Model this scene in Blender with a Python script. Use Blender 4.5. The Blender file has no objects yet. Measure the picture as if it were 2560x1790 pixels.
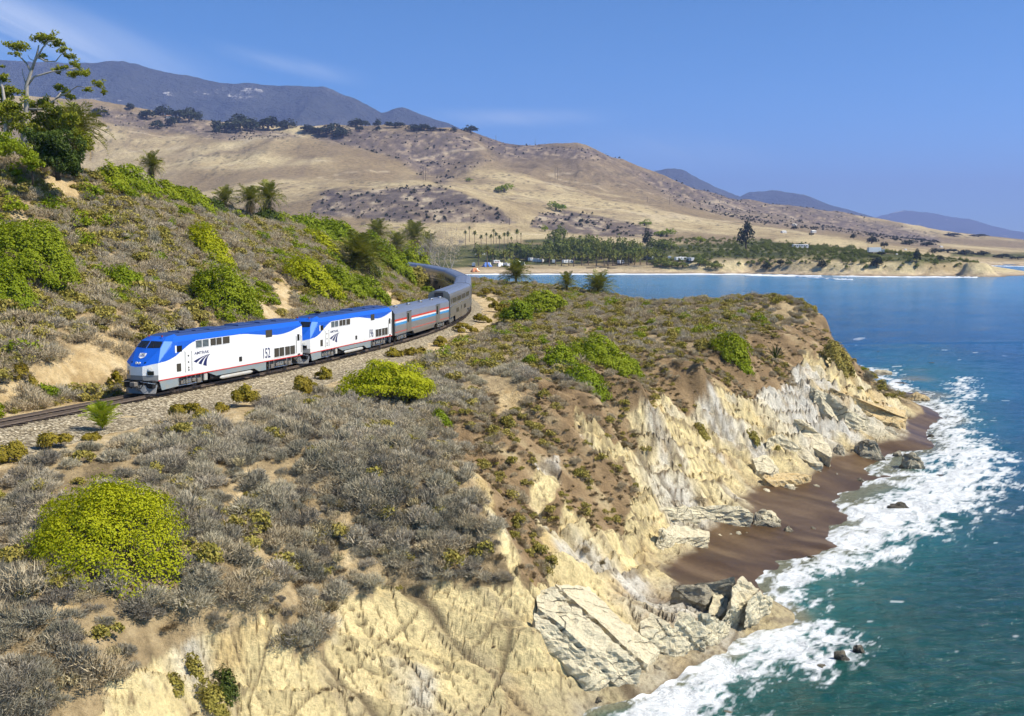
import bpy, bmesh, math, random
import numpy as np
from mathutils import Vector, Matrix
R = math.radians
random.seed(7); RNG = np.random.default_rng(11)
SC = bpy.context.scene
COL = SC.collection

# ------------------------------------------------------------------ camera
FPX, HORIZON, CZ = 2580.0, 608.0, 24.4         # focal length (px of a 2560 wide picture), horizon row, camera height over the sea
PITCH = math.atan((895.0 - HORIZON) / FPX)
cam_d = bpy.data.cameras.new('camera'); cam = bpy.data.objects.new('camera', cam_d); COL.objects.link(cam)
cam_d.sensor_width = 36.0; cam_d.lens = 36.0 * FPX / 2560.0
cam_d.clip_start = 0.5; cam_d.clip_end = 40000.0
cam.location = (0, 0, CZ); cam.rotation_euler = (math.pi / 2 - PITCH, 0, 0)
SC.camera = cam
# ------------------------------------------------------------------ sun, sky, exposure
SUN_EL, SUN_AZ = 50.0, 104.0                   # azimuth clockwise from +Y (the view direction)
sun_dir = Vector((math.cos(R(SUN_EL)) * math.sin(R(SUN_AZ)), math.cos(R(SUN_EL)) * math.cos(R(SUN_AZ)), math.sin(R(SUN_EL))))
sun_l = bpy.data.lights.new('sun', 'SUN'); sun_l.energy = 4.6; sun_l.angle = R(0.53); sun_l.color = (1.0, 0.93, 0.80)
sun = bpy.data.objects.new('sun', sun_l); COL.objects.link(sun)
sun.rotation_euler = (-sun_dir).to_track_quat('-Z', 'Y').to_euler(); sun.location = (60, -40, 120)
world = bpy.data.worlds.new('World'); SC.world = world; world.use_nodes = True
wn, wl = world.node_tree.nodes, world.node_tree.links
wn.clear()
w_out = wn.new('ShaderNodeOutputWorld'); w_bg = wn.new('ShaderNodeBackground'); w_sky = wn.new('ShaderNodeTexSky')
w_sky.sky_type = 'NISHITA'; w_sky.sun_disc = False; w_sky.sun_elevation = R(SUN_EL); w_sky.sun_rotation = R(SUN_AZ)
w_sky.air_density = 0.4; w_sky.dust_density = 0.25; w_sky.ozone_density = 6.0; w_sky.altitude = 0.0
w_bg.inputs['Strength'].default_value = 0.15
# thin cirrus streaks, drawn on the sky dome by direction
def wmath(op, a, b=None, clamp=False):
    n = wn.new('ShaderNodeMath'); n.operation = op; n.use_clamp = clamp
    for i, s in enumerate((a, b)):
        if s is None: continue
        if isinstance(s, (int, float)): n.inputs[i].default_value = s
        else: wl.new(s, n.inputs[i])
    return n.outputs[0]
w_geo = wn.new('ShaderNodeTexCoord'); w_sep = wn.new('ShaderNodeSeparateXYZ'); wl.new(w_geo.outputs['Generated'], w_sep.inputs[0])
w_az = wmath('ARCTAN2', w_sep.outputs[0], w_sep.outputs[1]); w_el = wmath('ARCSINE', w_sep.outputs[2])
w_t = wmath('ADD', w_el, wmath('MULTIPLY', w_az, 0.42))               # streaks slant down to the right
w_cmb = wn.new('ShaderNodeCombineXYZ'); wl.new(wmath('MULTIPLY', w_az, 3.2), w_cmb.inputs[0]); wl.new(wmath('MULTIPLY', w_t, 26.0), w_cmb.inputs[1])
w_noi = wn.new('ShaderNodeTexNoise'); w_noi.inputs['Scale'].default_value = 1.0; w_noi.inputs['Detail'].default_value = 7; w_noi.inputs['Roughness'].default_value = 0.55; w_noi.inputs['Distortion'].default_value = 0.5
wl.new(w_cmb.outputs[0], w_noi.inputs['Vector'])
def band(x, c, w):                                                    # 1 at c, 0 beyond c +- w
    a = wmath('ABSOLUTE', wmath('SUBTRACT', x, c)); return wmath('SUBTRACT', 1.0, wmath('DIVIDE', a, w), True)
def smooth(x): return wmath('MULTIPLY', wmath('MULTIPLY', x, x), wmath('SUBTRACT', 3.0, wmath('MULTIPLY', x, 2.0)))
def cloud(azc, azw, elc, elw, slope, amt):
    t = wmath('ADD', w_el, wmath('MULTIPLY', wmath('SUBTRACT', w_az, azc), slope))
    return wmath('MULTIPLY', wmath('MULTIPLY', smooth(band(w_az, azc, azw)), smooth(band(t, elc, elw))), amt)
w_m = cloud(-0.56, 0.36, 0.205, 0.045, 0.22, 1.35)
for a in ((-0.21, 0.09, 0.163, 0.012, 0.16, .5), (0.0, 0.13, 0.118, 0.012, 0.0, .42), (0.16, .12, .085, .025, 0.1, .3), (-.95, .4, .26, .06, .2, 1.1), (.75, .3, .1, .03, .05, .4)):
    w_m = wmath('MAXIMUM', w_m, cloud(*a))
w_n2 = wmath('MULTIPLY', wmath('SUBTRACT', w_noi.outputs['Fac'], 0.30), 2.3, True)
w_m = wmath('MULTIPLY', w_m, w_n2, True); w_m = wmath('MULTIPLY', w_m, 0.85)
w_gam = wn.new('ShaderNodeGamma'); w_gam.inputs[1].default_value = 1.05; wl.new(w_sky.outputs[0], w_gam.inputs[0])
w_mix = wn.new('ShaderNodeMixRGB'); wl.new(w_m, w_mix.inputs[0]); wl.new(w_gam.outputs[0], w_mix.inputs[1]); w_mix.inputs[2].default_value = (6.2, 6.5, 7.0, 1)
w_hsv = wn.new('ShaderNodeHueSaturation'); w_hsv.inputs['Hue'].default_value = 0.491; w_hsv.inputs['Saturation'].default_value = 1.16; w_hsv.inputs['Value'].default_value = 0.98; wl.new(w_mix.outputs[0], w_hsv.inputs['Color'])
wl.new(w_hsv.outputs[0], w_bg.inputs[0]); wl.new(w_bg.outputs[0], w_out.inputs[0])
SC.view_settings.view_transform = 'Standard'; SC.view_settings.look = 'None'; SC.view_settings.gamma = 1.0; SC.view_settings.exposure = 0.52
SC.cycles.max_bounces = 4; SC.cycles.diffuse_bounces = 2; SC.cycles.glossy_bounces = 2; SC.cycles.transmission_bounces = 2; SC.cycles.volume_bounces = 0; SC.cycles.transparent_max_bounces = 6
SC.cycles.use_denoising = True; SC.cycles.use_adaptive_sampling = True; SC.cycles.adaptive_threshold = 0.03

# ------------------------------------------------------------------ geometry of the view: a picture point to a place
FWD = np.array([0, math.cos(PITCH), -math.sin(PITCH)]); UPV = np.array([0, math.sin(PITCH), math.cos(PITCH)])
def ray(u, v): return FWD + np.array([1., 0, 0]) * ((u - 1280.0) / FPX) + UPV * ((895.0 - v) / FPX)
def PZ(u, v, z):
    d = ray(u, v); t = (z - CZ) / d[2]; return np.array([0, 0, CZ]) + d * t
def PY(u, v, Y):
    d = ray(u, v); return np.array([0, 0, CZ]) + d * (Y / d[1])
def project(x, y, z):
    dz = z - CZ; dep = y * FWD[1] + dz * FWD[2]; up = y * UPV[1] + dz * UPV[2]
    dep = np.maximum(dep, 1e-3); return 1280.0 + FPX * x / dep, 895.0 - FPX * up / dep

# ------------------------------------------------------------------ noise
def _h(ix, iy, s):
    n = (ix.astype(np.int64) * 374761393 + iy.astype(np.int64) * 668265263 + s * 144665) & 0xffffffff
    n = ((n ^ (n >> 13)) * 1274126177) & 0xffffffff
    return ((n ^ (n >> 16)) & 0xffff) / 65535.0
def vnoise(x, y, s=0):
    ix, iy = np.floor(x), np.floor(y); fx, fy = x - ix, y - iy
    fx = fx * fx * (3 - 2 * fx); fy = fy * fy * (3 - 2 * fy)
    a = _h(ix, iy, s); b = _h(ix + 1, iy, s); c = _h(ix, iy + 1, s); d = _h(ix + 1, iy + 1, s)
    return (a * (1 - fx) + b * fx) * (1 - fy) + (c * (1 - fx) + d * fx) * fy
def fbm(x, y, oct=4, s=0, gain=.5):
    t = 0; a = 1.0; tot = 0
    for i in range(oct):
        t = t + a * vnoise(x, y, s + i * 17); tot += a; a *= gain; x = x * 2.03 + 13.7; y = y * 2.03 - 7.1
    return t / tot * 2 - 1
def ridged(x, y, oct=4, s=0):
    t = 0; a = 1.0; tot = 0
    for i in range(oct):
        t = t + a * (1 - np.abs(vnoise(x, y, s + i * 31) * 2 - 1)); tot += a; a *= .5; x = x * 2.1 + 3.3; y = y * 2.1 + 9.1
    return t / tot
def sstep(a, b, x):
    t = np.clip((x - a) / (b - a), 0, 1); return t * t * (3 - 2 * t)
def sdf_poly(px, py, poly):
    """signed distance to a polygon, positive inside"""
    poly = np.asarray(poly, float); n = len(poly); best = np.full(px.shape, 1e18); ins = np.zeros(px.shape, bool)
    for i in range(n):
        x0, y0 = poly[i][:2]; x1, y1 = poly[(i + 1) % n][:2]; dx, dy = x1 - x0, y1 - y0
        t = np.clip(((px - x0) * dx + (py - y0) * dy) / (dx * dx + dy * dy + 1e-12), 0, 1)
        best = np.minimum(best, (px - x0 - t * dx) ** 2 + (py - y0 - t * dy) ** 2)
        c = (y0 > py) != (y1 > py)
        ins ^= c & (px < (x1 - x0) * (py - y0) / (y1 - y0 + 1e-12) + x0)
    d = np.sqrt(best); return np.where(ins, d, -d)
def worley(x, y, s=0):
    """distance to the nearest and second nearest scattered point, and that cell's random value"""
    ix, iy = np.floor(x), np.floor(y); f1 = np.full(x.shape, 9.); f2 = np.full(x.shape, 9.); cid = np.zeros(x.shape)
    for dx in (-1, 0, 1):
        for dy in (-1, 0, 1):
            cx, cy = ix + dx, iy + dy; d = np.hypot(cx + _h(cx, cy, s) - x, cy + _h(cx, cy, s + 5) - y); c = _h(cx, cy, s + 9)
            near = d < f1; f2 = np.where(near, f1, np.minimum(f2, d)); cid = np.where(near, c, cid); f1 = np.where(near, d, f1)
    return f1, f2, cid
def ramp(t, stops):
    t = np.asarray(t); ps = [p for p, _ in stops]; return np.stack([np.interp(t, ps, [c[i] for _, c in stops]) for i in range(3)], -1)
def lerp(a, b, t):
    t = np.asarray(t)[..., None]; return np.asarray(a) * (1 - t) + np.asarray(b) * t
class RBF:                                    # a height surface through scattered points
    def __init__(s, pts, scale=1.0, smooth=0.0, p=1.0):
        s.p = np.asarray(pts, float)[:, :2] / scale; s.sc = scale; s.pw = p; s.p32 = s.p.astype(np.float32)
        z = np.asarray(pts, float)[:, 2]; n = len(z)
        d = np.sqrt(((s.p[:, None] - s.p[None]) ** 2).sum(-1))
        A = np.zeros((n + 3, n + 3)); A[:n, :n] = d ** p - np.eye(n) * smooth; A[:n, n] = 1; A[:n, n + 1:n + 3] = s.p; A[n, :n] = 1; A[n + 1:n + 3, :n] = s.p.T
        b = np.zeros(n + 3); b[:n] = z; s.w = np.linalg.solve(A, b)
    def __call__(s, x, y):
        x = np.asarray(x, float) / s.sc; y = np.asarray(y, float) / s.sc; sh = x.shape; x = x.ravel(); y = y.ravel(); out = np.empty_like(x); n = len(s.p)
        for i in range(0, len(x), 40000):
            a, b = x[i:i + 40000], y[i:i + 40000]
            d = np.sqrt((a[:, None].astype(np.float32) - s.p32[:, 0]) ** 2 + (b[:, None].astype(np.float32) - s.p32[:, 1]) ** 2)
            if s.pw != 1.0: d = d ** s.pw
            out[i:i + 40000] = d @ s.w[:n] + s.w[n] + a * s.w[n + 1] + b * s.w[n + 2]
        return out.reshape(sh)

# ------------------------------------------------------------------ object helpers
def tag(o, label=None, cat=None, group=None, kind=None):
    if label: o['label'] = label
    if cat: o['category'] = cat
    if group: o['group'] = group
    if kind: o['kind'] = kind
    return o
def link(o, parent=None):
    COL.objects.link(o)
    if parent is not None: o.parent = parent
    return o
def empty(name, loc=(0, 0, 0), rz=0.0, sc=1.0):
    o = bpy.data.objects.new(name, None); o.location = loc; o.rotation_euler = (0, 0, rz); o.scale = (sc,) * 3; o.empty_display_size = .2
    return link(o)
def mesh_np(name, V, F, mats, smooth=False, mi=None):
    """V (n,3); F (m,3) or (m,4) int array or list of lists"""
    me = bpy.data.meshes.new(name)
    if isinstance(F, np.ndarray):
        V = np.asarray(V, np.float32); m, k = F.shape
        me.vertices.add(len(V)); me.vertices.foreach_set('co', V.ravel())
        me.loops.add(m * k); me.loops.foreach_set('vertex_index', F.astype(np.int32).ravel())
        me.polygons.add(m); me.polygons.foreach_set('loop_start', np.arange(0, m * k, k, dtype=np.int32))
        me.polygons.foreach_set('loop_total', np.full(m, k, np.int32))
    else:
        me.from_pydata([tuple(v) for v in V], [], F)
    for m_ in (mats if isinstance(mats, (list, tuple)) else [mats]): me.materials.append(m_)
    if mi is not None: me.polygons.foreach_set('material_index', np.asarray(mi, np.int32))
    me.polygons.foreach_set('use_smooth', np.full(len(me.polygons), smooth, bool))
    me.update(calc_edges=True); me.validate()
    return me
def obj(name, me, parent=None, loc=None):
    o = bpy.data.objects.new(name, me)
    if loc is not None: o.location = loc
    return link(o, parent)
def attr(me, name, vals, typ='FLOAT'):
    a = me.attributes.new(name, typ, 'POINT')
    a.data.foreach_set('value' if typ == 'FLOAT' else 'vector', np.asarray(vals, np.float32).ravel())
def grid_faces(nr, nc):
    i = np.arange(nr * nc).reshape(nr, nc)
    return np.stack([i[:-1, :-1], i[:-1, 1:], i[1:, 1:], i[1:, :-1]], -1).reshape(-1, 4)
class MB:
    """collects simple solids; build() links them as ONE mesh object"""
    def __init__(s): s.V = []; s.F = []; s.M = []
    def add(s, V, F, m=0):
        o = len(s.V); s.V += [tuple(map(float, v)) for v in V]; s.F += [[i + o for i in f] for f in F]; s.M += [m] * len(F); return s
    def box(s, x0, x1, y0, y1, z0, z1, m=0, b=0.0):
        if b:
            V = []
            for z, i in ((z0, b), (z0 + b, 0), (z1 - b, 0), (z1, b)):
                for (sx, sy) in ((0, 0), (1, 0), (1, 1), (0, 1)): V.append(((x1 - i) if sx else (x0 + i), (y1 - i) if sy else (y0 + i), z))
            F = [[3, 2, 1, 0], [12, 13, 14, 15]]
            for k in range(3):
                for j in range(4): a = k * 4 + j; c = k * 4 + (j + 1) % 4; F.append([a, c, c + 4, a + 4])
            return s.add(V, F, m)
        V = [(x0, y0, z0), (x1, y0, z0), (x1, y1, z0), (x0, y1, z0), (x0, y0, z1), (x1, y0, z1), (x1, y1, z1), (x0, y1, z1)]
        return s.add(V, [[3, 2, 1, 0], [4, 5, 6, 7], [0, 1, 5, 4], [1, 2, 6, 5], [2, 3, 7, 6], [3, 0, 4, 7]], m)
    def tube(s, pts, r, n=6, m=0, cap=True):
        pts = [Vector(p) for p in pts]; rs = r if isinstance(r, (list, tuple)) else [r] * len(pts); V = []; F = []
        for i, p in enumerate(pts):
            d = (pts[min(i + 1, len(pts) - 1)] - pts[max(i - 1, 0)]).normalized()
            a = d.orthogonal().normalized() if i == 0 else (a - d * a.dot(d)).normalized()
            b = d.cross(a)
            for k in range(n): t = 2 * math.pi * k / n; V.append(p + (a * math.cos(t) + b * math.sin(t)) * rs[i])
        for i in range(len(pts) - 1):
            for k in range(n): F.append([i * n + k, i * n + (k + 1) % n, (i + 1) * n + (k + 1) % n, (i + 1) * n + k])
        if cap: F.append(list(range(n - 1, -1, -1))); F.append([(len(pts) - 1) * n + k for k in range(n)])
        return s.add(V, F, m)
    def cyl(s, c, axis, r, h, n=16, m=0):
        c = Vector(c); a = Vector(axis).normalized(); return s.tube([c - a * h / 2, c + a * h / 2], r, n, m)
    def poly(s, pts, d, m=0):
        """flat outline (3D points) given thickness by the vector d"""
        n = len(pts); d = Vector(d); V = [Vector(p) for p in pts] + [Vector(p) + d for p in pts]
        F = [list(range(n - 1, -1, -1)), [n + i for i in range(n)]] + [[i, (i + 1) % n, n + (i + 1) % n, n + i] for i in range(n)]
        return s.add(V, F, m)
    def mesh(s, name, mats, smooth=False): return mesh_np(name, s.V, s.F, mats, smooth, s.M)
    def build(s, name, mats, parent=None, smooth=False): return obj(name, s.mesh(name, mats, smooth), parent)

# ------------------------------------------------------------------ material helpers
class NT:
    def __init__(s, name):
        s.m = bpy.data.materials.new(name); s.m.use_nodes = True; s.t = s.m.node_tree; s.n = s.t.nodes; s.l = s.t.links; s.n.clear()
        s.out = s.n.new('ShaderNodeOutputMaterial'); s.b = s.n.new('ShaderNodeBsdfPrincipled'); s.l.new(s.b.outputs[0], s.out.inputs[0])
    def new(s, t, **kw):
        n = s.n.new(t)
        for k, v in kw.items(): setattr(n, k, v)
        return n
    def put(s, sock, v):
        if v is None: return
        if isinstance(v, bpy.types.NodeSocket): s.l.new(v, sock)
        elif isinstance(v, (tuple, list)) and len(v) == 3 and sock.type == 'RGBA': sock.default_value = (*v, 1)
        else: sock.default_value = v
    def math(s, op, a, b=None, clamp=False):
        n = s.new('ShaderNodeMath', operation=op, use_clamp=clamp); s.put(n.inputs[0], a); s.put(n.inputs[1], b); return n.outputs[0]
    def mix(s, f, a, b, bt='MIX'):
        n = s.new('ShaderNodeMixRGB', blend_type=bt); s.put(n.inputs[0], f); s.put(n.inputs[1], a); s.put(n.inputs[2], b); return n.outputs[0]
    def attr(s, name): return s.new('ShaderNodeAttribute', attribute_name=name).outputs['Fac']
    def pos(s): return s.new('ShaderNodeNewGeometry').outputs['Position']
    def objc(s): return s.new('ShaderNodeTexCoord').outputs['Object']
    def map(s, v, scale=(1, 1, 1), rot=(0, 0, 0), loc=(0, 0, 0)):
        n = s.new('ShaderNodeMapping'); s.put(n.inputs['Vector'], v); n.inputs['Scale'].default_value = scale; n.inputs['Rotation'].default_value = rot; n.inputs['Location'].default_value = loc; return n.outputs[0]
    def noise(s, v, scale, detail=4, rough=.55, dist=0, out='Fac'):
        n = s.new('ShaderNodeTexNoise'); s.put(n.inputs['Vector'], v); n.inputs['Scale'].default_value = scale; n.inputs['Detail'].default_value = detail; n.inputs['Roughness'].default_value = rough; n.inputs['Distortion'].default_value = dist; return n.outputs[out]
    def voro(s, v, scale, feature='F1', out='Distance', rnd=1.0):
        n = s.new('ShaderNodeTexVoronoi', feature=feature); s.put(n.inputs['Vector'], v); n.inputs['Scale'].default_value = scale; n.inputs['Randomness'].default_value = rnd; return n.outputs[out]
    def ramp(s, f, stops, interp='LINEAR'):
        n = s.new('ShaderNodeValToRGB'); s.put(n.inputs[0], f); e = n.color_ramp.elements; n.color_ramp.interpolation = interp
        while len(e) < len(stops): e.new(0.5)
        for i, (p, c) in enumerate(stops):
            e[i].position = p; e[i].color = (*c, 1) if isinstance(c, (tuple, list)) else (c, c, c, 1)
        return n.outputs[0]
    def rng(s, f, a, b, c=0., d=1.):
        n = s.new('ShaderNodeMapRange', clamp=True); s.put(n.inputs[0], f)
        for i, v in enumerate((a, b, c, d)): n.inputs[i + 1].default_value = v
        return n.outputs[0]
    def bump(s, h, strength=.5, dist=.1, normal=None):
        n = s.new('ShaderNodeBump'); n.inputs['Strength'].default_value = strength; n.inputs['Distance'].default_value = dist; s.put(n.inputs['Height'], h); s.put(n.inputs['Normal'], normal); return n.outputs[0]
    def done(s, col=None, rough=.8, normal=None, spec=None, metal=None):
        s.put(s.b.inputs['Base Color'], col); s.put(s.b.inputs['Roughness'], rough); s.put(s.b.inputs['Normal'], normal)
        if spec is not None: s.put(s.b.inputs['Specular IOR Level'], spec)
        if metal is not None: s.put(s.b.inputs['Metallic'], metal)
        return s.m
def simple(name, col, rough=.6, metal=0., spec=.5, var=.12, scale=3.0, bump=0.0):
    n = NT(name); v = n.objc(); f = n.noise(v, scale, 4, .6)
    c = n.mix(f, tuple(x * (1 - var) for x in col), tuple(min(1, x * (1 + var)) for x in col))
    return n.done(c, rough, n.bump(f, bump, .02) if bump else None, spec, metal)
# ================================================================== the track's line
S0 = PZ(342, 987, 13.0)                                     # under the first nose
def track_table():
    ds = 0.25; rows = []
    def theta(s): return R(22.0 - 0.245 * max(0.0, s - 8.0)) if s < 260 else R(22 - .245 * 252)
    x, y = S0[0], S0[1]; s = 0.0; fw = []
    while s < 300: fw.append((s, x, y, theta(s))); x += ds * math.sin(theta(s)); y += ds * math.cos(theta(s)); s += ds
    x, y = S0[0], S0[1]; s = 0.0; bw = []
    while s > -70: s -= ds; t = theta(0); x -= ds * math.sin(t); y -= ds * math.cos(t); bw.append((s, x, y, t))
    return np.array(bw[::-1] + fw)
TR = track_table()
def rise(s): return 0.018 * (np.maximum(0, s - 75) ** 2 / (np.maximum(0, s - 75) + 25.0))
TZ = 13.0 + rise(TR[:, 0])                                  # top of rail
def at_track(s, off=0.0, dz=0.0):
    """place on the track, s metres behind the first nose, off metres to the seaward side"""
    x = np.interp(s, TR[:, 0], TR[:, 1]); y = np.interp(s, TR[:, 0], TR[:, 2]); t = np.interp(s, TR[:, 0], TR[:, 3]); z = np.interp(s, TR[:, 0], TZ)
    return np.array([x + off * math.cos(t), y - off * math.sin(t), z + dz]), t
def track_dist(x, y):
    """signed offset (positive seaward) and rail height of the nearest place on the track"""
    tt = TR[::6]; zz = TZ[::6]; sh = x.shape; x = x.ravel(); y = y.ravel(); off = np.empty_like(x); h = np.empty_like(x)
    for i in range(0, len(x), 40000):
        dx = x[i:i + 40000, None] - tt[:, 1]; dy = y[i:i + 40000, None] - tt[:, 2]; d2 = dx * dx + dy * dy; k = d2.argmin(1); r = np.arange(len(k))
        sg = dx[r, k] * np.cos(tt[k, 3]) - dy[r, k] * np.sin(tt[k, 3])
        off[i:i + 40000] = np.sqrt(d2[r, k]) * np.sign(sg); h[i:i + 40000] = zz[k]
    return off.reshape(sh), h.reshape(sh)

# ================================================================== the bluff: one height surface
def bluff_points():
    pts = []
    for t in """0 1100 12.3,0 1250 11,0 1450 9.5,0 1700 7.5,0 1790 6.5,-400 1500 9,-500 1150 12.4,-400 1800 6,250 1350 10.3,250 1200 11.6,250 1550 8.2,330 1690 6.3,450 1790 4,300 1790 5.2,620 1540 6.8,620 1650 5,
620 1790 3,500 1200 11.3,500 1060 12.3,500 1400 9.3,800 1020 12.2,800 1150 11.3,800 1300 9,800 1470 6.4,850 1650 3.8,900 1790 2.0,700 1790 2.7,1000 950 12.3,1000 1100 11.6,1050 1250 9.3,1100 1450 6.0,
1100 1600 3.6,1150 1790 1.2,1000 1700 2.9,1090 1040 11.9,1180 1200 9.8,1250 1330 7.9,1310 1470 5.5,1330 1580 3.9,1340 1700 1.8,1330 1790 .7,1240 1140 9.2,1300 1250 7.2,1340 1380 5.4,1400 1500 3.6,1500 1610 2.0,1570 1700 .7,1720 1590 1.0,
1600 1550 1.8,1700 1530 1.7,1800 1500 1.6,1880 1470 1.9,1880 1540 .6,1640 1510 .9,1740 1480 .8,1500 1400 3.5,1600 1400 1.9,1700 1400 .75,1760 1380 .65,1720 1345 .85,1830 1300 .65,1690 1440 .7,1660 1420 .9,1950 1205 .75,1900 1225 .75,1450 1150 8,1400 1050 10.5,1300 990 12,1500 1000 11.3,1600 965 11.7,
1450 1280 5.4,1550 1100 7.6,1550 1250 5,1650 1150 5.6,1700 1300 2.0,1780 1330 .75,1750 1010 8.2,1750 930 11.3,1800 1100 4.7,1800 1200 2.2,1880 1255 .7,1870 885 11.5,1900 960 8.2,1950 1060 4.7,2000 1140 1.8,2060 1160 .7,
2000 850 11.3,2050 920 8.2,2100 1000 5.2,2190 1035 2.6,2265 1050 .9,2070 830 10.6,2110 900 7.6,2150 950 5.4,2215 1000 2.6,2062 800 11.2,2080 850 9.9,2205 965 .4,2180 925 -.6,2150 900 -1.2,2230 930 -.9,2120 860 -2.5,
1200 860 12.4,1300 800 12.7,1400 900 12.2,1500 850 12.3,1700 830 12.2,1600 765 12.7,1900 795 12.2,1800 768 12.4,1500 738 12.9,1400 722 13.1,1270 708 13.4,2040 783 11.9,1230 760 12.7,
1900 1290 .7,1800 1400 .6,1760 1440 .4,2000 1250 .45,2100 1150 .5,2200 1120 .4,2280 1075 .5,2330 1030 .35,1900 1415 .1,2065 1360 .1,2095 1270 .1,2225 1190 .1,2330 1120 .1,2370 1050 .1,2310 985 .1,2270 950 -.2,2300 930 -.6,
2000 1530 -.9,2300 1320 -.8,2450 1150 -1.1,2500 1000 -1.4,2560 1400 -2.4,2560 1790 -3,2200 1700 -2,1900 1640 -.9,1750 1720 -.6,1480 1790 -.3,2400 800 -2.5,2560 700 -4,2300 870 -1.2,2900 1000 -4,2900 1700 -4""".replace('\n', '').split(','):
        u, v, z = map(float, t.split()); pts.append(PZ(u, v, z))
    # the inland hillside: crest, then the far side falling away
    for u, v, Y in ((-500, 330, 96), (-200, 362, 106), (0, 392, 116), (200, 422, 128), (400, 482, 148), (560, 522, 168), (700, 554, 190), (820, 584, 212), (920, 616, 236), (1000, 655, 258)):
        p = PY(u, v, Y); pts.append(p); q = p * 1.28; q[2] = p[2] - 7; pts.append(q); q = p * 1.7; q[2] = 11; pts.append(q)
    # fold in the hillside
    for u, v, Y in ((0, 700, 93), (300, 640, 112), (300, 800, 92), (550, 680, 128), (750, 660, 155), (900, 690, 185), (0, 550, 105), (-400, 700, 82), (100, 880, 80), (640, 745, 112), (860, 720, 160)):
        pts.append(PY(u, v, Y))
    # beyond the point: the bay side falls to the sea
    for u, v, z in ((1270, 704, 13.4), (1400, 720, 13.1), (1500, 734, 12.9), (1650, 748, 12.6), (1800, 764, 12.4), (1950, 774, 12.1), (2050, 783, 11.8)):
        p = PZ(u, v, z); f_ = np.clip((u - 1500) / 500, 0, 1); d = np.array([.62 * (1 - f_) + .12 * f_, .78 * (1 - f_) + .99 * f_, 0.]); a = p + d * 2.5; a[2] -= 1.6; pts.append(a); a = p + d * 8; a[2] = 2.0; pts.append(a); a = p + d * 13; a[2] = -1.5; pts.append(a); a = p + d * 34; a[2] = -4; pts.append(a)
    for x, y, z in ((20, 330, 8), (45, 330, -3), (5, 380, 10), (40, 400, -3), (-30, 330, 14), (-70, 360, 12), (54.5, 160, 1.2), (57, 170, .4), (61, 163, .2), (58, 178, .6), (62, 186, -1.5), (68, 178, -1.2), (55.5, 186, 4.0), (110, 260, -4), (110, 180, -4), (80, 100, -4), (60, 60, -3.5), (-60, 20, 8), (-20, 20, 2), (-5, 30, -1), (10, 25, -2), (40, 20, -3), (-12, 36, 2.5), (-90, 60, 18), (-120, 110, 32), (-110, 180, 26), (-160, 60, 24), (-160, 160, 30)):
        pts.append(np.array([x, y, z], float))
    for s in np.arange(-60, 240, 12.):                       # shelf cut for the railway
        for off in (-5.5, 7.0): pts.append(at_track(s, off, -.7)[0])
    return np.array(pts)
BL = RBF(bluff_points(), 50.0, .0, 1.0)
# outlines on the bluff, as seen from the sea (picture points)
ROCK = [(245, 1800), (279, 1684), (368, 1661), (500, 1590), (624, 1561), (669, 1527), (715, 1575), (740, 1660), (800, 1640), (847, 1561), (881, 1490), (930, 1505), (970, 1438), (1003, 1480), (1060, 1490), (1115, 1446), (1170, 1470), (1226, 1460), (1300, 1475), (1335, 1480),
        (1385, 1430), (1400, 1330), (1390, 1250), (1480, 1340), (1560, 1330), (1590, 1250), (1560, 1190), (1500, 1130), (1440, 1060), (1455, 1045), (1530, 1110), (1600, 1120), (1560, 1040), (1605, 1020), (1672, 1003), (1690, 1040), (1740, 1030), (1784, 970), (1850, 1000), (1900, 985), (1965, 985), (1990, 930), (2007, 880), (2040, 900), (2080, 880), (2160, 965), (2290, 1040), (2300, 1400), (2000, 1900), (245, 1900)]
ROCK2 = [[(1320, 1250), (1350, 1150), (1390, 1120), (1410, 1190), (1370, 1260), (1345, 1290)], [(1180, 1190), (1215, 1210), (1250, 1300), (1290, 1400), (1310, 1475), (1285, 1470), (1255, 1380), (1215, 1290)], [(1345, 1300), (1370, 1310), (1400, 1400), (1390, 1440), (1365, 1380)]]
BROWN = [(1090, 1030), (1250, 985), (1420, 960), (1560, 900), (1780, 880), (1900, 840), (2030, 800), (2060, 780), (2100, 850), (2180, 960), (2100, 1000), (1950, 1010), (1800, 1040), (1640, 1080), (1640, 1300), (1450, 1480), (1330, 1490), (1280, 1400), (1190, 1220), (1100, 1060)]
DIRT = [[(0, 1010), (150, 985), (300, 935), (330, 870), (250, 840), (120, 900), (0, 960)], [(450, 1060), (700, 960), (860, 900), (900, 930), (720, 1010), (560, 1090)], [(600, 770), (700, 700), (760, 730), (720, 790), (650, 800)], [(930, 740), (980, 710), (1010, 770), (960, 790)],
        [(1180, 760), (1230, 720), (1260, 760), (1200, 830), (1150, 850)], [(540, 1330), (560, 1240), (600, 1200), (640, 1150), (620, 1210), (580, 1300), (570, 1400)], [(860, 1360), (880, 1290), (900, 1340), (880, 1450), (920, 1480), (860, 1500)], [(60, 470), (130, 420), (200, 450), (220, 500), (120, 490)], [(80, 1500), (200, 1480), (190, 1560), (90, 1560)], [(1240, 985), (1300, 960), (1310, 1020), (1250, 1030)]]
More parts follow.
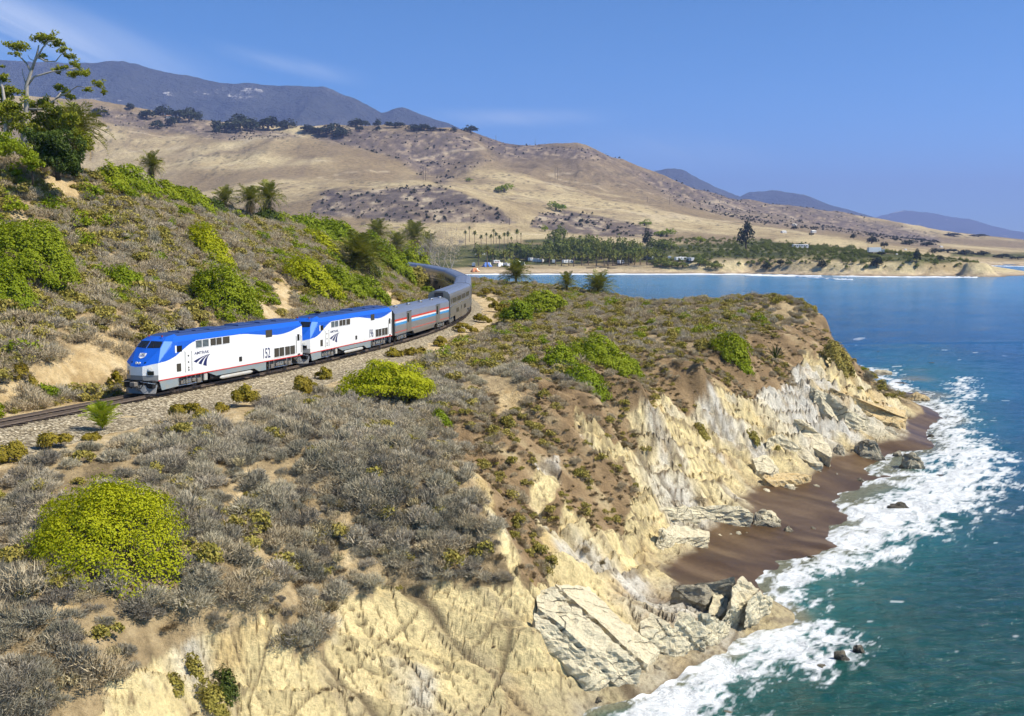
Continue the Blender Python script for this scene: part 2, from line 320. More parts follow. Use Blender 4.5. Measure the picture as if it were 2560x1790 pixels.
def bluff_masks(x, y, z, off):
    u, v = project(x, y, z); dep = np.sqrt(x * x + y * y); k = dep / 70.0         # wobble the outlines
    wu = (fbm(x * .35, y * .35, 4, 5) * 34 + fbm(x * 1.7, y * 1.7, 3, 9) * 15) / k; wv = (fbm(x * .35, y * .35, 4, 45) * 34 + fbm(x * 1.7, y * 1.7, 3, 49) * 15) / k
    uu, vv = u + wu, v + wv
    r = sdf_poly(uu, vv, ROCK)
    for p in ROCK2: r = np.maximum(r, sdf_poly(u + wu * .5, v + wv * .5, p))
    b = sdf_poly(uu, vv, BROWN)
    d = np.full(x.shape, -1e3)
    for p in DIRT: d = np.maximum(d, sdf_poly(u + wu * .7, v + wv * .7, p))
    hill = off < -5
    rock = sstep(-5, 5, r) * ~hill; brown = sstep(-12, 12, b) * ~hill; dirt = sstep(-8, 10, d)
    return rock, brown, dirt, off
STRIKE = R(-34.0)                                           # beds run down and out to sea
def bed_axes(x, y): return x * math.cos(STRIKE) + y * math.sin(STRIKE), -x * math.sin(STRIKE) + y * math.cos(STRIKE)
def saw(t, k=.78):
    f = t - np.floor(t); return np.where(f < k, f / k, (1 - f) / (1 - k))
def base_height(x, y):
    x = np.asarray(x, float); y = np.asarray(y, float)
    z = BL(x, y); off, th = track_dist(x, y)
    w = np.where(off > 0, sstep(7.0, 12.0, off), sstep(4.2, 8.5, -off)); w = np.where(np.hypot(x, y) > 330, 1, w)
    zs = th - .62 - .05 * np.clip(np.abs(off) - 3, 0, 4)
    return zs * (1 - w) + z * w, w, off
def bluff_height(x, y, detail=True, base=None, masks=None, want_info=False):
    x = np.asarray(x, float); y = np.asarray(y, float)
    z, w, off = base if base is not None else base_height(x, y)
    if not detail: return z
    if masks is None: masks = bluff_masks(x, y, z, off)
    rock, brown, dirt, _ = masks
    sand = sstep(1.25, .7, z); rk = rock * (1 - sand)
    a, b = bed_axes(x, y); right = sstep(22, 34, x)                                                # thick slabs stand out towards the point
    wv = fbm(a * .12, b * .12, 3, 8)
    s1 = saw(b / 4.6 + wv * .8, .86); s2 = saw(b / 1.35 + wv * 1.6 + .3, .84); s3 = saw(b / .62 + wv * 3, .8)
    cell = worley(a * .50 + wv, b * 1.0, 4); c2 = worley(a * 1.3 + wv * 2, b * 2.1, 14); blocks = (cell[2] - .5); near = sstep(30, 18, x) * sstep(100, 80, y)
    e_ = x * .83 + y * .56; c_ = z + .30 * e_ + wv * 1.1                                              # beds crop out as ledges sloping down along the shore
    L1 = saw(c_ / 2.3, .86); L2 = saw(c_ / .85 + .37, .84); L3 = saw(c_ / .36, .8); lg = sstep(.5, 2.5, z)
    n_rock = (s1 - .5) * (.38 + .25 * right) + (s2 - .5) * .14 + lg * ((L1 - .5) * (.80 + .9 * right) + (L2 - .5) * (.42 + .35 * right) + (L3 - .5) * .10) + blocks * .28 + (c2[2] - .5) * .13 + fbm(x * .5, y * .5, 3, 21) * .30
    n_rock = n_rock * (1 - .62 * sstep(7, -3, x) * sstep(90, 76, y))
    j1 = np.abs(vnoise(b * .8 + wv * 2, a * .07, 15) * 2 - 1); j2 = np.abs(vnoise(a * .40, b * .22 + wv, 19) * 2 - 1)           # long joints and cross joints
    fine = 1 + np.hypot(x, y) / 90.
    crack = np.maximum(sstep(.07 * fine, .0, j1) * (.35 + .65 * near), np.maximum(sstep(.035 * fine, 0., j2) * .8, sstep(.10, .0, cell[1] - cell[0]) * .7))
    crack = np.maximum(crack * sstep(.40, .52, fbm(x * .12, y * .12, 3, 75) * .5 + .5 + .08 * near), sstep(.07, .0, c2[1] - c2[0]) * .45 * sstep(.48, .6, fbm(x * .2, y * .2, 3, 77) * .5 + .5))
    n_soil = fbm(x * .16, y * .16, 4, 61) * .55 + fbm(x * .9, y * .9, 3, 71) * .16
    gul = (ridged(a * .05 + 9, b * .30, 3, 83) - .6) * 2.0 * brown
    edge = sstep(.1, 1.2, z)
    z = z + w * (((n_rock - crack * .22) * rk * edge + n_soil * (1 - rock) * (1 - sand) + gul * (1 - sand)) + fbm(x * .3, y * .3, 3, 91) * .05 * sand)
    z = z + sstep(6, 30, -off) * (off < 0) * (fbm(x * .05, y * .05, 4, 14) * 1.1)
    if want_info: return z, crack, L1, L2, cell[2], wv, right
    return z
def hit(u, v, detail=False, y0=22.0, y1=420.0, dz=0.0):
    """where the line of sight through a picture point meets the bluff"""
    d = ray(u, v); ts = np.geomspace(y0, y1, 900) / d[1]; x = d[0] * ts; y = d[1] * ts; z = CZ + d[2] * ts
    h = bluff_height(x, y, detail) + dz; k = np.nonzero(z <= h)[0]
    if len(k) == 0: return None
    i = max(1, k[0]); a, b = z[i - 1] - h[i - 1], h[i] - z[i]; f = a / (a + b + 1e-9); t = ts[i - 1] + (ts[i] - ts[i - 1]) * f
    return np.array([d[0] * t, d[1] * t, CZ + d[2] * t])

# ---- bluff material: the ground's own colours are stored on the mesh, grain and relief come from the nodes
def mat_bluff():
    n = NT('bluff_ground'); p = n.pos(); c = n.new('ShaderNodeAttribute', attribute_name='tint').outputs['Color']; wet = n.attr('wet')
    f = n.noise(p, 3.4, 5, .8)
    c = n.mix(1.0, c, n.ramp(f, [(.25, .58), (.5, 1.0), (.75, 1.30)]), 'MULTIPLY')
    nb = n.bump(n.math('MULTIPLY', f, n.math('SUBTRACT', 1.0, n.math('MULTIPLY', wet, .97))), .85, .28)
    return n.done(c, n.math('SUBTRACT', .92, n.math('MULTIPLY', wet, .52)), nb, n.math('SUBTRACT', .3, n.math('MULTIPLY', wet, .12)))
def polar_grid(u0, u1, nc, y0, y1, nr, power=None):
    us = np.linspace(u0, u1, nc); ys = np.geomspace(y0, y1, nr)
    X = (us[None] - 1280) / FPX * ys[:, None]; Y = np.repeat(ys[:, None], nc, 1); return X, Y
X, Y = polar_grid(-420, 2940, 720, 26, 390, 760)
base = base_height(X, Y); masks = bluff_masks(X, Y, base[0], base[2]); Z, crack, s1, s2, cellv, wv, right = bluff_height(X, Y, True, base, masks, True)
rock_m, brown_m, dirt_m, off_m = masks
SAND = [PZ(u, v, .7)[:2] for u, v in ((1560, 1530), (1630, 1400), (1680, 1330), (1790, 1240), (1850, 1180), (2000, 1100), (2150, 1010), (2220, 930), (2330, 880), (2520, 1000), (2500, 1300), (2200, 1500), (2000, 1480), (1860, 1440), (1790, 1450), (1690, 1550), (1600, 1545))]
sandm = sstep(1.15, .75, Z + fbm(X * .8, Y * .8, 3, 33) * .12) * sstep(-1.0, .6, sdf_poly(X, Y, SAND))
A_, B_ = bed_axes(X, Y)
n1 = fbm(X * .12, Y * .12, 4, 101) * .5 + .5; n2 = fbm(X * .7, Y * .7, 4, 111) * .5 + .5; n3 = fbm(X * 2.4, Y * 2.4, 3, 121) * .5 + .5; st = fbm(A_ * .18, B_ * 1.9 + wv * 2, 4, 131) * .5 + .5
yel = sstep(.35, .6, n1 + .25 * sstep(85, 55, Y) * sstep(12, -2, X))
rc = lerp((.64, .58, .44), (.70, .57, .29), yel); rc = lerp(rc, (.60, .56, .47), sstep(.5, .7, fbm(X * .2, Y * .2, 4, 141) * .5 + .5)); rc = rc * (.80 + .4 * n2)[..., None] * (.9 + .2 * cellv)[..., None]
rc = lerp(rc, (.46, .37, .22), sstep(.56, .74, st) * .65); rc = lerp(rc, (.50, .33, .13), sstep(.62, .78, fbm(X * .3 + 9, Y * .3, 4, 151) * .5 + .5) * .6)
rc = lerp(rc, (.22, .165, .09), np.clip(sstep(.86, .93, s1) * .85 + sstep(.85, .94, s2) * .6, 0, .9) * sstep(.30, .55, n2) * (.35 + .65 * sstep(2, 12, X)))
spk = sstep(.70, .80, vnoise(X * 3.6, Y * 3.6, 181) * .6 + vnoise(X * 8, Y * 8, 187) * .4) * sstep(.45, .6, fbm(X * .22, Y * .22, 3, 191) * .5 + .5); rc = lerp(rc, (.22, .15, .08), spk * .7)
low = sstep(2.2, .6, Z) * rock_m; rc = lerp(rc, (.30, .25, .16), low * (.35 + .5 * n2)); rc = lerp(rc, (.10, .07, .04), np.clip(crack, 0, 1) * .9)
bc = ramp(.5 * n2 + .5 * (fbm(A_ * .12, B_ * .8, 4, 161) * .5 + .5), [(.25, (.12, .08, .04)), (.45, (.24, .16, .08)), (.6, (.33, .23, .12)), (.75, (.46, .36, .20))])
so = ramp(.6 * n2 + .4 * n3, [(.3, (.19, .14, .075)), (.5, (.33, .245, .13)), (.7, (.47, .36, .20))])
dc = ramp(.5 * n2 + .5 * n3, [(.3, (.40, .28, .13)), (.5, (.56, .42, .22)), (.7, (.64, .51, .30))])
wc = ramp(fbm(A_ * .2, B_ * .7, 3, 171) * .5 + .5, [(.3, (.070, .042, .020)), (.55, (.105, .066, .033)), (.75, (.145, .096, .05))])
dirt_m = np.maximum(dirt_m, sstep(11.5, 8.0, off_m + 3.0 * sstep(100, 130, Y)) * (off_m > 0) * sstep(.25, .5, n2)); dirt_m = np.maximum(dirt_m, sstep(8.5, 5.5, -off_m) * (off_m < 0))
so = so * (1 + .30 * sstep(4, 12, -off_m))[..., None]; C = lerp(so, bc, brown_m); C = lerp(C, dc, dirt_m); C = lerp(C, rc, rock_m); C = lerp(C, wc, sandm)
keep = Z > -3.0
V = np.stack([X, Y, Z], -1).reshape(-1, 3); F = grid_faces(*X.shape); F = F[keep.ravel()[F].any(1)]
used = np.zeros(len(V), bool); used[F.ravel()] = True; remap = np.cumsum(used) - 1
me = mesh_np('bluff_ground', V[used], remap[F], mat_bluff(), True)
me.polygons.foreach_set('use_smooth', (rock_m * (1 - sandm)).ravel()[F].mean(1) < .5)                # broken rock keeps its facets
attr(me, 'tint', C.reshape(-1, 3)[used], 'FLOAT_VECTOR'); attr(me, 'wet', sandm.ravel()[used])
tag(obj('bluff_ground', me), 'coastal bluff of pale layered rock and brown soil above the beach', None, None, 'structure')

# ================================================================== the sea
FOAM = [[(1690, 1280), (1780, 1270), (1840, 1215), (1850, 1190), (1890, 1170), (1872, 1130), (1960, 1110), (1990, 1070), (2060, 1060), (2110, 1005), (2100, 960), (2095, 930), (2140, 885), (2165, 890), (2160, 960), (2240, 1000), (2272, 1080), (2230, 1130), (2100, 1190), (2000, 1240), (1960, 1265), (1850, 1280), (1790, 1320), (1765, 1355), (1720, 1340)],
        [(1330, 1560), (1420, 1500), (1500, 1470), (1600, 1410), (1700, 1365), (1760, 1380), (1850, 1408), (1920, 1440), (1935, 1480), (1830, 1512), (1790, 1492), (1640, 1510), (1690, 1590), (1740, 1700), (1300, 1700)],
        [(2150, 850), (2175, 845), (2185, 890), (2150, 905), (2140, 880)], [(1925, 820), (1980, 825), (2060, 880), (2050, 905), (1970, 870)], [(2030, 888), (2120, 900), (2100, 935), (2060, 925)]]
FOAM = [[PZ(u * 1.115, v * 1.115, 0.05)[:2] for u, v in f] for f in FOAM]
def sea_waves(x, y):
    d = np.hypot(x, y); k = np.clip(d / 90, 1, 10)
    w = fbm(x * .055 + y * .02, y * .10 - x * .03, 3, 7) * .34 + fbm(x * .35, y * .55, 3, 27) * .13
    return w * sstep(20, 60, d) * np.clip(200 / d, .15, 1)
def mat_sea():
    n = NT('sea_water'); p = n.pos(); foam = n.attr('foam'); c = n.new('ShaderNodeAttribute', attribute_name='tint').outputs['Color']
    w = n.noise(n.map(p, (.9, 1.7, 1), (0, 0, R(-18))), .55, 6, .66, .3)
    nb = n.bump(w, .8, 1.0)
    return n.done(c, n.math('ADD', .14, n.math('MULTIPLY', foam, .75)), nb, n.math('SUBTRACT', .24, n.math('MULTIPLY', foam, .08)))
MSEA = mat_sea()
def sea_patch(u0, u1, nc, y0, y1, nr):
    X, Y = polar_grid(u0, u1, nc, y0, y1, nr); Z = sea_waves(X, Y); D = np.hypot(X, Y); close = y0 < 100
    fm = np.full(X.shape, -1e3); wx = fbm(X * .25, Y * .25, 3, 3) * 2.0; wy = fbm(X * .25, Y * .25, 3, 43) * 2.5
    if close:
        for f in FOAM: fm = np.maximum(fm, sdf_poly(X + wx, Y + wy, f))
        g = base_height(X, Y)[0]; g = np.where((D > 390) | (X > 105), -6, g)
    else: g = np.full(X.shape, -6.)
    foam = np.clip(sstep(-6, 7, fm), 0, 1) ** .8; foam = np.maximum(foam, sstep(-.55, -.1, g) * .55 * (Y < 200))
    Z = Z + sstep(-2, 4, fm) * (fbm(X * .8, Y * .8, 3, 88) * .22 + .12)
    shal = sstep(-2.6, -.1, g); far = sstep(60, 190, D + X * .1)
    a = X * .8 - Y * .6; b = X * .6 + Y * .8
    px, py = X + fbm(X * .5, Y * .5, 3, 203) * 1.6, Y + fbm(X * .5, Y * .5, 3, 213) * 1.6
    l1 = worley(px * .55, py * .55, 3); l2 = worley(px * 1.5, py * 1.5, 13); e1 = l1[1] - l1[0]; e2 = l2[1] - l2[0]
    t = fbm(b * .45, a * 1.8, 5, 223, .6) * .62 + .62 - e1 * .46 - e2 * .42
    f = sstep(-.05, .30, foam * 1.28 + t - 1.02)
    cn = fbm(X * .30 + 5, Y * .8, 4, 233, .6) * .5 + .5; f = np.maximum(f, sstep(.80, .84, cn) * .7 * (D < 420) * (D > 60))
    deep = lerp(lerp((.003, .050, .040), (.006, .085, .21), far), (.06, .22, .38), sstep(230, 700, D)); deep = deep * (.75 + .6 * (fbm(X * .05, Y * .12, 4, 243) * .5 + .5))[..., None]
    C = lerp(deep, (.03, .17, .16), shal * .7); C = lerp(C, (.22, .20, .12), sstep(.8, 1., shal) * .8)
    C = lerp(C, np.array([.76, .79, .80]) * (.78 + .3 * (fbm(X * 1.6, Y * 1.6, 3, 253) * .5 + .5))[..., None], f)
    return X, Y, Z, f, C
parts = [sea_patch(700, 3000, 560, 30, 250, 480), sea_patch(-600, 4200, 240, 245, 12000, 200)]
Vs, Fs, A, CC = [], [], [], []; o = 0
for i, (X, Y, Z, a, c) in enumerate(parts):
    if i: Z = np.where(Y < 251, Z - .5, Z)
    Vs.append(np.stack([X, Y, Z], -1).reshape(-1, 3)); Fs.append(grid_faces(*X.shape) + o); o += X.size; A.append(a.ravel()); CC.append(c.reshape(-1, 3))
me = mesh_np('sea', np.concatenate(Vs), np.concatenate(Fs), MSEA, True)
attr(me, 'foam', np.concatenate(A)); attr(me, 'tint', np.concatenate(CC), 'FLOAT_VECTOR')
tag(obj('sea', me), 'blue green sea with white surf along the rocky shore', None, None, 'structure')
# ================================================================== far land: beach flat, headland, rolling hills
def far_points():
    pts = []
    for u, v in ((1050, 686), (1200, 685), (1350, 684), (1500, 684), (1700, 684), (1860, 684), (1960, 686), (2060, 688), (2200, 690), (2300, 690), (2400, 690), (2484, 690)):
        p = PZ(u, v, 0); pts.append(p); q = p * .955; q[2] = -5; pts.append(q); q = p * 1.012; q[2] = 2.0; pts.append(q)
    for u, v in ((2440, 661), (2500, 663), (2560, 665), (2700, 664), (3000, 664)):
        p = PZ(u, v, 0); pts.append(p); q = p * .95; q[2] = -5; pts.append(q); q = p * 1.01; q[2] = 3.0; pts.append(q)
    for u, v, z in ((2506, 690, -5), (2530, 692, -6), (2560, 690, -6), (2504, 680, -5), (2506, 671, -4), (2520, 685, -4), (2600, 680, -5), (2500, 672, -4), (2900, 690, -6), (2560, 675, -5)): pts.append(PZ(u, v, z))
    for x, y, z in ((-150, 800, 6), (-420, 800, 18), (-120, 880, 5), (-900, 900, 60), (-35, 420, 9), (-45, 550, 6), (-45, 700, 4), (-200, 450, 22), (-200, 600, 15), (-420, 600, 30), (-5, 450, -3), (-8, 600, -3), (-10, 740, -4), (60, 450, -6), (200, 500, -6), (300, 700, -6), (-60, 385, 9), (-300, 385, 30), (20, 385, -6)): pts.append(np.array([x, y, z], float))
    T = """1640 655 880,1750 648 860,1850 645 850,2000 648 832,2150 656 800,2300 660 786,2420 664 775,2470 670 772,1850 605 1120,2000 618 1050,2150 630 1000,2300 640 950,2400 650 870,2050 602 1280,2130 612 1250,2300 625 1250,
2450 653 1130,2560 656 1130,2800 655 1150,2500 640 1400,2700 640 1400,2000 560 1900,2200 590 1900,2400 612 1800,2560 628 1800,2800 630 1800,1100 668 900,1300 668 905,1500 668 905,1650 664 900,1100 645 1000,1300 643 1000,1500 642 1000,1650 632 1000,
1000 590 1120,1150 600 1120,1300 600 1120,1500 606 1120,1700 610 1100,900 565 1200,1050 562 1200,1250 575 1210,1500 590 1230,1700 597 1250,785 503 1330,860 473 1400,950 470 1410,1050 462 1420,1127 472 1400,1188 494 1350,1249 524 1300,
900 468 1520,700 475 1500,600 505 1430,400 510 1480,400 450 1700,600 430 1700,250 400 1850,100 380 1900,749 335 2000,822 348 1950,883 366 1900,974 387 1850,1005 399 1800,1050 432 1700,600 345 2080,450 330 2120,0 235 2300,200 258 2300,350 270 2350,500 293 2350,640 320 2350,
720 328 2400,800 322 2400,880 320 2400,960 315 2400,1060 322 2400,1180 333 2400,1300 352 2400,1400 362 2400,1480 372 2450,1560 400 2450,1640 432 2450,1720 460 2500,1800 480 2600,1866 490 2700,1960 515 2800,2040 526 2900,2090 527 2900,2131 535 2900,2197 553 3000,2263 570 3000,2346 583 3100,2462 593 3200,2541 605 3200,2700 612 3200,
1218 396 1900,1290 433 1800,1330 466 1700,1090 452 1750,1180 430 2000,1250 490 1500,1400 480 1720,1400 545 1400,1600 520 1600,1600 572 1350,1800 560 1500,1800 590 1300,1900 535 2100,1150 380 2150,1000 355 2150,1350 400 2200,1500 430 2150,1700 520 2000,-300 250 2250,-300 420 1800,-200 560 1300,300 560 1250,600 560 1220,1900 548 2300,2000 562 2300,2100 577 2300,2200 592 2400,2350 606 2400,2500 619 2400,1800 535 2100,1950 548 2500,2100 563 2600,2300 592 2600,1750 505 2300,2700 622 2500,2600 625 2000"""
    for t in T.replace('\n', '').split(','): pts.append(PY(*map(float, t.split())))
    for t in "749 335 2000,822 348 1950,883 366 1900,974 387 1850,1005 399 1800,1218 396 1900,1290 433 1800".split(','):
        p = PY(*map(float, t.split())); p = p * 1.07; p[2] -= 18; pts.append(p)
    for t in "-300 250 2300,0 235 2300,350 270 2350,720 328 2400,1060 322 2400,1400 362 2400,1720 460 2500,2040 526 2900,2346 583 3100,2700 612 3200".split(','):
        p = PY(*map(float, t.split())); q = p * 1.12; q[2] = p[2] * .62; pts.append(q); q = p * 1.3; q[2] = 30; pts.append(q)
    return np.array(pts)
FB = RBF(far_points(), 500.0, 0, 1.0)
BURN = [[(785, 503), (822, 477), (913, 478), (1050, 466), (1127, 474), (1188, 496), (1249, 526), (1290, 556), (1000, 556), (830, 540), (780, 530)], [(1320, 565), (1350, 535), (1420, 520), (1500, 540), (1600, 570), (1680, 592), (1500, 588)]]
SCRUB = [[(780, 345), (880, 322), (1150, 328), (1200, 390), (1100, 440), (1050, 440), (990, 395), (880, 365)], [(1180, 400), (1080, 450), (1100, 470), (1140, 440), (1230, 400)], [(1170, 330), (1350, 360), (1480, 372), (1560, 400), (1400, 400), (1250, 390)], [(220, 270), (500, 300), (720, 330), (740, 345), (560, 350), (300, 320)],
         [(1560, 420), (1800, 480), (2100, 530), (2350, 590), (2350, 620), (2100, 580), (1900, 560), (1700, 510)], [(2050, 525), (2130, 530), (2200, 570), (2100, 570)]]
GREEN = [[(1300, 600), (1480, 585), (1480, 605), (1300, 612)], [(1000, 610), (1400, 615), (1650, 610), (1900, 600), (2000, 618), (2250, 632), (2420, 655), (2350, 662), (2000, 650), (1800, 648), (1650, 660), (1500, 662), (1200, 665), (700, 700), (700, 600)], [(2380, 630), (2700, 635), (2700, 650), (2380, 645)]]
TAN = [[(1950, 595), (2080, 598), (2180, 612), (2050, 615), (1940, 605)], [(1050, 568), (1300, 578), (1480, 590), (1300, 598), (1050, 590)]]
def far_height(x, y, masks=False):
    z = FB(x, y); h = sstep(14, 70, z)
    rg = ridged(x * .0042 + .3 * fbm(x * .003, y * .003, 2, 5), y * .0026, 4, 11) - .58
    zz = z + h * ((rg - .06) * np.clip(z * .24, 0, 34) + fbm(x * .02, y * .02, 3, 51) * 2.2) + sstep(1, 6, z) * fbm(x * .03, y * .03, 3, 91) * .8
    # sea cliffs of the headland: steepen between the beach and the flat
    cl = sstep(100, 260, x) * sstep(374, 358, x) * (y < 900)
    zz = np.where((z > 0) & (z < 14), zz + cl * 3.2 * sstep(2.0, 4.5, z) * sstep(14, 6, z) * (1 + .8 * fbm(x * .05, y * .05, 3, 17)), zz)
    return zz
def mat_far():
    n = NT('hill_ground'); p = n.pos(); c = n.new('ShaderNodeAttribute', attribute_name='tint').outputs['Color']
    f = n.noise(p, .16, 5, .75); c = n.mix(1.0, c, n.ramp(f, [(.3, .62), (.5, 1.0), (.7, 1.3)]), 'MULTIPLY')
    return n.done(c, .95, n.bump(f, .7, 3.0), .15)
X, Y = polar_grid(-420, 2960, 640, 385, 3900, 400)
Z = far_height(X, Y); U, Vv = project(X, Y, Z)
wu = fbm(X * .012, Y * .012, 4, 3) * 16; wv_ = fbm(X * .012, Y * .012, 4, 23) * 9
def fm(polys, soft):
    m = np.full(X.shape, -1e3)
    for p in polys: m = np.maximum(m, sdf_poly(U + wu, Vv + wv_, p))
    return sstep(-soft, soft, m)
burn, scrub, green, tan = fm(BURN, 3), fm(SCRUB, 12), fm(GREEN, 4), fm(TAN, 4)
n1 = fbm(X * .008, Y * .008, 4, 33) * .5 + .5; n2 = fbm(X * .035, Y * .035, 4, 43) * .5 + .5; n3 = fbm(X * .11, Y * .08, 3, 53) * .5 + .5
C = ramp(n1 * .6 + n2 * .4, [(.3, (.28, .215, .12)), (.5, (.415, .325, .178)), (.7, (.52, .425, .24))])
C = lerp(C, (.225, .165, .095), sstep(.50, .66, fbm(X * .004, Y * .004, 3, 63) * .5 + .5 + .18 * sstep(1900, 2400, Y)) * .8)
C = lerp(C, ramp(n3 * .5 + n2 * .5, [(.35, (.12, .09, .062)), (.55, (.19, .142, .095)), (.7, (.28, .21, .13))]), fm([[(780, 332), (900, 318), (1150, 325), (1480, 370), (1700, 458), (1900, 520), (1700, 500), (1500, 462), (1380, 420), (1290, 432), (1230, 395), (1100, 448), (1000, 402), (880, 366)]], 14) * .72)
C = lerp(C, ramp(n3, [(.4, (.105, .085, .08)), (.6, (.20, .155, .125)), (.72, (.36, .28, .19))]), scrub * .85)
C = lerp(C, ramp(n3 * .65 + n2 * .35, [(.34, (.10, .08, .072)), (.52, (.15, .12, .10)), (.60, (.27, .21, .15)), (.70, (.46, .38, .26))]), burn)
C = lerp(C, ramp(n2 * .5 + n3 * .5, [(.35, (.05, .06, .018)), (.5, (.095, .10, .03)), (.62, (.16, .15, .06)), (.75, (.26, .22, .11))]), green)
C = lerp(C, (.52, .42, .23), tan * .85)
C = lerp(C, (.62, .53, .36), sstep(.02, 0., np.abs(Vv - 580 + (U - 1050) * -.02) / 200 + np.abs(Y - 1185) / 500) * .8 * (U > 900) * (U < 1700))       # the coast road's bank
wk = worley(X * .085, Y * .085, 7); dots = sstep(.30, .18, wk[0]) * (wk[2] > .45) * sstep(.42, .58, fbm(X * .006 + 2, Y * .006, 4, 93) * .5 + .5) * (Z > 22); C = lerp(C, (.10, .085, .055), dots * .8)
gly = sstep(.10, .0, np.abs(fbm(X * .006, Y * .0035, 3, 113))) * (Z > 30); C = lerp(C, (.20, .15, .10), gly * .45)
trackline = sstep(.035, .0, np.abs(fbm(X * .0035 + 3, Y * .0055, 2, 73))) * (Z > 30) * (n1 > .45); C = lerp(C, (.58, .48, .32), trackline * .5)
beach = sstep(3.6, 2.2, Z); C = lerp(C, (.52, .41, .26), beach); C = lerp(C, (.26, .19, .12), sstep(.9, .3, Z))
cliffm = sstep(1.6, 2.6, Z) * sstep(11.5, 8.5, Z) * (X > 120) * (Y < 860) * sstep(.40, .52, fbm(X * .06, Y * .02, 4, 83) * .5 + .5); C = lerp(C, (.58, .48, .27), cliffm * .85)
cl2 = sstep(.5, 2, Z) * sstep(9, 5, Z) * (Y > 1050) * (X > 480) * (Y < 1200) * (n2 > .45); C = lerp(C, (.55, .47, .3), cl2 * .8)
keep = Z > -4; F = grid_faces(*X.shape); F = F[keep.ravel()[F].any(1)]; V = np.stack([X, Y, Z], -1).reshape(-1, 3)
used = np.zeros(len(V), bool); used[F.ravel()] = True; remap = np.cumsum(used) - 1
me = mesh_np('hills', V[used], remap[F], mat_far(), True); attr(me, 'tint', C.reshape(-1, 3)[used], 'FLOAT_VECTOR')
tag(obj('hills', me), 'dry tan rolling hills, flat coast and headland beyond the bay', None, None, 'structure')
# surf lines along the far beach
def mat_foam():
    n = NT('surf_foam'); f = n.noise(n.pos(), .4, 4, .7); return n.done(n.ramp(f, [(.3, (.70, .75, .78)), (.6, (.92, .93, .93))]), .8, n.bump(f, .5, .3), .2)
MFOAM = mat_foam()
def surf(name, line, w0, w1, label):
    """a rolling line of surf: low rounded ridge lying on the water"""
    pts = [PZ(u, v, .1) for u, v in line]; us = np.linspace(0, 1, 90); L = np.array(pts); t = np.linspace(0, 1, len(L))
    xs = np.interp(us, t, L[:, 0]); ys = np.interp(us, t, L[:, 1]); V = []; m = 7
    for i, (x, y) in enumerate(zip(xs, ys)):
        w = (w0 + (w1 - w0) * us[i]) * (.35 + .65 * math.sin(math.pi * us[i]) ** .4) * (.8 + .5 * vnoise(np.array(us[i] * 22), np.array(3.), 5))
        for j in range(m):
            s = j / (m - 1); h = .75 * math.sin(math.pi * s) ** .7 * (.5 + float(vnoise(np.array(us[i] * 40), np.array(s * 3), 9))); V.append((x, y - s * w, -.25 + h))
    return tag(obj(name, mesh_np(name, np.array(V), grid_faces(90, m), MFOAM, True)), label, 'surf', 'surf lines along the far beach')
surf('surf_line', [(1150, 686), (1300, 685), (1500, 684.5), (1700, 684.5), (1860, 685), (1950, 687.5), (2050, 690)], 16, 18, 'long white surf line breaking along the far sandy beach')
surf('surf_line', [(1860, 688), (1980, 690), (2080, 697), (2130, 699)], 12, 6, 'white surf streak sweeping out from the beach where the headland begins')
surf('surf_line', [(2080, 690), (2250, 692), (2380, 692.5), (2440, 693)], 7, 9, 'thin white surf line under the headland cliffs')
surf('surf_line', [(2470, 664.5), (2560, 666), (2700, 665.5)], 10, 10, 'thin white surf line at the far coast behind the headland')

# ================================================================== mountains
def mat_mountain():
    n = NT('mountain_chaparral'); p = n.pos(); f = n.noise(p, .0025, 6, .7); g = n.noise(p, .0007, 5, .6)
    c = n.ramp(f, [(.3, (.03, .038, .04)), (.55, (.06, .066, .062)), (.7, (.10, .10, .09))]); c = n.mix(n.math('MULTIPLY', n.rng(f, .60, .63), n.rng(g, .50, .56)), c, (.62, .58, .52))
    return n.done(c, .95, n.bump(f, 1.0, 260.), .1)
MMT = mat_mountain()
def mountain(name, sil, Y0, depth, label, seed, spur=.30):
    us = np.linspace(sil[0][0], sil[-1][0], 300); vs = np.interp(us, [a for a, _ in sil], [b for _, b in sil]) + fbm(us * .03, us * 0 + seed, 4, seed) * 3.5
    ys = np.concatenate([np.linspace(Y0 - depth, Y0, 60), np.linspace(Y0, Y0 + depth * .7, 25)[1:]])
    Xr = (us - 1280) / FPX * Y0; Zr = CZ + (608 - vs) / FPX * Y0 * 1.012
    X = np.repeat(Xr[None], len(ys), 0); Y = np.repeat(ys[:, None], len(us), 1)
    t = np.where(Y <= Y0, (Y - (Y0 - depth)) / depth, 1 - (Y - Y0) / (depth * .7)); prof = np.clip(t, 0, 1) ** 1.25
    rg = ridged(X * .00085, Y * .0004 + seed, 5, seed) - .55
    Z = Zr[None] * prof * (1 + rg * spur * 4.5 * (1.03 - prof)) + 10
    return tag(obj(name, mesh_np(name, np.stack([X, Y, Z], -1).reshape(-1, 3), grid_faces(*X.shape), MMT, True)), label, None, None, 'structure')
mountain('mountains', [(-600, 200), (0, 172), (100, 180), (220, 183), (330, 178), (420, 200), (560, 226), (680, 233), (820, 236), (900, 266), (960, 298), (1010, 284), (1060, 302), (1120, 322), (1250, 380), (1400, 440)], 8500, 3300, 'long blue mountain range behind the tan hills', 3)
mountain('mountains', [(1480, 470), (1600, 442), (1660, 432), (1700, 432), (1780, 475), (1850, 500), (1950, 560)], 11000, 2800, 'small blue peak rising past the end of the tan ridge', 13)
mountain('mountains', [(1780, 520), (1870, 487), (1920, 481), (2000, 490), (2080, 520), (2150, 540), (2260, 590), (2330, 610)], 12500, 2800, 'blue ridge behind the dark coastal hill', 23)
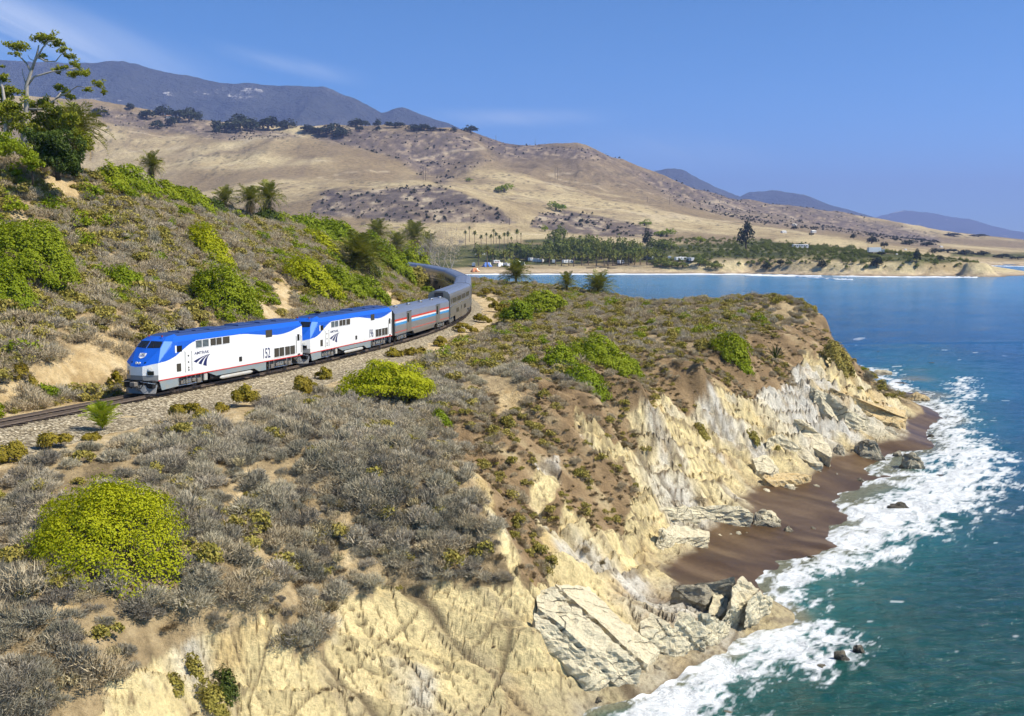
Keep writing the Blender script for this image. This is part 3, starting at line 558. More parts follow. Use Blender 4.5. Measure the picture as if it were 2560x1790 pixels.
mountain('mountains', [(2050, 600), (2190, 545), (2250, 531), (2310, 534), (2350, 548), (2380, 545), (2420, 560), (2480, 572), (2560, 586), (2700, 600), (3000, 612)], 22000, 4500, 'pale far mountains on the horizon past the headland', 33)

# ================================================================== air
def haze():
    x0, x1, y0, y1, z0, z1 = -17500, 17500, -60, 26000, -8, 1560
    m = bpy.data.materials.new('haze_air'); m.use_nodes = True; t = m.node_tree; t.nodes.clear(); o = t.nodes.new('ShaderNodeOutputMaterial'); v = t.nodes.new('ShaderNodeVolumePrincipled')
    v.inputs['Color'].default_value = (.42, .54, 1.0, 1); v.inputs['Density'].default_value = 0.78e-4; v.inputs['Anisotropy'].default_value = 0.1
    t.links.new(v.outputs[0], o.inputs['Volume'])
    tag(MB().box(x0, x1, y0, y1, z0, z1).build('haze', m), 'thin blue haze in the air over the coast', None, None, 'stuff')
haze()
# ================================================================== railway: ballast bed, ties, rails
def mat_ballast():
    n = NT('ballast_stone'); p = n.pos(); v = n.new('ShaderNodeTexVoronoi'); n.put(v.inputs['Vector'], p); v.inputs['Scale'].default_value = 6.5
    sep = n.new('ShaderNodeSeparateColor'); n.l.new(v.outputs['Color'], sep.inputs[0])
    c = n.ramp(sep.outputs[0], [(0, (.10, .08, .05)), (.35, (.27, .22, .14)), (.7, (.40, .335, .22)), (1, (.62, .55, .40))])
    c = n.mix(n.rng(v.outputs['Distance'], .45, .8), c, (.10, .08, .05))
    return n.done(c, .9, n.bump(v.outputs['Distance'], -1.0, .12), .2)
def mat_gauge():
    n = NT('rail_steel'); f = n.noise(n.objc(), 2., 3, .6); return n.done(n.mix(f, (.16, .12, .09), (.24, .19, .15)), .45, None, .5, .5)
S = np.arange(-66, 235, .45); offs = np.array([-3.6, -2.9, -2.2, -1.75, -.9, 0, .9, 1.75, 2.3, 2.9, 3.6, 4.4, 5.2, 6.0, 6.7, 7.3]); hs = np.array([-.80, -.62, -.38, -.29, -.27, -.26, -.27, -.29, -.38, -.55, -.64, -.67, -.70, -.73, -.77, -.90])
V = []
for s in S:
    for o_, h_ in zip(offs, hs):
        o_ = o_ if o_ < 3 else 3 + (o_ - 3) * (1 - .42 * float(sstep(25, 60, np.array(s)))); q, t = at_track(s, o_ + (fbm(np.array(s * .6), np.array(o_), 3, 7) * .45 if abs(o_) > 2.5 else 0), h_); V.append(q)
V = np.array(V); V[:, 2] += fbm(V[:, 0] * 2.4, V[:, 1] * 2.4, 3, 9) * .045
tag(obj('ballast_bed', mesh_np('ballast_bed', V, grid_faces(len(S), len(offs)), mat_ballast(), True)), 'grey gravel ballast bed under the railway track', None, None, 'structure')
track = empty('railway_track', at_track(0)[0]); tag(track, 'single railway track on dark ties curving along the bluff', 'railway track')
org = Vector(at_track(0)[0])
for side in (-1, 1):
    prof = [(-.075, -.19), (.075, -.19), (.02, -.15), (.02, -.05), (.038, -.04), (.038, 0.), (-.038, 0.), (-.038, -.04), (-.02, -.05), (-.02, -.15)]
    Sr = np.arange(-66, 235, 1.5); V = []
    for s in Sr:
        for o_, h_ in prof: V.append(at_track(s, side * .755 + o_, h_)[0] - np.array(org))
    k = len(prof); F = np.array([[i * k + j, i * k + (j + 1) % k, (i + 1) * k + (j + 1) % k, (i + 1) * k + j] for i in range(len(Sr) - 1) for j in range(k)])
    obj('rail', mesh_np('rail', np.array(V), F, mat_gauge()), track)
mtie = simple('creosote_wood', (.055, .042, .032), .9, 0, .2, .5, 6.)
tie_me = [MB().box(-.115, .115, -1.3, 1.3, -.13, 0, 0, .012).mesh('tie', mtie) for _ in range(1)]
for i in range(300):
    s = -44 + i * .56; q, t = at_track(s, random.uniform(-.07, .07), -.195); o = obj('tie', tie_me[0], track); o.location = Vector(q) - org
    o.rotation_euler = (0, 0, math.atan2(math.cos(t), math.sin(t)) + random.uniform(-.02, .02)); o.scale = (random.uniform(.92, 1.1), random.uniform(.97, 1.04), 1)
# ================================================================== the train
def paint(name, col, rough=.32, dirt=.25, coat=.3):
    n = NT(name); v = n.objc(); f = n.noise(v, 1.3, 5, .65, .3); sep = n.new('ShaderNodeSeparateXYZ'); n.l.new(v, sep.inputs[0])
    g = n.math('MULTIPLY', n.rng(sep.outputs[2], 2.1, .9), n.rng(f, .35, .7)); g = n.math('MULTIPLY', g, dirt * 2)
    s = n.noise(n.map(v, (4., 4., .5)), 1.0, 4, .7); g = n.math('MAXIMUM', g, n.math('MULTIPLY', n.rng(s, .6, .8), dirt * .5))
    c = n.mix(g, col, tuple(.35 * a + .65 * b for a, b in zip(col, (.34, .27, .18))))
    n.b.inputs['Coat Weight'].default_value = coat; n.b.inputs['Coat Roughness'].default_value = .12
    return n.done(c, n.math('ADD', rough, n.math('MULTIPLY', g, .4)), None, .5)
M_WHITE = paint('white_paint', (.80, .80, .78)); M_BLUE = paint('blue_paint', (.010, .105, .56), .3, .12); M_ROOF = paint('roof_blue_paint', (.020, .050, .17), .55, .3, .05)
M_RED = paint('red_paint', (.62, .025, .03), .35, .1); M_SKIRT = paint('grey_blue_paint', (.20, .27, .31), .5, .4, .05); M_VAL = paint('valance_grey_paint', (.20, .215, .23), .5, .3, .05)
M_NAVY = paint('navy_lettering', (.010, .018, .10), .4, .0); M_BLACK = simple('black_underframe', (.022, .020, .019), .7, 0, .3, .4, 4.); M_GRILLE = simple('grille_mesh', (.055, .048, .036), .75, 0, .2, .25, 12.)
M_TRUCK = simple('truck_steel', (.21, .19, .165), .6, .25, .4, .5, 5.); M_WHEEL = simple('wheel_steel', (.10, .085, .07), .5, .5, .4, .3, 5.)
M_BLUE_SHEEN = paint('blue_facet_painted_sheen', (.045, .20, .66), .6, .1, 0.)  # body blue lightened: the nose facet's highlight is put into its colour
def glass(name, col=(.012, .014, .018)):
    n = NT(name); return n.done(col, .06, None, .8)
M_GLASS = glass('dark_glass'); M_CHROME = simple('bright_metal', (.62, .62, .6), .25, .9, .5, .1); M_YELLOW = paint('tank_silver', (.45, .45, .42), .45, .4)
def mat_lamp():
    n = NT('lamp_lens'); return n.done((.75, .72, .62), .1, None, .8)
M_LAMP = mat_lamp(); M_REDLENS = paint('red_lens', (.35, .03, .02), .15, 0)
def stainless(name, base, ribz=None, rough=.34):
    n = NT(name); v = n.objc(); f = n.noise(n.map(v, (.35, 3, .9)), 1.0, 5, .65); c = n.mix(f, tuple(x * .8 for x in base), tuple(min(1, x * 1.15) for x in base)); nb = None
    sep = n.new('ShaderNodeSeparateXYZ'); n.l.new(v, sep.inputs[0]); g = n.math('MULTIPLY', n.rng(sep.outputs[2], 1.9, .6), n.rng(f, .35, .65)); c = n.mix(n.math('MULTIPLY', g, .55), c, (.26, .19, .12))
    if ribz:
        w = n.new('ShaderNodeTexWave', wave_type='BANDS', bands_direction='Z'); n.l.new(v, w.inputs[0]); w.inputs['Scale'].default_value = ribz; nb = n.bump(w.outputs['Fac'], .35, .03)
    return n.done(c, rough, nb, .5, .55)
M_STEEL = stainless('stainless_side', (.28, .26, .22), 2.6); M_STEELROOF = stainless('stainless_roof', (.24, .27, .34), None, .42); M_BAG = stainless('baggage_side', (.40, .42, .48), None, .38); M_BAGLOW = stainless('baggage_fluted', (.36, .345, .32), 3.2)
M_SWHITE = paint('stripe_white', (.80, .80, .80), .35, .1); M_SBLUE = paint('stripe_blue', (.05, .30, .62), .35, .1); M_SRED = paint('stripe_red', (.66, .06, .03), .35, .1); M_DARKEND = simple('diaphragm_rubber', (.03, .03, .032), .7)

ZB = ([0, .9, 1.5, 2.2, 2.8, 3.5, 4.15, 5, 10.2, 11.2, 12, 13, 13.8, 14.8, 15.7, 16.5, 17.1, 17.8, 18.3, 19, 19.72], [2.40, 2.46, 2.60, 2.83, 3.1, 3.42, 3.66, 3.75, 3.75, 3.70, 3.60, 3.49, 3.40, 3.30, 3.25, 3.26, 3.31, 3.40, 3.50, 3.64, 3.78])
def loco_body():
    """one continuous shell: faceted nose, flat sides with the painted wave cut into the mesh, sloped shoulders, roof"""
    mb = MB()
    def quad(a, b, c, d, m): mb.add([a, b, c, d], [[0, 1, 2, 3]], m)
    def tri(a, b, c, m): mb.add([a, b, c], [[0, 1, 2]], m)
    for sg in (1, -1):
        def P(x, y, z): return (x, y * sg, z)
        def q(a, b, c, d, m): quad(*((a, b, c, d) if sg > 0 else (d, c, b, a)), m)
        def t3(a, b, c, m): tri(*((a, b, c) if sg > 0 else (c, b, a)), m)
        A0, B0, C0 = P(10.22, 0, 1.12), P(10.2, .55, 1.12), P(9.62, 1.5, 1.02)
        Am, Bm, Cm = P(10.27, 0, 1.48), P(10.25, .55, 1.48), P(9.6, 1.5, 1.48)
        A1, B1, C1 = P(10.25, 0, 2.12), P(10.22, .55, 2.17), P(9.55, 1.5, 2.40)
        A2, B2, C2 = P(9.10, 0, 3.40), P(8.85, 1.15, 3.42), P(8.05, 1.5, 3.55)
        A3, B3, C3 = P(8.48, 0, 3.97), P(8.33, 1.07, 3.93), P(7.80, 1.43, 3.88)
        A4, B4, C4 = P(7.90, 0, 4.25), P(7.72, .85, 4.24), P(7.30, 1.12, 4.20)
        q(A0, B0, Bm, Am, 4); q(B0, C0, Cm, Bm, 4); q(Am, Bm, B1, A1, 0); q(Bm, Cm, C1, B1, 0)
        q(A1, B1, B2, A2, 1); t3(B1, C1, B2, 1); t3(C1, C2, B2, 5); q(A2, B2, B3, A3, 1); q(B2, C2, C3, B3, 5); q(A3, B3, B4, A4, 1); q(B3, C3, C4, B4, 1)
        D4, E4, F4 = P(6.9, 1.15, 4.22), P(6.9, .86, 4.37), P(6.9, 0, 4.41)
        q(A4, B4, E4, F4, 2); q(B4, C4, D4, E4, 1)
        # side: columns from the slanted cab corner back to the tail
        cols = []
        ss = [0, .35, .8, 1.3, 1.9, 2.65] + list(np.linspace(3.2, 19.72, 46))
        for i, s in enumerate(ss):
            zb = float(np.interp(s, *ZB)); k = max(0.0, 1 - s / 2.65)
            def X(z):                                     # cab corner leans back with height
                c = np.interp(z, [1.02, 2.4, 3.55, 3.88, 4.2], [9.62, 9.55, 8.05, 7.80, 7.30]); base = 9.6 - s
                return base if k == 0 else (c * k + (9.6 - 2.65) * (1 - k) if True else base)
            xs = X
            cols.append([P(xs(1.02), 1.5, 1.02), P(xs(1.08), 1.502, 1.10), P(xs(zb), 1.5, zb), P(xs(3.83), 1.5 if s > 1.5 else 1.5 - .03 * k, 3.83), P(xs(4.2), 1.12 + .03 * (1 - k), 4.21)])
        for a, b in zip(cols[:-1], cols[1:]):
            q(a[0], b[0], b[1], a[1], 3); q(a[1], b[1], b[2], a[2], 0); q(a[2], b[2], b[3], a[3], 1); q(a[3], b[3], b[4], a[4], 1)
        # shoulder and roof
        rs = list(np.linspace(6.9, -10.12, 12))
        for a, b in zip(rs[:-1], rs[1:]):
            q(P(a, 1.15, 4.21), P(b, 1.15, 4.21), P(b, .86, 4.37), P(a, .86, 4.37), 2); q(P(a, .86, 4.37), P(b, .86, 4.37), P(b, 0, 4.41), P(a, 0, 4.41), 2)
        e = -10.12; pr = [P(e, 0, 1.02), P(e, 1.5, 1.02), P(e, 1.5, 3.83), P(e, 1.15, 4.21), P(e, .86, 4.37), P(e, 0, 4.41)]
        mb.add(pr if sg > 0 else pr[::-1], [[5, 4, 3, 2, 1, 0]] if sg > 0 else [[0, 1, 2, 3, 4, 5][::-1]], 6)
        q(P(9.6, 1.5, 1.02), P(9.6, 0, 1.12), P(-10.12, 0, 1.02), P(-10.12, 1.5, 1.02), 6)
    return mb.mesh('body', [M_WHITE, M_BLUE, M_ROOF, M_RED, M_VAL, M_BLUE_SHEEN, M_BLACK])
BODY = loco_body()
def text_mesh(txt, size, mat, thick=.006, sx=1.0):
    c = bpy.data.curves.new('lettering', 'FONT'); c.body = txt; c.size = size; c.extrude = thick; c.offset = .012 * min(1, size)
    t = bpy.data.objects.new('lettering', c); COL.objects.link(t); dg = bpy.context.evaluated_depsgraph_get(); me = bpy.data.meshes.new_from_object(t.evaluated_get(dg)); bpy.data.objects.remove(t)
    me.materials.clear(); me.materials.append(mat)
    for v in me.vertices: v.co.x *= sx
    return me
def side_text(txt, size, x_front, z, side, parent, mat, name, sx=1.0, y=1.505):
    me = text_mesh(txt, size, mat, .006, sx); w = max(v.co.x for v in me.vertices); o = obj(name, me, parent)
    # letters read from the left as seen from outside
    if side > 0: o.rotation_euler = (math.pi / 2, 0, math.pi); o.location = (x_front, y, z)
    else: o.rotation_euler = (math.pi / 2, 0, 0); o.location = (x_front - w, -y, z)
    return o
def arrow_logo(parent, side, x0, z0, w, h, flat=None):
    """three swept bands meeting at the upper rear corner"""
    def curve(t, k):                                      # k picks the band edge
        sx, sz = k; tip = (1.0, 1.0); ctrl = (.45 + sx * .30, .90 - .02 * sx); return ((1 - t) ** 2 * sx + 2 * t * (1 - t) * ctrl[0] + t * t * tip[0], (1 - t) ** 2 * sz + 2 * t * (1 - t) * ctrl[1] + t * t * tip[1])
    out = []
    for a, b, t1 in (((0.0, .52), (.155, .36), .80), ((.235, .28), (.405, .14), .86), ((.49, .06), (.68, -.06), .97)):
        e1 = [curve(t, a) for t in np.linspace(0, t1, 10)]; e2 = [curve(t, b) for t in np.linspace(0, t1, 10)]
        V = []; 
        for (p, r_) in zip(e1, e2): V += [p, r_]
        mb = MB(); y = 1.503 * side
        VV = [(x0 - px * w if side > 0 else x0 - w + (1 - (1 - px)) * w, y, z0 + pz * h) for px, pz in V]
        if side < 0: VV = [(x0 - (1 - px) * w, y, z0 + pz * h) for px, pz in V]
        n = len(V) // 2
        for i in range(n - 1):
            a_, b_, c_, d_ = VV[2 * i], VV[2 * i + 1], VV[2 * i + 3], VV[2 * i + 2]; mb.poly([a_, b_, c_, d_], (0, .006 * side, 0))
        out.append(mb.build('logo_band', M_NAVY, parent))
    return out
def wheelset(parent, xs, r=.5):
    for x in xs:
        for sg in (1, -1):
            w = MB(); w.cyl((x, sg * .76, r), (0, 1, 0), r, .13, 20); w.cyl((x, sg * .86, r), (0, 1, 0), r * .45, .12, 12); w.cyl((x, sg * 1.16, r), (0, 1, 0), .15, .14, 10, 1)
            w.build('wheel', [M_WHEEL, M_TRUCK], parent)
def truck_part(parent, cx, wb, r=.5, loco=True):
    mb = MB()
    for sg in (1, -1):
        y0, y1 = (1.02, 1.14) if sg > 0 else (-1.14, -1.02)
        z1 = .86 if loco else .80
        pts = [(cx - wb / 2 - .55, .62), (cx - wb / 2 - .3, .40), (cx - wb / 2 + .3, .36), (cx - wb / 2 + .55, .55), (cx - .5, .42), (cx + .5, .42), (cx + wb / 2 - .55, .55), (cx + wb / 2 - .3, .36), (cx + wb / 2 + .3, .40), (cx + wb / 2 + .55, .62), (cx + wb / 2 + .4, z1), (cx - wb / 2 - .4, z1)]
        mb.poly([(x, y0, z) for x, z in pts][::-1], (0, y1 - y0, 0))
        for x in (cx - wb / 2, cx + wb / 2):
            mb.box(x - .22, x + .22, min(y0, y0 + sg * .3), max(y0, y0 + sg * .3), .3, .68, 0, .03); mb.cyl((x + .36, sg * 1.22, .70), (0, 0, 1), .06, .62, 8, 1); mb.cyl((x - .36, sg * 1.22, .70), (0, 0, 1), .06, .62, 8, 1)
        for x in (cx - .35, cx, cx + .35): mb.cyl((x, sg * 1.18, .60), (0, 0, 1), .12, .34, 10, 1)
        mb.tube([(cx - wb / 2 - .5, sg * 1.25, .34), (cx + wb / 2 + .5, sg * 1.25, .34)], .03, 6, 1)
        mb.box(cx - .9, cx - .55, sg * 1.2 - .12, sg * 1.2 + .12, .5, .75, 0, .02); mb.box(cx + .55, cx + .8, sg * 1.2 - .1, sg * 1.2 + .1, .44, .7, 0, .02)
    mb.box(cx - wb / 2 - .3, cx + wb / 2 + .3, -.95, .95, .55, .8, 2)
    t = mb.build('truck', [M_TRUCK, M_CHROME, M_BLACK], parent); wheelset(t, (cx - wb / 2, cx + wb / 2), r); return t
def place_car(root, s, half):
    f, _ = at_track(s - half); b, _ = at_track(s + half); c = (f + b) / 2; d = f - b
    root.location = c; root.rotation_euler = (0, -math.atan2(d[2], math.hypot(d[0], d[1])), math.atan2(d[1], d[0]))
def louvre_panel(parent, x0, x1, z0, z1, side, bars, name='louvre_grille', slats=False):
    mb = MB(); y = 1.502 * side; ya, yb = min(y, y + .03 * side), max(y, y + .03 * side); g = .035
    mb.box(x0, x1, min(y, y + .012 * side), max(y, y + .012 * side), z0, z1, 0)
    for a, b, c, d in ((x0 - g, x1 + g, z1, z1 + g), (x0 - g, x1 + g, z0 - g, z0), (x0 - g, x0, z0, z1), (x1, x1 + g, z0, z1)): mb.box(a, b, ya, yb, c, d, 1)
    for i in range(1, bars): x = x0 + (x1 - x0) * i / bars; mb.box(x - .02, x + .02, ya, yb, z0, z1, 1)
    o = mb.build(name, [M_GRILLE, M_WHITE], parent)
    if slats:
        for i in range(6): z = z0 + (z1 - z0) * (i + .5) / 6; MB().box(x0 + .02, x1 - .02, ya, max(yb, ya + .04), z - .02, z + .012, 0).build('slat', M_SKIRT, o)
def locomotive(number, label, s):
    t = empty('locomotive'); tag(t, label, 'locomotive', 'locomotives pulling the train'); body = obj('body', BODY, t)
    # windshield: two panes set in the sloped band
    A2, B2, A3, B3 = Vector((9.10, 0, 3.40)), Vector((8.85, 1.15, 3.42)), Vector((8.48, 0, 3.97)), Vector((8.33, 1.07, 3.93))
    for sg in (1, -1):
        def pt(u, w): p = (A2.lerp(B2, u)).lerp(A3.lerp(B3, u), w); return Vector((p.x, p.y * sg, p.z))
        n = (B2 - A2).cross(A3 - A2).normalized(); n = n if n.x > 0 else -n; n.y *= sg
        MB().poly([p + n * .004 for p in (pt(.05, .06), pt(.95, .10), pt(.93, .93), pt(.05, .93))], n * .02).build('windshield_pane', M_GLASS, t)
        wp = MB(); wp.tube([pt(.5, .04) + n * .05, pt(.35, .6) + n * .05], .015, 5); wp.build('wiper', M_BLACK, t)
        # cab side window, door, rails, louvres, grilles
        y = 1.502 * sg; yy = lambda d: (min(y, y + d * sg), max(y, y + d * sg))
        w_ = MB().box(6.82, 7.42, *yy(.015), 3.02, 3.50).build('cab_side_window', M_GLASS, t); MB().box(7.46, 7.64, *yy(.02), 2.98, 3.54).build('window_trim', M_WHITE, w_)
        d_ = MB().box(5.82, 6.42, *yy(.012), 1.14, 3.05).build('cab_door', M_WHITE, t)
        for x in (5.74, 6.52): MB().tube([(x, y, 1.35), (x, y + .07 * sg, 1.42), (x, y + .07 * sg, 2.92), (x, y, 3.0)], .022, 6).build('grab_rail', M_YELLOW, t)
        for z in (1.42, 2.05, 2.55, 1.62): MB().box(6.02, 6.18, *yy(.02), z, z + .13).build('step_hole', M_BLACK, d_)
        MB().box(7.0, 7.5, *yy(.02), 1.50, 2.12).build('side_vent', M_GRILLE, t)
        if sg > 0 or True:
            louvre_panel(t, 4.42, 5.15, 3.14, 3.72, sg, 1, slats=True); louvre_panel(t, 3.56, 4.33, 3.14, 3.72, sg, 1, slats=True); louvre_panel(t, 1.88, 3.33, 3.14, 3.72, sg, 2); louvre_panel(t, .82, 1.74, 3.14, 3.72, sg, 1)
        louvre_panel(t, -7.1, -5.55, 1.28, 2.08, sg, 2, 'radiator_grille'); louvre_panel(t, -8.85, -7.25, 1.28, 2.08, sg, 2, 'radiator_grille')
        MB().box(-5.3, -4.35, *yy(.02), 3.16, 3.80).build('engine_room_window', M_GRILLE, t)
        rd = MB().box(-9.75, -9.17, *yy(.012), 1.14, 3.15).build('rear_door', M_WHITE, t); MB().box(-9.66, -9.28, *yy(.02), 2.44, 3.04).build('door_window', M_GLASS, rd)
        for x in (-9.86, -9.06): MB().tube([(x, y, 1.3), (x, y + .06 * sg, 1.35), (x, y + .06 * sg, 2.85), (x, y, 2.9)], .02, 6).build('grab_rail', M_BLACK, t)
        MB().box(-.82, -.42, *yy(.02), 1.45, 1.85).build('fuel_filler', M_BLACK, t); MB().box(-9.72, -9.3, *yy(.02), 1.12, 1.24).build('step_hole', M_BLACK, t)
        side_text('AMTRAK', .34, 5.35, 2.60, sg, t, M_NAVY, 'lettering', 1.35)
        side_text(number, 1.25, -3.75, 1.36, sg, t, M_NAVY, 'road_number', .66)
        arrow_logo(t, sg, 5.5, 1.62, 2.4, .92)
        # skirts, ladder, side tank fairing
        sk = MB(); sk.poly([(9.5, 1.44 * sg, 1.0), (7.35, 1.44 * sg, 1.0), (7.35, 1.44 * sg, .38), (9.25, 1.44 * sg, .30)], (0, .05 * sg, 0)); sk.build('front_skirt', M_SKIRT, t)
        fr = MB(); fr.poly([(3.7, 1.42 * sg, 1.0), (-4.35, 1.42 * sg, 1.0), (-4.35, 1.40 * sg, .30), (-3.3, 1.40 * sg, .30), (-2.6, 1.40 * sg, .62), (2.6, 1.40 * sg, .62)], (0, .05 * sg, 0)); fr.build('tank_fairing', M_SKIRT, t)
        ld = MB()
        for x in (5.85, 6.35): ld.tube([(x, 1.5 * sg, 1.02), (x, 1.5 * sg, .34)], .025, 6)
        for z in (.36, .58, .8): ld.tube([(5.85, 1.5 * sg, z), (6.35, 1.5 * sg, z)], .022, 6)
        ld.build('ladder', M_CHROME, t)
        ld = MB()
        for x in (-9.7, -9.3): ld.tube([(x, 1.48 * sg, 1.02), (x, 1.48 * sg, .34)], .025, 6)
        for z in (.36, .58, .8): ld.tube([(-9.7, 1.48 * sg, z), (-9.3, 1.48 * sg, z)], .022, 6)
        ld.build('ladder', M_CHROME, t)
        # nose lamps and marker
        n1 = Vector((.82, .56 * sg, .1)).normalized(); c = Vector((9.93, 1.02 * sg, 1.98))
        MB().cyl(c + n1 * .02, n1, .13, .06, 14).build('ditch_light', M_LAMP, t); c2 = Vector((9.92, 1.05 * sg, 1.66))
        side = Vector((-.56, .83 * sg, 0)).normalized(); MB().poly([c2 + side * a + Vector((0, 0, b)) + n1 * .01 for a, b in ((-.24, -.16), (.24, -.16), (.24, .14), (-.24, .14))], n1 * .02).build('nose_step', M_GLASS, t)
        hd = Vector((.75, 0, .66)).normalized(); MB().cyl(Vector((10.02, .13 * sg, 2.38)) + hd * .02, Vector((.9, 0, .3)), .10, .10, 14).build('headlight', M_LAMP, t)
        MB().cyl(Vector((9.96, .62 * sg, 2.44)), Vector((.9, .2 * sg, .3)), .06, .06, 10).build('marker_light', M_GLASS, t)
        MB().cyl(Vector((8.0, .62 * sg, 4.28)), (0, 0, 1), .07, .12, 10).build('beacon', M_REDLENS, t)
        hr = MB(); hr.tube([(10.05, .5 * sg, .98), (10.5, .55 * sg, 1.05), (10.5, 1.25 * sg, 1.0), (9.9, 1.42 * sg, .85)], .025, 6); hr.build('grab_rail', M_CHROME, t)
    # headlight bezel, number board and badge on the nose
    A1, A2v = Vector((10.25, 0, 2.14)), Vector((9.10, 0, 3.40)); up = (A2v - A1).normalized(); nn = Vector((up.z, 0, -up.x)); 
    def nose_pt(h, y, d=.012): p = A1.lerp(A2v, h) + nn * d; p.y = y; p.x -= abs(y) * .12; return p
    MB().poly([nose_pt(.60, -.30), nose_pt(.60, .30), nose_pt(.74, .30), nose_pt(.74, -.30)], nn * .02).build('number_board', M_WHITE, t)
    me = text_mesh(number, .26, M_NAVY, .004, 1.0); o = obj('board_number', me, t); w = max(v.co.x for v in me.vertices)
    rot = Matrix((Vector((0, 1, 0)), up, nn)).transposed(); o.matrix_local = Matrix.Translation(nose_pt(.615, -w / 2, .045)) @ rot.to_4x4()
    bd = MB(); bd.poly([nose_pt(.555, -.30), nose_pt(.555, .30), nose_pt(.575, .30), nose_pt(.575, -.30)], nn * .015); bd.build('nose_badge', M_WHITE, t)
    bd = MB(); bd.poly([nose_pt(.53, -.30), nose_pt(.44, 0), nose_pt(.53, .30)], nn * .015); bd.build('nose_badge', M_WHITE, t)
    MB().poly([nose_pt(.08, -.36), nose_pt(.08, .36), nose_pt(.2, .3), nose_pt(.2, -.3)], nn * .03).build('headlight_bezel', M_BLUE, t)
    # roof gear
    for x0, x1, h, w in ((4.4, 5.9, .14, .55), (3.0, 4.1, .10, .7), (.4, 2.6, .08, .9), (-3.9, -1.5, .16, .72), (-6.4, -4.6, .16, .72), (-9.2, -7.0, .13, .8)):
        MB().box(x0, x1, -w, w, 4.36, 4.405 + h * .55, 0, .03).build('roof_hatch', M_ROOF, t)
    hn = MB(); 
    for y in (-.2, 0, .2): hn.tube([(4.9, y, 4.66), (5.3, y, 4.68)], [.03, .08], 8)
    hn.box(4.8, 5.0, -.25, .25, 4.5, 4.62); hn.build('horn', M_BLACK, t)
    # underframe
    MB().box(-9.9, 9.4, -1.2, 1.2, .88, 1.03).build('underframe', M_BLACK, t)
    tk = MB(); tk.box(-3.1, 3.2, -1.3, 1.3, .32, .95, 0, .12); tk.build('fuel_tank', M_BLACK, t)
    for sg in (1, -1): MB().tube([(2.2, 1.46 * sg, .40), (1.9, 1.46 * sg, .40), (-2.0, 1.46 * sg, .40), (-2.3, 1.46 * sg, .40)], [.05, .15, .15, .05], 12).build('air_reservoir', M_YELLOW, t)
    for sg in (1, -1): MB().box(3.75, 4.15, min(1.3 * sg, 1.45 * sg), max(1.3 * sg, 1.45 * sg), .42, .95, 0, .02).build('equipment_box', M_YELLOW, t)
    pl = MB(); pl.poly([(9.7, -1.4, .75), (10.1, -.7, .75), (10.3, 0, .75), (10.1, .7, .75), (9.7, 1.4, .75), (9.9, 1.4, .12), (10.35, .7, .12), (10.55, 0, .12), (10.35, -.7, .12), (9.9, -1.4, .12)][:5] + [(9.9, 1.4, .12), (10.35, .7, .12), (10.55, 0, .12), (10.35, -.7, .12), (9.9, -1.4, .12)], (-.08, 0, 0)); pl.build('snow_plow', M_VAL, t)
    MB().box(9.2, 10.1, -1.35, 1.35, .5, 1.1, 0, .05).build('pilot', M_BLACK, t)
    for x, d in ((10.05, 1), (-10.0, -1)):
        cp = MB(); cp.box(min(x, x + .55 * d), max(x, x + .55 * d), -.12, .12, .72, .98, 0, .03); cp.box(min(x + .4 * d, x + .72 * d), max(x + .4 * d, x + .72 * d), -.22, .22, .66, 1.02, 0, .05); cp.build('coupler', M_TRUCK, t)
    for y in (-.7, .65):
        hz = MB(); hz.tube([(10.1, y, 1.0), (10.32, y * .9, .7), (10.4, y * .6, .5), (10.36, y * .45, .75)], .035, 6); hz.build('air_hose', M_BLACK, t)
    truck_part(t, 6.0, 2.75, .51); truck_part(t, -6.9, 2.75, .51)
    place_car(t, s, 6.3); return t
locomotive('152', 'leading white and blue locomotive numbered 152 with blue nose', 10.25)
locomotive('196', 'second white and blue locomotive numbered 196, coupled behind the leader', 31.3)

def car_shell(L, prof, m_of, endm=6):
    """body swept along x from a half section prof [(y, z)]; m_of(i) gives the band's material"""
    mb = MB(); h = L / 2
    for sg in (1, -1):
        for i in range(len(prof) - 1):
            (y0, z0), (y1, z1) = prof[i], prof[i + 1]; xs = np.linspace(-h, h, 5)
            for a, b in zip(xs[:-1], xs[1:]):
                f = [(a, y0 * sg, z0), (b, y0 * sg, z0), (b, y1 * sg, z1), (a, y1 * sg, z1)]; mb.add(f if sg < 0 else f[::-1], [[0, 1, 2, 3]], m_of(i))
    ring = [(y, z) for y, z in prof] + [(-y, z) for y, z in prof[::-1][1:]]
    for x, d in ((h, 1), (-h, -1)):
        V = [(x, y, z) for y, z in ring]; mb.add(V, [list(range(len(V))) if d > 0 else list(range(len(V)))[::-1]], endm)
    f = [(-h, prof[0][0], prof[0][1]), (h, prof[0][0], prof[0][1]), (h, -prof[0][0], prof[0][1]), (-h, -prof[0][0], prof[0][1])]; mb.add(f, [[0, 1, 2, 3]], 5)
    return mb
def couplers(t, h):
    for d in (1, -1): MB().box(min(d * h, d * (h + .35)), max(d * h, d * (h + .35)), -.55, .55, .7, 1.0, 0, .05).build('coupler', M_TRUCK, t)
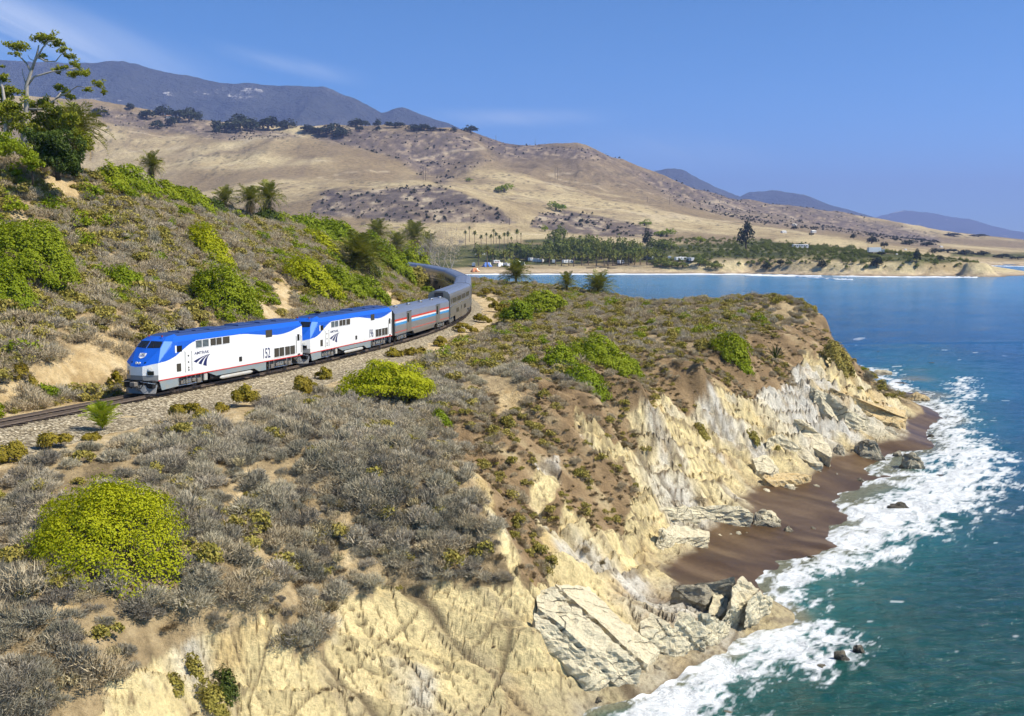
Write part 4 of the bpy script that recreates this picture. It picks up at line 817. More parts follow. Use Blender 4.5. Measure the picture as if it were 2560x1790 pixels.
def baggage_car(s):
    t = empty('baggage_car'); tag(t, 'silver baggage car with red, white and blue stripe behind the locomotives', 'railway car'); h = 12.65
    prof = [(1.50, .95), (1.51, 1.22), (1.51, 1.30), (1.51, 2.05), (1.51, 2.33), (1.51, 2.52), (1.51, 2.75), (1.50, 3.42), (1.32, 3.72), (.95, 3.92), (.5, 4.02), (0, 4.05)]
    sh = car_shell(25.3, prof, lambda i: [1, 3, 1, 4, 2, 3, 0, 7, 7, 7, 7][i], 8); obj('body', sh.mesh('body', [M_BAG, M_BAGLOW, M_SWHITE, M_SRED, M_SBLUE, M_BLACK, M_BLACK, M_STEELROOF, M_STEEL]), t)
    for sg in (1, -1):
        for x in (6.9, -6.6):
            y = 1.512 * sg; a, b = sorted((y, y + .03 * sg)); d = MB().box(x - .95, x + .95, a, b, .98, 3.36, 0, .01).build('cargo_door', M_STEEL, t)
            y2 = y + .03 * sg; a, b = sorted((y2, y2 + .012 * sg)); MB().box(x + .1, x + .75, a, b, 2.15, 3.2).build('door_window', M_GLASS, d)
            MB().box(x - 1.05, x + 1.05, *sorted((y, y + .06 * sg)), 3.38, 3.45).build('door_rail', M_CHROME, t)
        sl = MB(); sl.poly([(-5.2, 1.46 * sg, .95), (-4.6, 1.46 * sg, .55), (4.6, 1.46 * sg, .55), (5.2, 1.46 * sg, .95)], (0, .03 * sg, 0)); sl.build('side_sill', M_STEEL, t)
        for x in (-12.5, 12.5): MB().tube([(x, 1.54 * sg, 1.2), (x, 1.56 * sg, 2.6)], .025, 6).build('grab_rail', M_CHROME, t)
    for x in (9.5, 4.2, -1.2, -6.6, -11): v = MB(); v.tube([(x, .62, 3.95), (x, .62, 4.12), (x, .62, 4.2), (x, .62, 4.25)], [.26, .30, .24, .05], 12); v.build('roof_vent', M_CHROME, t)
    for d in (1, -1): MB().box(min(d * h, d * (h + .28)), max(d * h, d * (h + .28)), -.62, .62, 1.0, 3.3, 0, .06).build('diaphragm', M_DARKEND, t)
    MB().box(-4.4, 4.4, -1.2, 1.2, .5, .96, 0, .05).build('underframe', M_BLACK, t); couplers(t, h); truck_part(t, 9.1, 2.6, .46, False); truck_part(t, -9.1, 2.6, .46, False)
    place_car(t, s, 9.1)
baggage_car(54.75)
def bilevel_car():
    """two-deck passenger car; returns the list of (name, mesh, sub-parts)"""
    out = []; h = 12.75
    prof = [(1.50, 1.12), (1.54, 1.5), (1.54, 2.52), (1.555, 2.56), (1.555, 2.66), (1.54, 2.70), (1.53, 3.0), (1.52, 4.05), (1.44, 4.42), (1.2, 4.72), (.75, 4.87), (0, 4.92)]
    sh = car_shell(25.5, prof, lambda i: [0, 0, 2, 2, 2, 0, 0, 0, 1, 1, 1][i], 4)
    for sg in (1, -1):                                   # lower deck drops between the trucks
        pts = [(-7.2, 1.52 * sg, 1.2), (-6.7, 1.5 * sg, .42), (6.7, 1.5 * sg, .42), (7.2, 1.52 * sg, 1.2)]; sh.poly(pts, (0, .02 * sg, 0), 0)
    sh.box(-6.7, 6.7, -1.45, 1.45, .42, 1.14, 5)
    out.append(('body', sh.mesh('body', [M_STEEL, M_STEELROOF, M_CHROME, M_BLACK, M_STEEL, M_BLACK, M_BLACK]), []))
    def win(x0, x1, z0, z1, sg, name='window'):
        y = 1.546 * sg; f = MB(); g = .05
        for a, b, c, d in ((x0 - g, x1 + g, z1, z1 + g), (x0 - g, x1 + g, z0 - g, z0), (x0 - g, x0, z0, z1), (x1, x1 + g, z0, z1)): f.box(a, b, *sorted((y - .03 * sg, y + .012 * sg)), c, d)
        p = MB().box(x0, x1, *sorted((y - .03 * sg, y)), z0, z1); out.append((name, f.mesh(name, M_STEEL), [('pane', p.mesh('pane', M_GLASS))]))
    for sg in (1, -1):
        for x in (11.4,): win(x - .25, x + .25, 3.05, 3.72, sg)
        for g0 in (9.6, 4.4, -.8, -6.0):
            for k in range(4 if g0 > 9 else 4): x = g0 - k * 1.12; win(x - .40, x + .40, 3.05, 3.72, sg)
        for x in (5.6, 4.6, 3.6, -3.4, -4.4, -5.4): win(x - .34, x + .34, 1.45, 2.05, sg)
        y = 1.547 * sg; d = MB().box(-.5, .5, *sorted((y - .03 * sg, y + .012 * sg)), .5, 2.4); p = MB().box(-.22, .22, *sorted((y, y + .02 * sg)), 1.55, 2.15); out.append(('door', d.mesh('door', M_STEEL), [('pane', p.mesh('pane', M_GLASS))]))
        for x in (-12.6, 12.6): out.append(('grab_rail', MB().tube([(x, 1.57 * sg, 1.2), (x, 1.57 * sg, 2.6)], .025, 6).mesh('grab_rail', M_CHROME), []))
    for d in (1, -1):
        out.append(('diaphragm', MB().box(min(d * h, d * (h + .2)), max(d * h, d * (h + .2)), -.6, .6, 2.6, 4.7, 0, .05).mesh('diaphragm', M_DARKEND), []))
        out.append(('coupler', MB().box(min(d * h, d * (h + .3)), max(d * h, d * (h + .3)), -.3, .3, .7, 1.0, 0, .05).mesh('coupler', M_TRUCK), []))
    out.append(('roof_conduit', MB().box(-11.5, 11.5, .55, .68, 4.86, 4.93).mesh('roof_conduit', M_STEELROOF), []))
    return out
PARTS = bilevel_car(); first_truck = None
LAB = ['first tall silver bilevel passenger car, directly behind the striped baggage car', 'second silver bilevel passenger car, where the train starts to bend', 'third silver bilevel passenger car, in the middle of the bend', 'fourth silver bilevel passenger car, just past the bend with its shaded side in view', 'fifth silver bilevel passenger car, shaded and partly behind the hillside', 'last bilevel passenger car in view, mostly hidden by green brush']
for i, lb in enumerate(LAB):
    t = empty('passenger_car'); tag(t, lb, 'railway car', 'bilevel passenger cars of the train')
    for nm, me_, subs in PARTS:
        o = obj(nm, me_, t)
        for a, b in subs: obj(a, b, o)
    if i == 0: trs = [truck_part(t, 9.1, 2.6, .46, False), truck_part(t, -9.1, 2.6, .46, False)]
    else:
        for tr in trs:
            c = obj('truck', tr.data, t)
            for ch in tr.children: obj('wheel', ch.data, c)
    place_car(t, 80.6 + 25.95 * i, 9.1)
# ================================================================== plants
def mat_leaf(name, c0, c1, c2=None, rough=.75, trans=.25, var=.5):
    """foliage: colour varies plant by plant and leaf by leaf (stored on the mesh; crowns also carry painted shade)"""
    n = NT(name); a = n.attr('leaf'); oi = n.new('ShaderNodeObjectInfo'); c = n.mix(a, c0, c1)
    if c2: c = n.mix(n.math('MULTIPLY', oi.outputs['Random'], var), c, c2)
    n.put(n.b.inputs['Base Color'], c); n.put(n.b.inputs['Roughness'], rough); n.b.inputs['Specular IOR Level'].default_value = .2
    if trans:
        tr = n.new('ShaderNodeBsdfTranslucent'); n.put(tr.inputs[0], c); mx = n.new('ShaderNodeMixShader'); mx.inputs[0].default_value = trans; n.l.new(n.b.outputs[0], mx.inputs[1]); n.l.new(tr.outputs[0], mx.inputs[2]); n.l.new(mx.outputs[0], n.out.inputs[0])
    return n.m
L_SAGE = mat_leaf('sage_twigs', (.31, .26, .19), (.68, .59, .44), (.48, .43, .28), .85, .0, .75)
L_SAGED = mat_leaf('dark_sage_twigs', (.15, .125, .095), (.40, .35, .27), (.30, .28, .19), .85, .0, .75)
L_TAN = mat_leaf('dry_scrub_twigs', (.30, .23, .13), (.62, .51, .33), (.50, .43, .29), .85, .0)
L_OLIVE = mat_leaf('olive_scrub_leaves', (.17, .145, .025), (.44, .385, .08), (.48, .38, .11), .8, .15)
L_BROWN = mat_leaf('brown_tuft_blades', (.13, .085, .045), (.30, .21, .11), (.22, .20, .08), .85, .0)
L_LIME = mat_leaf('lime_leaves', (.30, .32, .006), (.50, .50, .012), (.40, .44, .015), .7, .3)
L_GREEN = mat_leaf('bright_green_leaves', (.14, .20, .006), (.31, .38, .016), (.37, .39, .02), .7, .3)
L_DARK = mat_leaf('dark_green_leaves', (.028, .055, .008), (.095, .14, .018), (.09, .10, .02), .65, .2)
L_GOLD = mat_leaf('golden_olive_leaves', (.14, .115, .008), (.36, .30, .022), (.40, .29, .05), .75, .2)
L_OAK = mat_leaf('oak_leaves', (.016, .026, .012), (.045, .06, .025), (.05, .06, .03), .7, .1)
L_EUC = mat_leaf('eucalyptus_leaves', (.12, .145, .010), (.33, .34, .025), None, .65, .25)
L_PALM = mat_leaf('palm_leaflets', (.07, .095, .010), (.25, .26, .035), (.26, .24, .04), .5, .2)
L_DEAD = mat_leaf('dead_palm_fronds', (.16, .11, .05), (.32, .24, .12), None, .85, .1)
L_FOREST = mat_leaf('grove_leaves', (.075, .11, .014), (.23, .26, .032), (.25, .25, .05), .7, .2)
L_PALE = mat_leaf('pale_grass_blades', (.30, .24, .12), (.55, .46, .26), None, .85, .1)
M_BARK = simple('grey_bark', (.40, .36, .31), .9, 0, .1, .35, 5., .4); M_PTRUNK = simple('palm_trunk_bark', (.19, .145, .10), .95, 0, .1, .4, 6., .6); M_TWIG = simple('bare_twigs', (.36, .33, .29), .9, 0, .1, .3, 4.); M_DKBARK = simple('dark_bark', (.10, .075, .055), .95, 0, .1, .4, 5., .4)
def rnd(*s): return RNG.random(s)
def unit(v): return v / np.maximum(np.linalg.norm(v, axis=-1, keepdims=True), 1e-9)
def leaf_cloud(P, N, size, flat=.55, aspect=.55, mats=None, name='leaves', shade=None):
    """N small leaf-clump faces at P, tilted about their outward normals"""
    n = len(P); r = unit(N * flat + unit(rnd(n, 3) - .5) * (1.05 - flat)); t = unit(np.cross(r, unit(rnd(n, 3) - .5))); b = np.cross(r, t); s = (size * (.6 + .8 * rnd(n)))[:, None]
    V = np.stack([P - t * s, P - b * s * aspect + r * s * .12, P + t * s, P + b * s * aspect + r * s * .12], 1).reshape(-1, 3)
    F = np.arange(4 * n).reshape(n, 4); me = mesh_np(name, V, F, mats); a = rnd(n) if shade is None else np.clip(shade + .35 * (rnd(n) - .5), 0, 1); attr(me, 'leaf', np.repeat(a, 4)); return me  # with shade given, leaf colours carry a painted darkening low in the crown
def lumpy(w, d, h, n, lobes, seed, fill=.22, low=.0, rs=1.0):
    """points over a crown made of many uneven lobes: width, depth, height"""
    g = np.random.default_rng(seed); k = lobes; a = g.random(k) * 2 * np.pi; q = np.sqrt(g.random(k)) * .80
    cz = (1 - q ** 1.6) * (.25 + .50 * g.random(k)) + low; c = np.stack([np.cos(a) * q * w / 2, np.sin(a) * q * d / 2, cz * h], 1)
    r = (.16 + .17 * g.random(k)) * (1 - .25 * q) * rs; i = g.integers(0, k, n); dr = unit(g.normal(size=(n, 3))); dr[:, 2] = np.where(dr[:, 2] < -.35, -dr[:, 2], dr[:, 2])
    rad = np.where(g.random(n) < fill, g.random(n) ** .5, .86 + .22 * g.random(n)); rad = np.where(g.random(n) < .05, 1.1 + .35 * g.random(n), rad); sc = np.stack([np.full(n, w * .9), np.full(n, d * .9), np.full(n, h * 1.25)], 1)
    P = c[i] + dr * (r[i] * rad)[:, None] * sc; P[:, 2] = np.maximum(P[:, 2], .04 * h * g.random(n)); return P, unit(dr * 1.0 + unit(P - np.array([0, 0, h * .2])) * .8), np.clip(.25 + .55 * (c[i][:, 2] / h) + .4 * (r[i] - .24), 0, 1)  # third result is painted shade: leaves of lower lobes get darker colour
def tuft(seed, n=260, R0=.75, H=.62, wd=.030, spread=1.0, mat=None, name='shrub', droop=.15, lumps=5):
    """twiggy shrub: thin bent blades fanning out of a few stools"""
    g = np.random.default_rng(seed); c = (g.random((lumps, 2)) - .5) * R0 * .9; i = g.integers(0, lumps, n); a = g.random(n) * 2 * np.pi; e = np.arccos(1 - g.random(n) * .95) * spread; L = (.55 + .45 * g.random(n))
    dr = np.stack([np.cos(a) * np.sin(e), np.sin(a) * np.sin(e), np.cos(e)], 1); b = np.concatenate([c[i], np.zeros((n, 1))], 1) + dr * .08; ext = np.array([R0 * .62, R0 * .62, H]) * L[:, None]
    p0 = b + dr * ext * .18; p1 = b + dr * ext * .62 + (g.random((n, 3)) - .5) * .10; p2 = b + dr * ext * np.array([1.05, 1.05, 1.0 - droop]) + (g.random((n, 3)) - .5) * .16
    sd = unit(np.cross(dr, unit(g.random((n, 3)) - .5))) * wd; V = np.stack([p0 - sd * .6, p0 + sd * .6, p1 + sd * 1.2, p1 - sd * 1.2, p2], 1).reshape(-1, 3)
    k = np.arange(n)[:, None] * 5; F = [list(f) for f in np.concatenate([k, k + 1, k + 2, k + 3], 1)] + [list(f) for f in np.concatenate([k + 3, k + 2, k + 4], 1)]
    me = mesh_np(name, V, F, mat); attr(me, 'leaf', np.repeat(np.clip(L * 1.3 - .45 + .4 * (g.random(n) - .5), 0, 1), 5)); return me
def twigs(seed, n, w, h, ln, wd, lobes, mat, name, lift=.5, fill=.35):
    """fuzzy shrub: short thin twigs bristling out of uneven mounds, with a few bare stems"""
    g = np.random.default_rng(seed); P, N, sh = lumpy(w, w * (.8 + .4 * g.random()), h, n, lobes, seed, fill); d = unit(N + unit(g.normal(size=(n, 3))) * .75 + np.array([0, 0, lift])); L = (ln * (.55 + .9 * g.random(n)))[:, None]
    sd = unit(np.cross(d, unit(g.normal(size=(n, 3))))) * wd; bend = unit(g.normal(size=(n, 3))) * L * .22; V = np.stack([P - d * L * .6 - sd, P - d * L * .6 + sd, P + bend + sd * .8, P + d * L * .5 + bend * 1.6], 1).reshape(-1, 3)
    m = 14; an = g.random(m) * 6.28; e = .3 + .9 * g.random(m); dd = np.stack([np.cos(an) * np.sin(e), np.sin(an) * np.sin(e), np.cos(e)], 1); R_ = (w * .5 * (.7 + .5 * g.random(m)))[:, None]; s2 = unit(np.cross(dd, g.normal(size=(m, 3)))) * wd * .9
    V2 = np.stack([-s2, s2, dd * R_ * .6 + s2, dd * R_ * np.array([1, 1, h / w * 2.1])], 1).reshape(-1, 3); V = np.concatenate([V, V2]); F = np.arange(len(V)).reshape(-1, 4)
    me = mesh_np(name, V, F, mat); attr(me, 'leaf', np.repeat(np.concatenate([np.clip(sh + .5 * (g.random(n) - .5), 0, 1), g.random(m) * .4]), 4)); return me
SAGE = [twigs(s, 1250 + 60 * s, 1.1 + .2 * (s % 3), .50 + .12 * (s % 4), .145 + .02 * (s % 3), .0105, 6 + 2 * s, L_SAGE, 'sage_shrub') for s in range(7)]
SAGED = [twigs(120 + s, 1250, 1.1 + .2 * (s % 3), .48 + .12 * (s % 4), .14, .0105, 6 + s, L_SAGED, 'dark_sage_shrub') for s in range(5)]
TANS = [twigs(20 + s, 700, 1.3 + .1 * s, .55 + .07 * s, .20, .0125, 8 + s, L_TAN, 'dry_shrub') for s in range(5)]
BRWN = [twigs(40 + s, 300, .85, .32, .14, .012, 6, L_BROWN, 'brown_tuft', .7) for s in range(4)]
GRAS = [tuft(60 + s, 150, .45, .50, .014, .6, L_PALE, 'grass_tuft', .3, 4) for s in range(3)]
def scrub_leafy(seed, mat, name, n=420, w=1.3, h=.75, sz=.075):
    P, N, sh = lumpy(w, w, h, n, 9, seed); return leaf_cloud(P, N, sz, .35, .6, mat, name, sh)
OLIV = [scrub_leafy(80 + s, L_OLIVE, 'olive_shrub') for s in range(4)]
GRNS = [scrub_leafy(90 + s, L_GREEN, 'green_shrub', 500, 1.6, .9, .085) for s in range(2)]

# ---- scatter of the scrub over the bluff
def scatter():
    g = np.random.default_rng(5); pts = []
    def sample(n, x0, x1, y0, y1, wgt):
        x = x0 + (x1 - x0) * g.random(n); y = y0 + (y1 - y0) * g.random(n); return x, y
    xs, ys, tg = [], [], []
    for n, a in ((9500, (-42, 6, 28, 82)), (36000, (-110, -5, 60, 250)), (17000, (-18, 62, 78, 260)), (2600, (-30, 20, 240, 340)), (15000, (-9, 46, 56, 128))):
        x, y = sample(n, *a, None); xs.append(x); ys.append(y); tg.append(np.full(n, a[0] == -9))
    x = np.concatenate(xs); y = np.concatenate(ys); u, v = project(x, y, 13.0 + 0 * x); ok = (u > -350) & (u < 2850); x, y = x[ok], y[ok]; only_brown = np.concatenate(tg)[ok]
    b = base_height(x, y); m = bluff_masks(x, y, b[0], b[2]); z = bluff_height(x, y, True, b, m); rock, brown, dirt, off = m; u, v = project(x, y, z)
    patch = fbm(x * .10, y * .10, 3, 301) * .5 + .5; p2 = fbm(x * .22, y * .22, 3, 311) * .5 + .5
    clear = (off > -4.6) & (off < 8.5 - 2.6 * sstep(100, 130, y)); bare = sstep(.36, .46, p2 + .20 * (off < 0))
    d = np.where(clear, 0, 1.0) * (1 - .93 * dirt) * (1 - .935 * rock) * np.where(z < 2.0, 0, 1) * (.25 + .75 * bare)
    d = np.where((off > 0) & (off < 12 - 4 * sstep(100, 130, y)), d * .35, d); d = d * np.where((off < 0) & (off > -9), .35, 1.0)
    d = np.where(only_brown, d * ((brown > .45) & (rock < .5)) * .9, d)
    k = g.random(len(x)) < d; x, y, z, off, brown, rock, patch, p2, u, v = [q[k] for q in (x, y, z, off, brown, rock, patch, p2, u, v)]
    n = len(x); r = g.random(n); typ = np.zeros(n, int)      # 0 sage 1 tan 2 brown 3 grass 4 olive 5 green
    hill = off < 0; near = (~hill) & (y < 92) & (x < 8)
    typ = np.where(hill, np.where(r < .14, 0, np.where(r < .40, 1, np.where(r < .54, 3, np.where(r < .94 - .18 * (patch < .5), 4, np.where(r < .95, 1, 5))))), np.where(near, np.where(r < .70, 0, np.where(r < .82, 1, np.where(r < .87, 2, np.where(r < .95, 3, 4)))), np.where(r < .18, 0, np.where(r < .46, 1, np.where(r < .57, 3, np.where(r < .97, 4, 5))))))
    typ = np.where((brown > .5) | (rock > .4), np.where(r < .70, 2, np.where(r < .86, 3 if False else 1, 4)), typ)
    low_ = np.clip((70 - y) / 22., 0, 1) * near; typ = np.where((typ == 0) & (g.random(n) < .12 + .55 * low_ + .3 * (patch > .58)), 6, typ)
    sc = (.62 + .95 * g.random(n) ** 1.6) * np.where(hill, 1.30, 1.05) * np.where((brown > .5) | (rock > .4), .62, 1.0) * (.8 + .4 * patch)
    return x, y, z, typ, sc, off, u, v
SX, SY, SZ, STYP, SSC, SOFF, SU, SV = scatter()
POOLS = [SAGE, TANS, BRWN, GRAS, OLIV, GRNS, SAGED]
rank = SSC / np.hypot(SX, SY); infr = (SU > 0) & (SU < 2560) & (SV > 0) & (SV < 1790); single = np.zeros(len(SX), bool)
KIND = {0: ('sage_shrub', 'shrub', 'grey sage shrubs on the bluff'), 1: ('dry_shrub', 'shrub', 'tan dry shrubs on the bluff'), 4: ('olive_shrub', 'shrub', 'olive green shrubs on the bluff'), 6: ('dark_sage_shrub', 'shrub', 'dark sage shrubs on the bluff')}
LAND = [(n_, hit(u_ * 1.115, v_ * 1.115)) for n_, u_, v_ in (('big lime green bush', 255, 1200), ('golden bush below the nose', 420, 945), ('golden bush below the leading logo', 548, 912), ('golden bush below the leading tail', 665, 888), ('wide yellow green bush', 870, 880), ('young green palm', 230, 966), ('dark golden corner bush', 28, 1030), ('brown eroded slope', 1150, 1100), ('bare gully in the grey slope', 780, 1290), ('tufted pale cliff top', 600, 1400), ('pale notch under the slope', 870, 1310), ('bottom corner of the slope', 60, 1560), ('bare dirt path in the scrub', 540, 1100), ('bare ledge above the brown slope', 1120, 900), ('tall cliff edge bush', 1330, 800), ('bend of the track', 1130, 740), ('tip of the point', 1800, 730), ('leading cab', 380, 740), ('inland dirt bank', 200, 830), ('huge hillside bush', 70, 610), ('bush above the leading locomotive', 505, 670), ('shaggy palm', 805, 610), ('crest below the small palm', 330, 430), ('middle of the hillside', 330, 580))]
LAND = [(n_, p_) for n_, p_ in LAND if p_ is not None]
def shrub_label(t, i):
    c = {0: 'grey twiggy sage shrub', 1: 'tan dry twiggy shrub', 4: 'low olive green shrub', 6: 'dark brownish sage shrub'}[t]; sz = 'small' if SSC[i] < .85 else ('large' if SSC[i] > 1.15 else 'middling')
    n_, p_ = min(LAND, key=lambda q: (q[1][0] - SX[i]) ** 2 + (q[1][1] - SY[i]) ** 2); dx, dy = SX[i] - p_[0], SY[i] - p_[1]; far = 'well ' if math.hypot(dx, dy) > 7 else ('close ' if math.hypot(dx, dy) < 3.5 else '')
    rel = ('seaward of' if dx > 0 else 'inland of') if abs(dx) > abs(dy) else ('beyond' if dy > 0 else 'below'); return '%s %s %s%s the %s' % (sz, c, far, rel, n_)
for t, lim in ((0, 300), (1, 220), (4, 160), (6, 240)):
    k = np.nonzero((STYP == t) & infr)[0]; k = k[np.argsort(-rank[k])][:lim]; single[k] = True
    for i in k:
        o = bpy.data.objects.new(KIND[t][0], POOLS[t][i % len(POOLS[t])]); COL.objects.link(o); o.location = (SX[i], SY[i], SZ[i] - .05); o.rotation_euler = (0, 0, (i * 2.399) % 6.283); s_ = SSC[i]; o.scale = (s_, s_ * (.85 + .3 * ((i * .37) % 1)), s_ * (.85 + .3 * ((i * .71) % 1)))
        tag(o, shrub_label(t, i), KIND[t][1], KIND[t][2])
def stuff_scatter(name, label, pool, X, Y, Z, S_):
    """the uncounted rest: one object, instances on its points"""
    n = len(X); me = bpy.data.meshes.new(name); me.vertices.add(n); me.vertices.foreach_set('co', np.stack([X, Y, Z - .05], 1).astype(np.float32).ravel())
    attr(me, 'scl', S_); attr(me, 'rot', RNG.random(n) * 6.283); a = me.attributes.new('pick', 'INT', 'POINT'); a.data.foreach_set('value', RNG.integers(0, len(pool), n).astype(np.int32))
    src = bpy.data.collections.new(name + '_kinds')
    for i, m_ in enumerate(pool): src.objects.link(bpy.data.objects.new('%s_kind_%02d' % (name, i), m_))
    o = obj(name, me); ng = bpy.data.node_groups.new(name, 'GeometryNodeTree'); ng.interface.new_socket('Geometry', in_out='INPUT', socket_type='NodeSocketGeometry'); ng.interface.new_socket('Geometry', in_out='OUTPUT', socket_type='NodeSocketGeometry')
    N = ng.nodes; L = ng.links; gi = N.new('NodeGroupInput'); go = N.new('NodeGroupOutput'); ip = N.new('GeometryNodeInstanceOnPoints'); ci = N.new('GeometryNodeCollectionInfo')
    ci.inputs['Collection'].default_value = src; ci.inputs['Separate Children'].default_value = True; ci.inputs['Reset Children'].default_value = True; ip.inputs['Pick Instance'].default_value = True
    def na(nm, ty): q = N.new('GeometryNodeInputNamedAttribute'); q.data_type = ty; q.inputs[0].default_value = nm; return q.outputs[0]
    cx = N.new('ShaderNodeCombineXYZ'); L.new(na('rot', 'FLOAT'), cx.inputs[2]); L.new(cx.outputs[0], ip.inputs['Rotation']); L.new(na('scl', 'FLOAT'), ip.inputs['Scale']); L.new(na('pick', 'INT'), ip.inputs['Instance Index'])
    L.new(gi.outputs[0], ip.inputs['Points']); L.new(ci.outputs[0], ip.inputs['Instance']); L.new(ip.outputs[0], go.inputs[0]); md = o.modifiers.new('scatter', 'NODES'); md.node_group = ng
    return tag(o, label, None, None, 'stuff')
for t, nm, lb in ((0, 'sage_scrub', 'grey sage scrub covering the bluff'), (1, 'dry_scrub', 'tan dry scrub covering the hillside and the bluff'), (2, 'brown_undergrowth', 'short brown growth on the eroded slopes'), (3, 'pale_grass', 'pale dry grass between the shrubs'), (4, 'olive_scrub', 'olive scrub covering the hillside and the point'), (5, 'green_scrub', 'small bright green scrub on the hillside'), (6, 'dark_sage_scrub', 'dark brownish sage scrub on the slope')):
    k = (STYP == t) & ~single; stuff_scatter(nm, lb, POOLS[t], SX[k], SY[k], SZ[k], SSC[k])

# ---- single green bushes: picture centre of the base, width and height in picture px
def bush(u, v, w, h, mat, label, group, name='green_bush', lobes=None, leaf=None, depth=None, dens=1.0):
    p = hit(u, v); k_ = 0
    while (p is None or p[1] > 300) and k_ < 14: k_ += 1; p = hit(u, v + 6 * k_)
    if p is None: return None
    D = p[1]; W = 1.2 * w * D / FPX; H = 1.2 * h * D / FPX; Dp = depth or W * .85; px = D / 1032.; sz = leaf or max(.06, 1.15 * px); n = int(min(26000, dens * 3.4 * W * H / (sz * sz * .9) + 200))
    P, N, sh = lumpy(W, Dp, H, n, lobes or int(14 + W * 9), int(u * 7 + v), rs=float(np.interp(W, [1.5, 4, 9], [.95, .66, .48])), low=.02 + .05 * min(1, W / 6)); gz = bluff_height(p[0] + P[:, 0], p[1] + P[:, 1], False) - p[2]; P[:, 2] += np.clip(gz, -H * .6, H * .6)
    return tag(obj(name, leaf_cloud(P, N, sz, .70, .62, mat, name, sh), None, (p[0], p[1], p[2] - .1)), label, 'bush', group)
def k(*a): return [x * 1.115 for x in a]
bush(*k(255, 1228, 335, 150), L_LIME, 'very large lime green bush in the lower corner of the bluff slope', 'green bushes on the bluff', depth=7.5, lobes=120, dens=1.5)
G1 = 'green bushes on the bluff'; G2 = 'golden olive bushes beside the gravel'; G3 = 'green bushes on the hillside'
for a in ((870, 895, 215, 95, L_LIME, 'wide yellow green bush on the flat just seaward of the second locomotive'), (1345, 830, 150, 80, L_GREEN, 'tall green bush at the cliff edge in the middle of the point'), (1255, 828, 85, 52, L_GREEN, 'green bush joined to the tall cliff edge bush, on its landward side'), (1310, 868, 120, 45, L_GREEN, 'low green bush spilling over the cliff edge below the tall green bush'), (1410, 845, 60, 50, L_GREEN, 'small green bush at the seaward end of the cliff edge bushes'),
          (1160, 728, 75, 62, L_GREEN, 'round green bush beside the bend of the track'), (1215, 705, 105, 55, L_GREEN, 'broad green bush behind the round bush by the bend'), (1640, 800, 85, 55, L_GREEN, 'green bush hanging over the brown cliff edge towards the tip of the point'), (1665, 825, 50, 35, L_GREEN, 'small green bush hanging just below the cliff edge near the tip'), (990, 945, 40, 26, L_GREEN, 'small green bush on the bare edge above the brown slope'), (478, 1585, 62, 52, L_OLIVE, 'grey green shrub low on the pale cliff by the bottom edge, largest of four'), (440, 1505, 40, 32, L_OLIVE, 'grey green shrub on the pale cliff, highest of four'), (510, 1548, 52, 42, L_DARK, 'darker green shrub on the pale cliff, most seaward of four'), (395, 1540, 36, 26, L_OLIVE, 'small grey green shrub on the pale cliff, most inland of four'), (1575, 975, 30, 22, L_OLIVE, 'small olive shrub on the pale rock face below the cliff edge'), (1690, 985, 26, 18, L_OLIVE, 'small olive shrub on the pale rock face nearer the point'), (1880, 835, 70, 70, L_OLIVE, 'olive bush clinging to the seaward corner of the point')):
    bush(*k(*a[:4]), a[4], a[5], G1)
for i, (u, v, w, h, lb) in enumerate(((420, 945, 76, 52, 'round golden bush by itself at the gravel edge below the leading nose'), (548, 912, 66, 52, 'golden bush at the gravel edge below the logo of the leading locomotive'), (497, 928, 36, 32, 'small golden bush between two round ones at the gravel edge'), (665, 888, 70, 55, 'golden bush at the gravel edge below the tail of the leading locomotive'), (690, 868, 40, 30, 'small golden bush tucked behind the one below the leader'), (125, 1006, 80, 46, 'golden bush near the young green palm, casting a dark shadow'), (28, 1036, 78, 60, 'dark golden bush cut by the picture edge beside the gravel'), (205, 985, 40, 26, 'small golden bush at the foot of the young palm'),
      (730, 850, 42, 30, 'golden bush beside the wide yellow green bush'), (885, 800, 42, 20, 'golden bush, nearest of the row along the gravel shoulder'), (935, 796, 48, 24, 'second golden bush of the row along the gravel shoulder'), (985, 776, 46, 24, 'third golden bush of the row along the gravel shoulder'), (1040, 745, 52, 22, 'golden bush at the outside of the bend, two clumps'), (1083, 723, 36, 22, 'golden bush at the outside of the bend, by itself'), (1118, 700, 46, 26, 'golden bush near the top of the bend'), (1100, 665, 46, 26, 'golden bush behind the top of the bend'), (355, 966, 32, 24, 'tiny golden bush on the bare dirt by the gravel'), (60, 852, 46, 36, 'golden bush on the inland dirt bank ahead of the nose'), (262, 870, 36, 36, 'golden bush right behind the leading nose'))):
    bush(*k(u, v, w, h), L_GOLD, lb, G2, 'golden_bush', 8)
